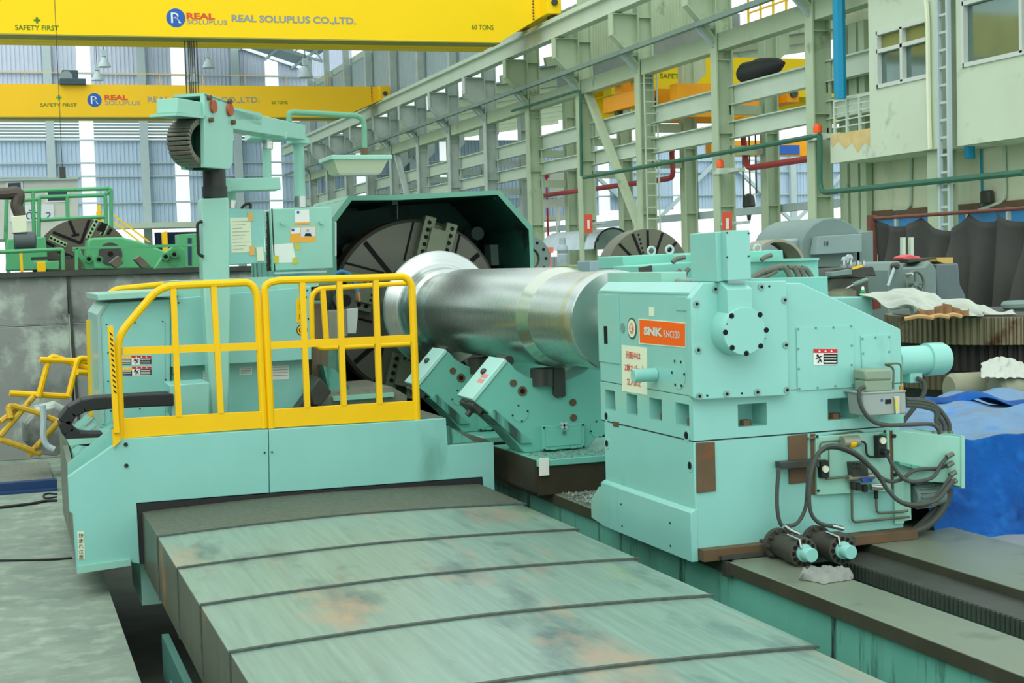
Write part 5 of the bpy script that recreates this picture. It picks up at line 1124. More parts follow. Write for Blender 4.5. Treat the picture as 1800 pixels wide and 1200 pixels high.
# hoses
HOSE = mat('grey_black_hose', (70, 76, 70), .5, var=.08)
line([(1369, 822), (1366, 860), (1366, 890), (1370, 915), (1378, 924), (1400, 920), (1415, 895), (1419, 860), (1421, 820)], .011, HOSE, 'hydraulic_hose', ts, YT - .12, 6)
line([(1378, 924), (1390, 932), (1404, 938)], .012, CHROME, 'hose_end', ts, YT - .25, 4)
for d in (0, 1): line([(1419 + 3 * d, 925 - 50), (1421 + 2 * d, 850), (1424 + 3 * d, 825), (1436 + 2 * d, 800 - 3 * d), (1455, 787 - 3 * d), (1478, 788 - 3 * d), (1505, 800 - 3 * d), (1527, 818 - 2 * d), (1545, 838 - 3 * d), (1560, 860), (1580, 880), (1605, 889 - 2 * d), (1630, 886 - 2 * d), (1650, 868 + 8 * d), (1668, 842 + 12 * d), (1676, 830 + 14 * d)], .012, HOSE, 'hydraulic_hose', ts, YT - .14 - .03 * d, 6)
line([(1422, 868), (1424, 895), (1432, 912), (1448, 922), (1475, 926)], .011, HOSE, 'hydraulic_hose', ts, YT - .2, 6); line([(1462, 924), (1482, 929)], .013, CHROME, 'hose_end', ts, YT - .22)
line([(1546, 838), (1565, 846), (1585, 842), (1605, 828), (1625, 824), (1650, 823), (1668, 815)], .011, HOSE, 'hydraulic_hose', ts, YT - .1, 6); line([(1560, 800), (1572, 822), (1590, 842), (1612, 846), (1640, 838), (1655, 815), (1668, 800)], .011, HOSE, 'hydraulic_hose', ts, YT - .13, 6)
for q in ((1670, 799), (1670, 815), (1675, 831), (1676, 846)): line([(q[0] - 6, q[1] + 4), (q[0] + 5, q[1] - 2)], .015, mat('hose_nut', (104, 112, 100), .4, metal=.5) if 'hose_nut' not in bpy.data.materials else bpy.data.materials['hose_nut'], 'hose_nut', ts, YT - .14)
# junction box wing
jb = Yb([(1566, 757), (1583, 756), (1586, 918), (1570, 920)], YT, .02, TEALG, 'box_bracket')
YJ = YT + .12
obj('junction_box', MB().prism([at(1582, 757, Y=YT - .015), at(1659, 766, Y=YT - .1), at(1694, 768, Y=YT - .1), at(1694, 857, Y=YT - .1), at(1660, 848, Y=YT - .1), at(1586, 845, Y=YT - .015)], (0, .42, 0)), TEALG, ts, bevel=.004)
obj('box_lid', MB().prism(atY([(1690, 766), (1696, 766), (1696, 858), (1690, 858)], YT - .11), (0, .44, 0)), TEALG, ts)
obj('box_lower', MB().prism(atY([(1584, 842), (1600, 842), (1602, 913), (1586, 916)], YT), (0, .4, 0)), TEALG, ts)
for q in ((1571, 766), (1573, 834)):
    c = at(*q, Y=YT - .02); obj('bolt', MB().cyl(c, c + V((0, -.01, 0)), .011, n=8), DARK, ts)
obj('inner_flap', MB().prism(atY([(1572, 810), (1622, 820), (1622, 824), (1600, 822), (1572, 814)], YT - .03), (0, -.05, 0)), TEALD, ts)
fm = obj('cooling_motor', MB().lathe(at(1603, 872, Y=YT + .02), (1, 0, 0), [(0, .055), (.02, .062), (.13, .062), (.135, .068), (.19, .066), (.2, .05)], 24), GREYM, ts)
c = at(1603, 872, Y=YT + .02)
for k in range(18):
    a = 2 * PI * k / 18; dr = V((0, math.cos(a), math.sin(a))); obj('fin', MB().obox(c + V((.075, 0, 0)) + dr * .066, (.055, 0, 0), V((0, -dr.z, dr.y)) * .002, dr * .008), GREYM, fm)
line([(1670, 858), (1662, 885), (1645, 910), (1622, 928), (1594, 936)], .022, HOSE, 'thick_hose', ts, YT - .02, 6); line([(1662, 856), (1650, 885), (1630, 910), (1606, 932)], .018, HOSE, 'thick_hose', ts, YT + .03, 6)
# lubricator
lub = thing('oil_lubricator', 'grey-green oil lubricator tank with a sight glass on the tailstock corner', 'lubricator', at(1555, 735, Y=YT - .1))
LG = mat('lubricator_grey', (150, 162, 156), .45, var=.04); LG2 = mat('lubricator_cover', (132, 152, 130), .5, var=.04)
obj('tank', MB().prism(atY([(1515, 690), (1592, 687), (1594, 727), (1519, 732)], YT - .17), (0, .15, 0)), LG, lub, bevel=.008)
obj('tank_lid', MB().prism(atY([(1513, 690), (1593, 686), (1593, 689), (1514, 693)], YT - .175), (0, .17, 0)), LG, lub, bevel=.003)
obj('motor_cover', MB().prism(atY([(1520, 650), (1567, 648), (1569, 668), (1521, 669)], YT - .16), (0, .12, 0)), LG2, lub, bevel=.012); obj('motor_cover', MB().prism(atY([(1521, 669), (1569, 667), (1567, 688), (1522, 689)], YT - .155), (0, .11, 0)), LG2, lub, bevel=.008)
obj('back_bracket', MB().prism(atY([(1503, 663), (1520, 661), (1522, 731), (1506, 733)], YT - .001), (0, -.02, 0)), TEALG, lub)
obj('sight_frame', MB().prism(atY([(1570, 696), (1580, 695), (1581, 727), (1572, 728)], YT - .17), (0, -.01, 0)), CHROME, lub, bevel=.004); obj('sight_glass', MB().prism(atY([(1573, 699), (1577, 699), (1578, 722), (1574, 722)], YT - .181), (0, -.004, 0)), flat('yellow_oil', (214, 196, 70), .2), lub)
sticker(lub, [(1556, 702), (1567, 701), (1567, 709), (1556, 710)], YT - .171, BLACK, .001, name='data_label'); c = at(1550, 703, Y=YT - .171); obj('maker_mark', MB().cyl(c, c + V((0, -.002, 0)), .008, n=12), BLUEI, lub)
c = at(1584, 682, Y=YT - .09); obj('filler_cap', MB().cyl(c - V((0, 0, .015)), c + V((0, 0, .015)), .013, n=12), flat('brass_cap', (184, 130, 50)), lub)
line([(1584, 676), (1584, 638), (1556, 640)], .005, PIPE, 'oil_line', lub, YT - .06); line([(1570, 684), (1571, 645), (1556, 641)], .006, PIPE, 'oil_line', lub, YT - .05)
line([(1520, 680), (1512, 684), (1510, 700), (1518, 722), (1535, 740), (1560, 747), (1600, 746), (1635, 745), (1648, 752), (1652, 762)], .012, HOSE, 'cable', lub, YT - .19, 6)
# feed motor on the right
mc = at(1585, 634, Y=YT + .35)
mo = thing('feed_motor', 'teal cylindrical feed motor projecting right from the tailstock', 'motor', mc)
obj('motor_body', MB().lathe(mc - V((.05, 0, 0)), (1, 0, 0), [(0, .085), (.22, .085)], 32), TEAL, mo)
obj('motor_cap', MB().lathe(mc + V((.165, 0, 0)), (1, 0, 0), [(0, .097), (.11, .097), (.135, .085), (.14, .06)], 32), TEAL, mo)
a, b = at(1600, 656, Y=YT + .3), at(1622, 672, Y=YT + .3); obj('terminal_box', MB().box(a.x, b.x, a.y, a.y + .1, b.z, a.z), TEAL, mo, bevel=.005)
line([(1612, 665), (1622, 670), (1625, 685), (1620, 700), (1608, 715), (1592, 735), (1583, 748)], .014, HOSE, 'motor_cable', mo, YT + .28, 6)
for k in range(3): line([(1592, 702 + 5 * k), (1620, 704 + 5 * k), (1640 + 2 * k, 710 + 6 * k), (1656 - 5 * k, 725 + 8 * k), (1668 - 9 * k, 745), (1668 - 9 * k, 764)], .014, HOSE, 'corrugated_hose', ts, YT + .1, 6)
for k in range(4): line([(1643 + 9 * k, 768), (1643 + 9 * k, 757)], .017, mat('hose_gland', (120, 130, 110), .4, metal=.4) if 'hose_gland' not in bpy.data.materials else bpy.data.materials['hose_gland'], 'hose_gland', ts, YT + .08)
# ================================================================== MACHINES BEHIND THE TAILSTOCK
YB2 = 9.6
t2 = thing('electrical_enclosure', 'long weathered teal cabinet with hose ports behind the tailstock', 'cabinet', at(1300, 520, Y=YB2))
WT = mat('chipped_teal_enamel', (124, 196, 178), .45, var=.06, vs=2, dirt=[((150, 170, 120), .15, 5), ((90, 120, 100), .2, 7)])
def blk(poly, Y, dep, nm, par, m=WT, **k): return obj(nm, MB().prism(atY(poly, Y), (0, dep, 0)), m, par, **k)
blk([(1095, 450), (1217, 444), (1218, 466), (1096, 472)], YB2 + .6, .5, 'upper_box', t2, bevel=.006)
blk([(1125, 467), (1236, 459), (1236, 492), (1128, 500)], YB2 + .1, .5, 'lower_box', t2, bevel=.006)
blk([(1235, 446), (1290, 442), (1292, 495), (1236, 498)], YB2, .5, 'switch_box', t2, bevel=.006)
blk([(1300, 442), (1376, 439), (1378, 460), (1300, 462)], YB2 + .6, .5, 'upper_box', t2, bevel=.006)
blk([(1300, 460), (1438, 456), (1440, 490), (1300, 500)], YB2 + .05, .5, 'lower_box', t2, bevel=.006)
blk([(1300, 457), (1440, 453), (1440, 457), (1300, 461)], YB2 + .02, .55, 'lid', t2)
blk([(1300, 489), (1455, 486), (1457, 540), (1300, 540)], YB2 - .1, .6, 'foot_box', t2, bevel=.006)
blk([(1124, 470), (1146, 466), (1147, 478), (1125, 480)], YB2 + .08, .02, 'opening', t2, DSTEEL)
sw = blk([(1247, 465), (1260, 464), (1260, 484), (1248, 485)], YB2 - .01, .02, 'rotary_switch', t2, BLACK); c = at(1252, 474, Y=YB2 - .012); obj('switch_knob', MB().cyl(c, c + V((0, -.03, 0)), .02, n=14), RED, sw); obj('switch_grip', MB().cyl(c + V((0, -.03, 0)), c + V((0, -.04, 0)), .012, n=10), YEL, sw)
for xx in (0, 1): obj('foot_frame', MB().box(at(1310 + 130 * xx, 535, Y=YB2).x - .05, at(1310 + 130 * xx, 535, Y=YB2).x + .05, YB2, YB2 + .4, 0, at(1380, 535, Y=YB2).z), WT, t2)
for px, py in ((1145, 441), (1177, 439), (1331, 437)):
    c = at(px, py, Y=YB2 + .8); pts = [c + V((math.cos(a) * .032, 0, math.sin(a) * .032)) for a in [2 * PI * k / 12 for k in range(13)]]
    obj('eyebolt', MB().tube(pts, .010, 6), BLGR, t2)
HS2 = mat('worn_grey_hose', (104, 108, 96), .55, var=.1)
for pts in ([(1370, 471), (1378, 470), (1386, 480), (1394, 500), (1397, 520)], [(1385, 470), (1394, 470), (1402, 482), (1407, 500), (1410, 520)], [(1398, 471), (1406, 472), (1413, 485), (1416, 505), (1418, 520)], [(1409, 471), (1418, 474), (1427, 488), (1432, 506), (1434, 520)],
            [(1375, 468), (1360, 472), (1340, 478), (1325, 486), (1315, 490)], [(1365, 476), (1350, 484), (1335, 489), (1320, 492)], [(1196, 474), (1190, 480), (1180, 484), (1160, 484)], [(1211, 472), (1206, 478), (1203, 486)], [(1218, 474), (1226, 478), (1229, 487)], [(1232, 474), (1234, 480)], [(1356, 448), (1345, 452), (1338, 457)], [(1204, 452), (1190, 455), (1182, 461)]):
    line(pts, .022 if pts[0][0] > 1365 else .018, HS2, 'cable_hose', t2, YB2 - .05, 5)
fpY = 15.5; c = at(1140, 482, Y=fpY); R_ = (c - at(1140, 402, Y=fpY)).length
fp2 = thing('faceplate', 'grey slotted lathe faceplate standing behind the teal cabinet', 'faceplate', c)
obj('stand', MB().box(c.x - .5, c.x + .5, fpY + .05, fpY + .7, 0, c.z - R_ + .02), GREYM, fp2); obj('disc', MB().lathe(c, (0, 1, 0), [(0, .05), (0, R_), (.3, R_), (.3, .1)], 56), mat('grey_faceplate', (104, 108, 92), .5, metal=.2, var=.1), fp2)
for a in (22, 45, 68, 90, 112, 135, 158):
    a = math.radians(a); d = V((math.cos(a), 0, math.sin(a))); obj('slot', MB().bar(c + d * R_ * .35 + V((0, -.003, 0)), c + d * R_ * .97 + V((0, -.003, 0)), .03, .006, up=(0, 1, 0)), SLOT, fp2)
for j in range(9):
    a = math.radians(104 + 7 * (j % 2)); d = V((math.cos(a), 0, math.sin(a))); p = c + d * R_ * (.5 + .05 * j); obj('hole', MB().cyl(p, p + V((0, -.004, 0)), .014, n=8), SLOT, fp2)
c = at(1252, 472, Y=17.5); tag(obj('faceplate', MB().lathe(c, (0, 1, 0), [(0, .05), (0, .29), (.3, .29), (.3, .1)], 40).box(c.x - .2, c.x + .2, 17.55, 17.75, 0, c.z - .1), bpy.data.materials['grey_faceplate']), 'small grey disc right of the slotted faceplate', 'faceplate')
c = at(1338, 468, Y=14.5); o = thing('curved_shell', 'pale curved metal shell behind the teal cabinet, left of the grey dome', 'metal shell', c)
obj('cradle', MB().box(c.x - .1, c.x + .2, c.y - .2, c.y + .2, 0, c.z - .27), GREYM, o); obj('shell', MB().lathe(c + V((0, -.4, 0)), (.25, 1, 0), [(0, .27), (0, .30), (.7, .30), (.7, .27)], 40, cap=False), mat('pale_shell', (150, 150, 130), .4, metal=.3), o)
c = at(930, 455, Y=20); fl = thing('flange_ring', 'grey bolted flange ring beside the hood, partly hidden', 'flange', c)
obj('stand', MB().box(c.x - .2, c.x + .2, c.y, c.y + .12, 0, c.z - .3), GREYM, fl); obj('ring', MB().lathe(c, (0, 1, 0), [(0, .17), (0, .34), (.12, .34), (.12, .17)], 32, cap=False), GREYM, fl)
for j in range(12):
    a = j * PI / 6; p = c + V((math.cos(a) * .27, 0, math.sin(a) * .27)); obj('hole', MB().cyl(p, p + V((0, -.004, 0)), .025, n=8), SLOT, fl)
c = at(990, 475, Y=32); wb = thing('water_bottle_stack', 'clear wrapped bottle shape standing far behind the roll', 'bottle', c)
obj('stand', MB().box(c.x - .3, c.x + .3, 31.8, 32.3, 0, at(990, 472, Y=32).z), GREYM, wb); z0, z1 = at(990, 472, Y=32).z, at(990, 418, Y=32).z; h = z1 - z0
obj('bottle', MB().lathe(V((c.x, 32, z0)), (0, 0, 1), [(0, .12), (h * .45, .13), (h * .5, .1), (h * .6, .14), (h * .72, .12), (h * .78, .08), (h, .07)], 16), mat('clear_plastic', (150, 166, 172), .15, var=.2, vs=6), wb)
def hang(poly, Y):
    p = atY(poly, Y); m = MB()
    if Y < 20: p[2].z = p[3].z = 0
    m.prism(p, (0, .35 if Y < 20 else .06, 0)); xm = (p[0].x + p[1].x) / 2
    if Y >= 20: m.box(xm - .04, xm + .04, Y + .02, Y + .06, 0, p[0].z - .02)
    return m
for poly, m_, Y, lb, cat in (([(1037, 458), (1080, 458), (1080, 480), (1037, 480)], mat('pale_blue_block', (140, 165, 170), .6), 13.5, 'pale blue-grey machine block left of the slotted faceplate', 'machine block'),
                        ([(1000, 465), (1037, 465), (1037, 482), (1000, 482)], mat('olive_block', (150, 165, 125), .6), 14, 'olive block resting behind the roll', 'machine block'),
                        ([(952, 352), (1005, 346), (1005, 362), (952, 366)], WHITE, 60, 'white sign board with cut-off letters low between the columns', 'sign'),
                        ([(967, 303), (995, 303), (995, 338), (967, 338)], WHITE, 62, 'blank white board hung between the columns', 'board'),
                        ([(958, 304), (964, 304), (964, 313), (958, 313)], RED, 61, 'small red lamp box left of the blank white board', 'lamp'),
                        ([(961, 434), (973, 434), (973, 444), (961, 444)], mat('pink_sign', (225, 120, 105), .6), 40, 'small red sign behind the roll beside the flange ring', 'sign')):
    tag(obj(cat.replace(' ', '_'), hang(poly, Y), m_, bevel=.01), lb, cat)
p0 = at(958, 365, Y=59.9); sg_ = [o for o in COL.objects if o.get('label', '').startswith('white sign board')][0]
text('lettering', 'OFFICE', at(978, 360, Y=59.9), at(1002, 357, Y=59.9) - at(978, 360, Y=59.9), at(978, 352, Y=59.9) - at(978, 360, Y=59.9), BLACK, sg_) if False else None
gt = thing('glazed_tunnel', 'arched glazed frame structure far behind the columns', 'glazed frame', at(1060, 440, Y=55))
for k in range(3): obj('hoop', MB().tube([at(1078, 432, Y=52 + 3 * k) + V((math.cos(a) * .8, 0, math.sin(a) * .8 - .1)) for a in [PI * j / 10 for j in range(11)]], .04, 6), DARK, gt)
c = at(1078, 432, Y=52); obj('glass_sheet', MB().add([V((c.x + math.cos(a) * .8, y, c.z - .1 + math.sin(a) * .8)) for y in (52, 58) for a in [PI * j / 10 for j in range(11)]], [[j, j + 1, j + 12, j + 11] for j in range(10)]), mat('pale_glazing', (190, 208, 216), .2), gt)
# ================================================================== LEFT SIDE
YW = 17.48
cwz = 2.14
cw = thing('concrete_wall', 'grey stained concrete panel wall with a steel cap behind the carriage', 'wall', (0, YW, 0))
xs = [-2.0, at(119, 480, Y=YW).x, 4.6]
zj = at(60, 572, Y=YW).z
for a, b in zip(xs, xs[1:]):
    for z0, z1, dy in ((0, zj - .008, 0), (zj + .008, cwz - .03, .012)): obj('panel', MB().box(a + .012, b - .012, YW + dy, YW + .25, z0, z1), CONC, cw, bevel=.008)
obj('cap_rail', MB().box(-2, 4.6, YW - .06, YW + .3, cwz - .03, cwz + .03), DSTEEL, cw)
obj('joint_strip', MB().bar((xs[1], YW - .005, cwz), (xs[1] + .06, YW - .005, 0), .03, .02), DSTEEL, cw)
GY = YW + 1.2
obj_f = struct('floor_raised', MB().box(-9, 5, GY, 34, 2.0, 2.06), DSTEEL)
# chequer plate, kerb, cables on the floor
cpz = .012; cpA = [at(0, 818, Z=cpz), at(96, 814, Z=cpz), at(96, 843, Z=cpz), at(0, 846, Z=cpz)]
tag(obj('floor_plate', MB().box(-2, .42, cpA[2].y, cpA[0].y, 0, .02), mat('chequer_plate', (132, 138, 126), .55, metal=.2, var=.25, vs=30, bump=.4, bs=50)), 'grey chequer floor plate left of the carriage', 'floor plate')
ky = at(50, 853, Z=.06).y
tag(obj('kerb_beam', MB().box(-2, .44, ky - .12, ky + .1, 0, .025).box(-2, .44, ky - .03, ky + .1, .025, .10), mat('navy_painted_steel', (36, 66, 108), .5, var=.1)), 'dark blue steel kerb beam on the floor left of the carriage', 'beam')
def cable(pts, r, lb): 
    return tag(obj('floor_cable', MB().tube(spline([at(*q, Z=r) for q in pts], 5), r, 6), DARK), lb, 'cable')
cable([(-5, 892), (30, 888), (60, 884), (80, 880), (100, 879)], .014, 'black cable on the floor near the blue kerb'); cable([(-5, 985), (40, 984), (90, 983), (127, 980)], .009, 'thin black cable crossing the floor toward the carriage corner'); cable([(100, 868), (85, 867), (77, 870), (80, 875), (100, 873)], .009, 'small loop of black cable against the carriage side')
# scrap railing frames
def frame(label, bars, Y, r=.024, m=YEL):
    t = thing('scrap_railing', label, 'scrap railing', at(*bars[0][0], Y=Y))
    for b in bars:
        pts = atY(b, Y)
        for k, p in enumerate(pts): p.y += .12 * k / max(1, len(pts) - 1)
        obj('tube', MB().tube(rounded(pts, .08), r, 8), m, t)
    return t
OLDY = mat('worn_yellow_paint', (206, 168, 50), .5, var=.1, dirt=(120, 96, 60), damt=.5, ds=8)
frame('discarded yellow railing frame tipped against the cable chain, upper one of the pile', [[(70, 662 - 30), (160, 636)], [(68, 697), (88, 624), (120, 636), (160, 648)], [(120, 697), (138, 628), (160, 633)], [(17, 691), (121, 698)], [(135, 654), (160, 656)]], 15.2, .03)
frame('discarded yellow railing frame standing crooked, lower one of the pile', [[(0, 766), (60, 698)], [(19, 735), (13, 711), (60, 724), (102, 742)], [(102, 742), (52, 802)], [(0, 772), (35, 785), (72, 800)], [(0, 742), (30, 720)]], 14.6, .03, OLDY)
tag(obj('grey_pipe_bend', MB().tube(spline(atY([(75, 712), (77, 740), (76, 765), (82, 782), (95, 790)], 14.5), 5), .03, 8), BLGR), 'bent pale grey pipe standing among the scrap railings', 'pipe')
pal = thing('pallet', 'timber pallet under teal scrap boxes at far left', 'pallet', at(50, 790, Z=0))
p0, p1 = at(0, 795, Z=0), at(85, 790, Z=0); py_ = p0.y
for k in range(5): obj('deck_board', MB().box(-.4, p1.x, py_ + .2 * k, py_ + .2 * k + .15, .11, .14), WOOD, pal)
for k in range(3): obj('bearer', MB().box(-.35 + k * (p1.x + .2) / 2, -.27 + k * (p1.x + .2) / 2, py_, py_ + .95, 0, .11), WOOD, pal)
tr_y = py_ + .1
tag(obj('scrap_tray', MB().prism([(-.4, tr_y, .14), (p1.x, tr_y, .14), (p1.x - .05, tr_y, .27), (-.4, tr_y, .24)], (0, .7, 0)), TEALD, bevel=.01), 'flat teal metal tray on the pallet', 'tray')
bx = at(42, 752, Y=tr_y); sb = thing('scrap_casting', 'small teal ribbed casting on the tray at far left', 'casting', bx)
obj('block', MB().obox(bx, (.12, 0, .03), (0, .12, 0), (-.03, 0, .1)), TEAL, sb, bevel=.01)
for k in (-1, 0, 1): obj('rib', MB().obox(bx + V((.085 * k, -.12, .02 * k)), (.012, 0, 0), (0, .03, 0), (-.03, 0, .1)), TEAL, sb)
tag(obj('rubble_heap', MB().lathe(at(90, 760, Y=15.6), (0, 1, 0), [(0, .02), (.05, .25), (.4, .3), (.6, .1)], 9), CONC, smooth=10), 'grey-green rough lump behind the scrap railings', 'scrap lump')
# green lathe on the raised floor
gl = thing('green_lathe', 'green heavy lathe with a big dark faceplate on the raised floor, upper left', 'lathe', at(150, 470, Y=23))
YG = 24.0
c = at(148, 470, Y=YG); R_ = (c - at(148, 384, Y=YG)).length
obj('faceplate', MB().lathe(c, (0, 1, 0), [(0, .05), (0, R_), (.4, R_), (.4, .1)], 56), mat('dark_faceplate', (92, 88, 76), .5, metal=.3, var=.12), gl)
LGN = mat('pale_green_strip', (150, 186, 140), .5)
def fbar(p, q, w_, m_, d=.004): return obj('slot' if m_ is SLOT else 'strip', MB().bar(at(*p, Y=YG - d), at(*q, Y=YG - d), w_, .008, up=(0, 1, 0)), m_, gl)
for p, q in (((93, 408), (141, 427)), ((157, 386), (142, 428)), ((122, 388), (133, 414)), ((181, 391), (172, 405)), ((186, 393), (177, 407)), ((80, 425), (96, 433)), ((196, 402), (189, 412)), ((100, 440), (128, 452)), ((60, 455), (120, 452))): fbar(p, q, .045, SLOT)
fbar((132, 411), (133, 415), .12, SLOT)
for p, q in (((87, 417), (117, 431)), ((171, 386), (154, 419)), ((188, 393), (179, 413))):
    s_ = fbar(p, q, .075, LGN, .002)
    for k in range(5):
        f_ = (k + .5) / 5; c_ = at(p[0] + (q[0] - p[0]) * f_, p[1] + (q[1] - p[1]) * f_, Y=YG - .008); obj('hole', MB().cyl(c_, c_ + V((0, -.004, 0)), .022, n=8), SLOT, s_)
def gb(poly, Y, dep, nm, m=GREEN, **k): return obj(nm, MB().prism(atY(poly, Y), (0, dep, 0)), m, gl, **k)
gb([(12, 420), (80, 416), (86, 474), (10, 476)], 23.2, .8, 'headstock', bevel=.02)
gb([(155, 423), (160, 418), (212, 416), (245, 424), (300, 445), (300, 472), (150, 474)], 22.4, .8, 'tail_housing', bevel=.03)
c2 = at(194, 446, Y=22.4); obj('bore', MB().cyl(c2, c2 + V((0, -.02, 0)), .17, n=24), DSTEEL, gl); obj('bore_centre', MB().cyl(c2 + V((0, -.02, 0)), c2 + V((0, -.03, 0)), .04, n=12), SLOT, gl)
gb([(128, 434), (345, 428), (345, 433), (128, 438)], 20.6, .12, 'guard_bar'); gb([(132, 436), (137, 436), (137, 474), (132, 474)], 20.6, .1, 'guard_post')
gb([(128, 440), (140, 436), (150, 458), (165, 456), (166, 474), (150, 474), (146, 462)], 20.9, .3, 'steady_arm', bevel=.01)
gb([(290, 445), (310, 428), (325, 440), (325, 472), (272, 473)], 20.9, .3, 'steady_arm', bevel=.01)
for poly in ([(192, 462), (208, 449), (218, 462), (204, 471)], [(236, 456), (246, 449), (266, 468), (250, 471)]): gb(poly, 20.8, .25, 'roller', mat('worn_roller', (118, 114, 96), .5, metal=.2) if 'worn_roller' not in bpy.data.materials else bpy.data.materials['worn_roller'], bevel=.01)
for q in ((291, 451), (306, 447), (156, 455), (174, 456)):
    p = at(*q, Y=20.88); obj('boss', MB().cyl(p, p + V((0, -.03, 0)), .055, n=14), GREEN, gl); obj('boss_hole', MB().cyl(p + V((0, -.03, 0)), p + V((0, -.035, 0)), .03, n=10), SLOT, gl)
gb([(60, 460), (104, 458), (104, 474), (60, 474)], 20.2, .4, 'slide_box', bevel=.01); gb([(55, 452), (125, 449), (125, 455), (55, 457)], 21.5, .3, 'tool_bar', DSTEEL)
gb([(312, 412), (348, 410), (350, 470), (314, 470)], 25, .4, 'rear_cabinet', bevel=.01); gb([(330, 418), (337, 418), (337, 466), (331, 466)], 24.99, .01, 'door_slot', mat('navy_slot', (40, 60, 90), .6))
for poly, lb in (([(34, 442), (39, 441), (41, 470), (36, 470)], 'yellow post standing left in front of the green lathe'), ([(65, 460), (80, 460), (80, 474), (66, 474)], 'yellow box in front of the green faceplate'), ([(285, 408), (294, 406), (295, 436), (288, 437)], 'yellow frame post right of the green lathe')):
    tag(obj('yellow_marker', MB().prism([p if k < 2 else V((p.x, p.y, 2.06)) for k, p in enumerate(atY(poly, 19.8 if poly[0][0] < 200 else 24))], (0, .15, 0)), YEL, bevel=.005), lb, 'marker post')
# round drum bottom left of lathe, valve column
vc = thing('hydraulic_arm', 'dark jointed arm with a cream box, standing left of the green faceplate', 'arm', at(35, 420, Y=21))
obj('joint', MB().tube(spline(atY([(-5, 340), (12, 340), (28, 338), (33, 345), (29, 360), (33, 372), (36, 380)], 21), 4), .085, 10), mat('dark_bronze_joint', (84, 78, 70), .5, metal=.2, var=.2, vs=8), vc)
obj('cream_box', MB().prism(atY([(20, 380), (46, 378), (48, 408), (22, 410)], 20.9), (0, .3, 0)), CREAM, vc, bevel=.01); obj('motor', MB().lathe(at(24, 424, Y=21), (1, 0, 0), [(0, .1), (.02, .13), (.28, .13), (.3, .08)], 14), mat('dark_motor_grey', (78, 90, 90), .5), vc)
gr = thing('stair_railing', 'green tube railing around the raised platform behind the green faceplate', 'railing', at(100, 420, Y=27))
for pts in ([(10, 420), (12, 337), (195, 331), (196, 420)], [(68, 420), (69, 346), (185, 343), (187, 420)], [(58, 337), (60, 420)], [(35, 352), (68, 350)], [(118, 345), (119, 384)], [(72, 386), (185, 381)], [(186, 342), (195, 333)], [(40, 350), (42, 420)]): obj('tube', MB().tube(rounded(atY(pts, 27), .05), .035, 8), GREEN, gr)
for px in (12, 60, 69, 187, 196):
    p = at(px, 420, Y=27); obj('post', MB().cyl((p.x, 27, 2.06), p, .035, n=8), GREEN, gr)
rl3 = thing('low_railing', 'low green rail along the edge of the raised floor at far left', 'railing', at(50, 474, Y=19))
obj('rail', MB().tube(rounded(atY([(-5, 443), (110, 438), (111, 474)], 19), .03), .025, 8), GREEN, rl3)
# site cabin
cbY = 62; cbn = thing('site_cabin', 'white panel site cabin with dark windows and a Thai number board, upper left', 'cabin', at(70, 420, Y=cbY))
CAB = mat('cabin_white', (206, 210, 204), .6, var=.03)
obj('cabin_wall', MB().prism(atY([(-30, 318), (137, 314), (138, 420), (-30, 420)], cbY), (0, 5, 0)), CAB, cbn)
NV = mat('dark_navy_glass', (44, 62, 84), .15)
for poly in ([(14, 322), (36, 321), (37, 350), (15, 351)], [(84, 336), (118, 335), (118, 352), (84, 353)]):
    (x0, y0), (x1, y1), (x2, y2), (x3, y3) = poly
    obj('window_frame', MB().prism(atY([(x0 - 4, y0 - 3), (x1 + 4, y1 - 3), (x2 + 4, y2 + 3), (x3 - 4, y3 + 3)], cbY), (0, -.05, 0)), WHITE, cbn); obj('window_glass', MB().prism(atY(poly, cbY - .05), (0, -.02, 0)), NV, cbn)
bd = obj('number_board', MB().prism(atY([(18, 361), (94, 359), (95, 388), (18, 390)], cbY), (0, -.06, 0)), mat('board_white', (226, 232, 238), .6, var=.01), cbn)
for s, x0, y0, x1, h in (('ดัง', 46, 385, 68, 17), ('2', 80, 384, 90, 11)): 
    a, b, c_ = at(x0, y0, Y=cbY - .07), at(x1, y0 - .3, Y=cbY - .07), at(x0, y0 - h, Y=cbY - .07); text('lettering', s, a, b - a, c_ - a, flat('navy_print', (60, 80, 120)) if 'navy_print' not in bpy.data.materials else bpy.data.materials['navy_print'], bd)
obj('panel_line', MB().prism(atY([(40, 316), (41, 316), (42, 420), (41, 420)], cbY), (0, -.01, 0)), GREYI, cbn); obj('cabin_roof', MB().prism(atY([(-32, 315), (138, 311), (138, 315), (-32, 319)], cbY - .2), (0, 5.4, 0)), BLGR, cbn)
sr = thing('stair_rail', 'yellow stair railing descending beside the distant white strip window', 'railing', at(190, 400, Y=55))
obj('post', MB().bar(at(174, 360, Y=55), at(174, 385, Y=55), .12), CRY2, sr); obj('stringer', MB().box(at(174, 360, Y=55).x - .1, at(174, 360, Y=55).x + .1, 55, 55.2, 0, at(174, 372, Y=55).z), CRY2, sr); obj('handrail', MB().bar(at(200, 378, Y=55), at(262, 425, Y=55), .06), CRY2, sr); obj('handrail', MB().bar(at(200, 390, Y=55), at(255, 432, Y=55), .06), CRY2, sr)
lamp = c0 = at(110, 303, Y=40); tag(obj('pendant_switch', MB().box(lamp.x - .08, lamp.x + .08, 40, 40.1, lamp.z - .15, lamp.z + .15).cyl(lamp, (lamp.x, 40.05, at(108, 80, Y=40).z + 6), .009, n=5), DSTEEL), 'small white pendant control hanging on a long thin cable, upper left', 'pendant control')
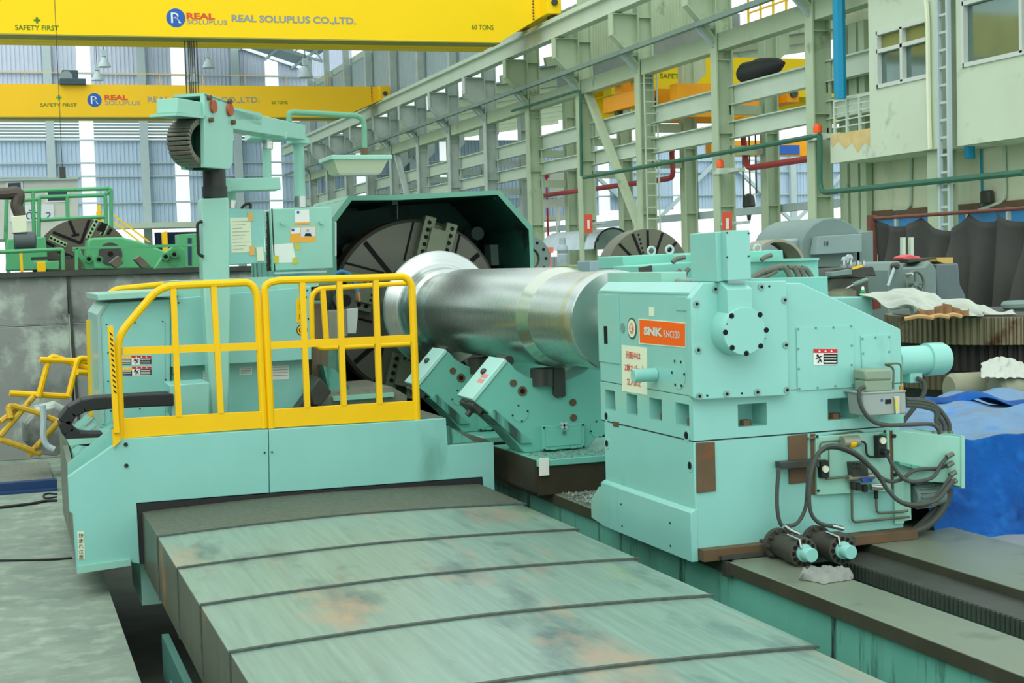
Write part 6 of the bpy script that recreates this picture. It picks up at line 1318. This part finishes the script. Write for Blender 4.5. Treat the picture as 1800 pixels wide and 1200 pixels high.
# ================================================================== RIGHT SIDE
# grey domed lathe
YD = 17.0
dm = thing('domed_lathe', 'grey lathe with a half-round chuck guard numbered 18, behind the tailstock', 'lathe', at(1450, 520, Y=YD))
arc = [(1392, 520), (1393, 440)] + [(1393 + (1505 - 1393) * (k / 12) , 440 - 58 * math.sin(PI * (.12 + .76 * k / 12)) + 20) for k in range(13)] + [(1515, 420), (1515, 520)]
obj('chuck_guard', MB().prism(atY([(1406, 470), (1408, 425), (1416, 408), (1430, 394), (1446, 385), (1462, 382), (1478, 384), (1494, 392), (1506, 402), (1512, 412), (1514, 470)], YD), (0, 1.3, 0)), GREYM, dm, bevel=.02)
obj('motor_side', MB().prism(atY([(1381, 422), (1406, 418), (1408, 470), (1383, 472)], YD + .1), (0, 1.0, 0)), mat('pale_grey_paint', (140, 162, 164), .5, var=.06), dm, bevel=.03)
pl2 = obj('front_cover', MB().prism(atY([(1428, 416), (1504, 411), (1505, 443), (1423, 448)], YD - .02), (0, -.15, 0)), mat('light_cover_grey', (132, 154, 152), .5, var=.08), dm, bevel=.01)
a = at(1449, 432, Y=YD - .18); text('lettering', '18', a, at(1456, 431.6, Y=YD - .18) - a, at(1449, 424, Y=YD - .18) - a, BLACK, pl2)
obj('gear_case', MB().prism(atY([(1505, 409), (1535, 405), (1536, 530), (1506, 530)], YD), (0, 1.2, 0)), GREYM, dm, bevel=.01)
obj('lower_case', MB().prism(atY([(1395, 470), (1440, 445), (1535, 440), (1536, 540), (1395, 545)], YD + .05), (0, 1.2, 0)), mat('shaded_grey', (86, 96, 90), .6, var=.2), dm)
for q in ((1467, 409), (1513, 407)):
    p = at(*q, Y=YD + .3); obj('lifting_knob', MB().lathe(p, (0, 0, 1), [(-.04, .07), (0, .07), (.03, .05)], 12), GREYM, dm)
obj('machine_base', MB().box(*[f(v) for v in ('a',) for f in (lambda _: at(1397, 540, Y=YD).x, lambda _: at(1534, 540, Y=YD).x)], YD + .1, YD + 1.1, 0, at(1460, 535, Y=YD).z), GREYM, dm)
# tool post
YTp = 12.0
tpo = thing('turret_tool_post', 'dark indexing tool post with a lever handle, right of the teal cabinet', 'tool post', at(1490, 520, Y=YTp))
obj('clamp_plate', MB().prism(atY([(1460, 478), (1464, 472), (1535, 468), (1541, 485), (1456, 489)], YTp), (0, .4, 0)), DSTEEL, tpo, bevel=.008)
obj('tool_bar', MB().prism(atY([(1462, 478), (1498, 472), (1498, 482), (1462, 486)], YTp - .05), (0, .12, 0)), GREYM, tpo, bevel=.006)
obj('turret_body', MB().prism(atY([(1460, 489), (1526, 487), (1528, 520), (1458, 522)], YTp + .05), (0, .3, 0)), mat('oily_turret', (84, 88, 78), .45, metal=.3, var=.2, vs=6), tpo, bevel=.008)
obj('index_ring', MB().lathe(at(1476, 512, Y=YTp + .1), (0, 0, 1), [(-.06, .16), (0, .16), (.03, .11)], 24), mat('dull_ring', (128, 132, 110), .45, metal=.3), tpo)
obj('lever', MB().cyl(at(1487, 507, Y=YTp - .1), at(1503, 499, Y=YTp - .1), .012, n=8), CHROME, tpo); obj('lever_grip', MB().cyl(at(1500, 500, Y=YTp - .1), at(1524, 491, Y=YTp - .1), .022, n=10), GREYM, tpo)
for px in (1483, 1495, 1508, 1518):
    p = at(px, 474, Y=YTp + .05); obj('clamp_bolt', MB().cyl(p, p + V((0, 0, .09)), .016, n=8), CHROME, tpo); obj('clamp_nut', MB().cyl(p + V((0, 0, .02)), p + V((0, 0, .05)), .028, n=6), GREYI, tpo)
obj('yellow_key', MB().bar(at(1498, 472, Y=YTp - .06), at(1516, 467, Y=YTp - .06), .02), YEL, tpo)
gp = thing('pressure_gauges', 'pair of round gauges on stems above the tool post', 'gauge', at(1490, 470, Y=YTp + .2))
for q in ((1487, 457), (1494, 453)):
    p = at(*q, Y=YTp + .2); obj('gauge', MB().cyl(p, p + V((0, .03, 0)), .035, n=18), BLGR, gp); obj('stem', MB().cyl(p, p - V((0, 0, .1)), .01, n=6), GREYM, gp)
sbx = thing('machine_apron', 'teal machine apron block under the tool post', 'machine block', at(1500, 560, Y=11.6))
obj('block', MB().prism(atY([(1450, 523), (1533, 521), (1537, 570), (1450, 572)], 11.6), (0, .6, 0)), TEAL, sbx, bevel=.01)
bt = at(1517, 520, Y=11.8); bo = thing('spray_bottle', 'small green and white bottle on the teal apron beside the tool post', 'bottle', bt)
obj('bottle_body', MB().lathe(bt, (0, 0, 1), [(0, .026), (.045, .026), (.06, .014)], 14), mat('green_bottle', (40, 150, 90), .3), bo); obj('bottle_cap', MB().lathe(bt + V((0, 0, .06)), (0, 0, 1), [(0, .014), (.02, .014), (.03, .008)], 12), WHITE, bo)
tag(obj('rusty_block', MB().prism(atY([(1535, 522), (1545, 522), (1549, 542), (1537, 544)], 12.5), (0, .3, 0)), mat('red_oxide_block', (110, 60, 50), .7)), 'small red-oxide block beside the teal apron', 'block')
# handwheel machine
YM = 14.0
hm = thing('grey_machine_head', 'grey machine head with a spoked handwheel and lever in front of the black curtain', 'machine head', at(1620, 640, Y=YM))
obj('casting', MB().prism(atY([(1562, 580), (1562, 475), (1570, 461), (1581, 458), (1590, 470), (1625, 468), (1635, 458), (1646, 472), (1648, 600), (1620, 615), (1565, 612)], YM), (0, .9, 0)), GREYM, hm, bevel=.02)
obj('side_block', MB().prism(atY([(1646, 464), (1685, 462), (1688, 500), (1698, 520), (1698, 590), (1648, 600)], YM + .2), (0, .8, 0)), mat('mid_grey_paint', (96, 112, 114), .5), hm, bevel=.02)
obj('pedestal', MB().box(at(1575, 600, Y=YM).x, at(1690, 600, Y=YM).x, YM + .2, YM + .9, 0, at(1600, 590, Y=YM).z), GREYM, hm)
wc = at(1609, 499, Y=YM - .15); Rw = .115
obj('handwheel_rim', MB().tube([wc + V((math.cos(a) * Rw, 0, math.sin(a) * Rw * 1.25)) for a in [2 * PI * k / 24 for k in range(25)]], .018, 8), mat('worn_wheel', (104, 116, 104), .4, metal=.3), hm)
for a in (90, 215, 325, 0): obj('spoke', MB().cyl(wc, wc + V((math.cos(math.radians(a)) * Rw, 0, math.sin(math.radians(a)) * Rw * 1.25)), .012, n=6), bpy.data.materials['worn_wheel'], hm)
obj('wheel_hub', MB().cyl(wc + V((0, -.02, 0)), wc + V((0, .16, 0)), .03, n=12), GREYM, hm); obj('wheel_handle', MB().cyl(at(1592, 482, Y=YM - .15), at(1604, 481, Y=YM - .25), .015, n=8), CHROME, hm)
obj('lever_ball', MB().lathe(at(1574, 467, Y=YM - .06), (0, 1, 0), [(-.05, .02), (-.03, .04), (.03, .04), (.06, .03)], 12), DSTEEL, hm); obj('lever', MB().cyl(at(1573, 468, Y=YM - .07), at(1561, 502, Y=YM - .07), .018, n=8), BLGR, hm)
for poly in ([(1569, 516), (1579, 514), (1580, 526), (1570, 527)], [(1570, 534), (1582, 532), (1583, 541), (1571, 543)]): obj('switch_plate', MB().prism(atY(poly, YM), (0, -.01, 0)), DSTEEL, hm)
tag(obj('red_rag', MB().prism(atY([(1586, 452), (1600, 447), (1619, 451), (1618, 456), (1590, 457)], YM + .2), (0, .2, 0)), mat('pink_cloth', (206, 96, 100), .9), bevel=.015), 'pinkish red cloth on top of the grey machine head', 'rag')
tag(obj('oil_tray', MB().prism(atY([(1596, 456), (1646, 452), (1646, 455), (1598, 462)], YM + .15), (0, .3, 0)), DSTEEL, bevel=.005), 'dark tray on top of the grey machine head', 'tray')
tag(obj('cardboard_box', MB().prism(atY([(1647, 453), (1675, 452), (1675, 462), (1662, 463), (1648, 459)], YM + .25), (0, .25, 0)), mat('card', (196, 166, 90), .8)), 'small yellow-brown box on the grey machine head', 'box')
for px in (1587, 1601): tag(obj('steel_upright', MB().prism(atY([(px, 417), (px + 5, 417), (px + 5, 800), (px, 800)], YM + 1.6), (0, .06, 0)), SAGEL), '%s pale upright bar in front of the curtain' % ('left' if px < 1590 else 'right'), 'bar')
# curtain
cu = thing('black_curtain', 'black tarpaulin curtain hung in swags from a rusty pipe frame, right', 'curtain', at(1540, 560, X=14.0))
def cx(f): return 14.3 - .0 * f
ya_, yb_ = at(1537, 400, X=14.0).y, at(1800, 360, X=14.0).y - 1.2
hooks = [0, .255, .5, .64, .80, 1.0]; zt0_ = at(1537, 384, X=14.0).z; NU, NV_ = 120, 18
vs = []; 
for j in range(NV_ + 1):
    for i in range(NU + 1):
        f = i / NU; k = max(q for q in range(len(hooks) - 1) if hooks[q] <= f + 1e-9); g_ = (f - hooks[k]) / (hooks[k + 1] - hooks[k])
        sag = .34 * (hooks[k + 1] - hooks[k]) / .25 * 4 * g_ * (1 - g_) * (.5 if k == 0 else 1) * .8
        v = j / NV_; z_top = zt0_ - .03 - sag * .9
        zb_ = .55 + .3 * max(0, f - .55) + .1 * math.sin(f * 30)
        z = z_top * (1 - v) + zb_ * v
        x = 14.0 + (.20 * math.sin(f * 54 + 2 * v) + .14 * math.sin(f * 23 + 1)) * (.25 + .75 * v) * (1 - .4 * math.cos(g_ * 2 * PI)) + .12 * math.sin(PI * g_) * (1 - v) * math.sin(6 * v + 1)
        vs.append((x, ya_ + (yb_ - ya_) * f, z))
m = MB(); m.add(vs, [[j * (NU + 1) + i, j * (NU + 1) + i + 1, (j + 1) * (NU + 1) + i + 1, (j + 1) * (NU + 1) + i] for j in range(NV_) for i in range(NU)])
o = obj('cloth', m, CURT, cu, smooth=180, recalc=False); o.modifiers.new('solid', 'SOLIDIFY').thickness = .01
RUST = mat('rusty_pipe', (112, 70, 58), .7, var=.2, vs=6)
obj('post', MB().box(13.93, 14.05, ya_ + .0, ya_ + .12, 0, zt0_ + .06), RUST, cu); obj('top_rail', MB().cyl((14.0, ya_, zt0_), (14.0, yb_, zt0_), .03, n=8), RUST, cu)
tag(obj('blue_sheet', MB().prism([(14.6, ya_ - 1.5, .3), (14.6, yb_ - 2, .3), (14.6, yb_ - 2, 1.7), (14.6, ya_ - 1.5, .7)], (.05, 0, 0)), mat('blue_plastic_sheet', (30, 100, 176), .5, var=.15)), 'blue sheet showing below the black curtain', 'sheet')
# big gear wheels
gg = at(1850, 557, Y=10.6); gzt = at(1700, 560, Y=10.6).z
gx, gy = gg.x, 11.6
def gear(label, x, y, z0, z1, R, n, m, dp_=.03):
    t = thing('ring_gear', label, 'gear', (x, y, z0)); pr = []
    for k in range(n):
        for f_, r in ((0, R - dp_), (.2, R - dp_), (.4, R), (.72, R)): a = 2 * PI * (k + f_) / n; pr.append(V((x + math.cos(a) * r, y + math.sin(a) * r, z0)))
    obj('toothed_rim', MB().prism(pr, (0, 0, z1 - z0)), m, t); obj('top_disc', MB().cyl((x, y, z1), (x, y, z1 + .01), R - .08, n=64), DSTEEL, t)
    return t
le = at(1600, 560, Y=gy); Rg = gx - le.x
Rg = 1.22; gx = at(1600, 560, Y=gy).x + Rg * .97
gz1 = at(1700, 563, Y=gy - Rg * .9).z; gz0 = at(1700, 613, Y=gy - Rg * .9).z
gear('large bronze-coloured gear wheel lying flat, upper one of the stack', gx, gy, gz0, gz1, Rg, 118, mat('bronzed_gear_teeth', (142, 134, 108), .35, metal=.6, var=.35, vs=5, dirt=(96, 66, 48), damt=.5, ds=3, stretch=(1, 1, .2)))
gear('dark gear wheel lying under the bronze-coloured one', gx + .12, gy, gz0 - .26, gz0 - .012, Rg - .06, 84, mat('dark_gear_teeth', (64, 62, 58), .5, metal=.3, var=.2))
gear('lowest gear wheel of the stack, just above the blue tarpaulin', gx - .1, gy, gz0 - .42, gz0 - .275, Rg - .05, 110, mat('oily_gear_teeth', (112, 108, 84), .45, metal=.4, var=.2))
tag(obj('gear_stand', MB().box(gx - .8, gx + .8, gy - .8, gy + .8, 0, gz0 - .422), DSTEEL), 'dark block carrying the stack of gear wheels', 'stand')
def cloth(name, label, poly_fn, nu, nv, m, seed, cat, sol=.008):
    r = random.Random(seed); vs = []
    for j in range(nv + 1):
        for i in range(nu + 1): vs.append(poly_fn(i / nu, j / nv, r))
    mb = MB().add(vs, [[j * (nu + 1) + i, j * (nu + 1) + i + 1, (j + 1) * (nu + 1) + i + 1, (j + 1) * (nu + 1) + i] for j in range(nv) for i in range(nu)])
    o = obj(name, mb, m, smooth=180, recalc=False); s = o.modifiers.new('solid', 'SOLIDIFY'); s.thickness = sol; o.modifiers.new('sub', 'SUBSURF').levels = 1; o.modifiers['sub'].render_levels = 1
    return tag(o, label, cat)
ct, cb_ = [(1582, 521), (1610, 514), (1640, 512), (1662, 506), (1700, 520), (1740, 535), (1774, 548)], [(1588, 547), (1612, 557), (1640, 557), (1680, 558), (1710, 559), (1745, 556), (1774, 551)]
def interp(L, f):
    k = min(int(f * (len(L) - 1)), len(L) - 2); t_ = f * (len(L) - 1) - k; return (L[k][0] * (1 - t_) + L[k + 1][0] * t_, L[k][1] * (1 - t_) + L[k + 1][1] * t_)
def sack(f, v, r):
    a, b = interp(ct, f), interp(cb_, f); Y = gy - .62
    p = at(a[0] * (1 - v) + b[0] * v, a[1] * (1 - v) + b[1] * v, Y=Y)
    p.y += .75 * (1 - v) - .14 * math.sin(PI * v) - .12 + .09 * math.sin(f * 21 + v * 5) + .05 * math.sin(f * 47 - v * 8) + r.uniform(-.03, .03); p.z = max(p.z + .045 * math.sin(f * 33 + v * 9) * math.sin(PI * v) + .03 * math.sin(f * 58 - v * 6) * math.sin(PI * v), gz1 + .015); return p
cloth('white_sack', 'crumpled white sack cloth lying on the bronze-coloured gear', sack, 40, 14, CLOTH, 4, 'sack')
def sack2(f, v, r):
    p = at(1612 + 95 * f, 540 + 16 * v + 6 * math.sin(f * 9) * (1 - v), Y=gy - .80 - .06 * v); p.y += .04 * math.sin(f * 40); p.z = max(p.z, gz1 + .014); return p
cloth('brown_cloth', 'brown crumpled cloth bulging out under the white sack on the gear', sack2, 26, 6, mat('brown_cloth', (118, 90, 60), .9, var=.3, vs=9), 12, 'cloth')
for k, (a, b) in enumerate((((1590, 548), (1640, 556)), ((1632, 552), (1668, 553)), ((1660, 545), (1690, 558)))):
    tag(obj('cloth_strip', MB().tube(spline([V((q.x, q.y, gz1 + .03 + .02 * (n_ == 1))) for n_, q in enumerate([at(*a, Y=gy - .95) + V((0, 0, 0)), at((a[0] + b[0]) / 2, (a[1] + b[1]) / 2 - 2, Y=gy - 1.0), at(*b, Y=gy - 1.02)])], 5), .02, 6), mat('tan_cloth_%d' % k, (186, 150, 100), .9)), ('left', 'middle', 'right')[k] + ' tan cloth strip under the white sack on the gear', 'cloth strip')
tag(obj('hose_coil', MB().tube([at(1790, 545, Y=gy) + V((math.cos(a) * .12, math.sin(a) * .12, .05)) for a in [2 * PI * k / 16 for k in range(17)]], .045, 8), GREYM), 'grey coil of hose on the gear at the right edge', 'hose')
# rolls under cloth
RM = mat('dusty_roll', (142, 146, 120), .6, var=.12, vs=3)
for k, (q, lb) in enumerate((((1690, 682), 'dusty grey-green roll end beside the blue tarpaulin, left one'), ((1770, 688), 'dusty grey-green roll at the right edge under a white rag'))):
    c = at(*q, Y=9.6 - .25 * k); r_ = .125 + .02 * k
    tag(obj('steel_roll', MB().lathe(c - V((.12, 0, 0)), (1, -.1, 0), [(0, r_ * .8), (.03, r_), (.55, r_), (.58, r_ * .8)], 28), RM), lb, 'roll')
def rag2(f, v, r): 
    p = at(1725 + 85 * f, 663 - 36 * math.sin(PI * min(1, .25 + f * .6)) * (1 - v) + 2 * v, Y=9.5 - .3 * v); p.z += r.uniform(-.012, .012); p.y += r.uniform(-.03, .03); return p
cloth('white_rag', 'white rags heaped on the dusty roll at the right edge', rag2, 22, 8, CLOTH, 9, 'rag')
# blue tarpaulin
TARP = mat('blue_tarpaulin', (0, 76, 148), .45, var=.25, vs=3, dirt=[((0, 50, 108), .85, 4), ((20, 100, 176), .7, 7)], soft=.3, bump=.9, bs=14, spec=.12)
TARPG = mat('dusty_blue_tarpaulin', (104, 138, 170), .6, var=.2, vs=3, dirt=[((122, 128, 122), .72, 1.8), ((40, 110, 190), .6, 3)], soft=.25, bump=.7, bs=9, spec=.15)
X0, X1 = 4.98, 8.6; yF, yR = 7.15, 9.45; zT, zF = .98, .42
def tarpz(x, y): return zT - .0 * x + .03 * math.sin(x * 6 + y * 3) + .018 * math.sin(x * 15 - y * 9) + .02 * math.sin(y * 11 + x * 2)
def tp_top(f, v, r): x = X0 + (X1 - X0) * f; y = yF + (yR - yF) * v; return V((x, y, tarpz(x, y) + r.uniform(-.008, .008) - (.10 * max(0, .12 - f) / .12)))
tt = thing('tarpaulin_cover', 'big blue tarpaulin draped over a low block, right of the tailstock', 'tarpaulin', (6.5, 8, zF))
def cloth_part(nm, fn, nu, nv, m, seed):
    o = cloth(nm, '', fn, nu, nv, m, seed, ''); del o['label']; del o['category']; o.parent = tt; o.location = -V(tt.location); return o
cloth_part('top_sheet', tp_top, 44, 30, TARPG, 1)
def tp_front(f, v, r):
    x = X0 + .25 * (1 - v) * 0 + (X1 - X0) * f; z = tarpz(x, yF) * (1 - v) + zF * v
    return V((x, yF - .05 * math.sin(PI * v) - .30 * v ** 2 + .045 * math.sin(f * 40 + v * 7) * v + r.uniform(-.012, .012) * v - (.12 if v == 1 else 0), max(z, zF + .01)))
cloth_part('front_sheet', tp_front, 60, 14, TARP, 2)
def tp_side(f, v, r):
    y = yF + (yR - yF) * f; z = (tarpz(X0, y) - .1) * (1 - v) + zF * v; return V((X0 - .06 * v + .02 * math.sin(f * 30) * v, y, z))
cloth_part('side_sheet', tp_side, 30, 10, TARP, 3)
def tp_fold(f, v, r):
    p = V((X0 + .9 + 1.5 * f, yR - .3 - .9 * f - .25 * v, tarpz(X0 + .9 + 1.5 * f, yR - .3 - .9 * f) + .012 + .035 * math.sin(PI * v) + .02 * math.sin(f * 17))); return p
cloth_part('folded_edge', tp_fold, 24, 8, TARP, 6)
tag(obj('covered_block', MB().box(X0 + .05, X1, yF + .05, yR, zF, zT - .14), DSTEEL), 'low block hidden under the blue tarpaulin', 'block')
tag(obj('floor_slab', MB().box(5.14, 12, 2.5, 9.9, 0.0, zF), mat('dusty_slab', (130, 140, 126), .8, var=.15, vs=3)), 'raised concrete slab right of the lathe bed under the tarpaulin', 'slab')
def tp_skirt(f, v, r): return V((5.2 + 3 * f, 6.85 - .45 * v - .15 * math.sin(f * 5), zF + .012 + .02 * abs(math.sin(f * 22 + v * 3)) * (1 - v * .5)))
cloth('grey_tarpaulin_edge', 'grey underside edge of the tarpaulin spread on the slab at right', tp_skirt, 30, 6, mat('grey_tarp', (120, 130, 136), .7, var=.1), 8, 'tarpaulin')
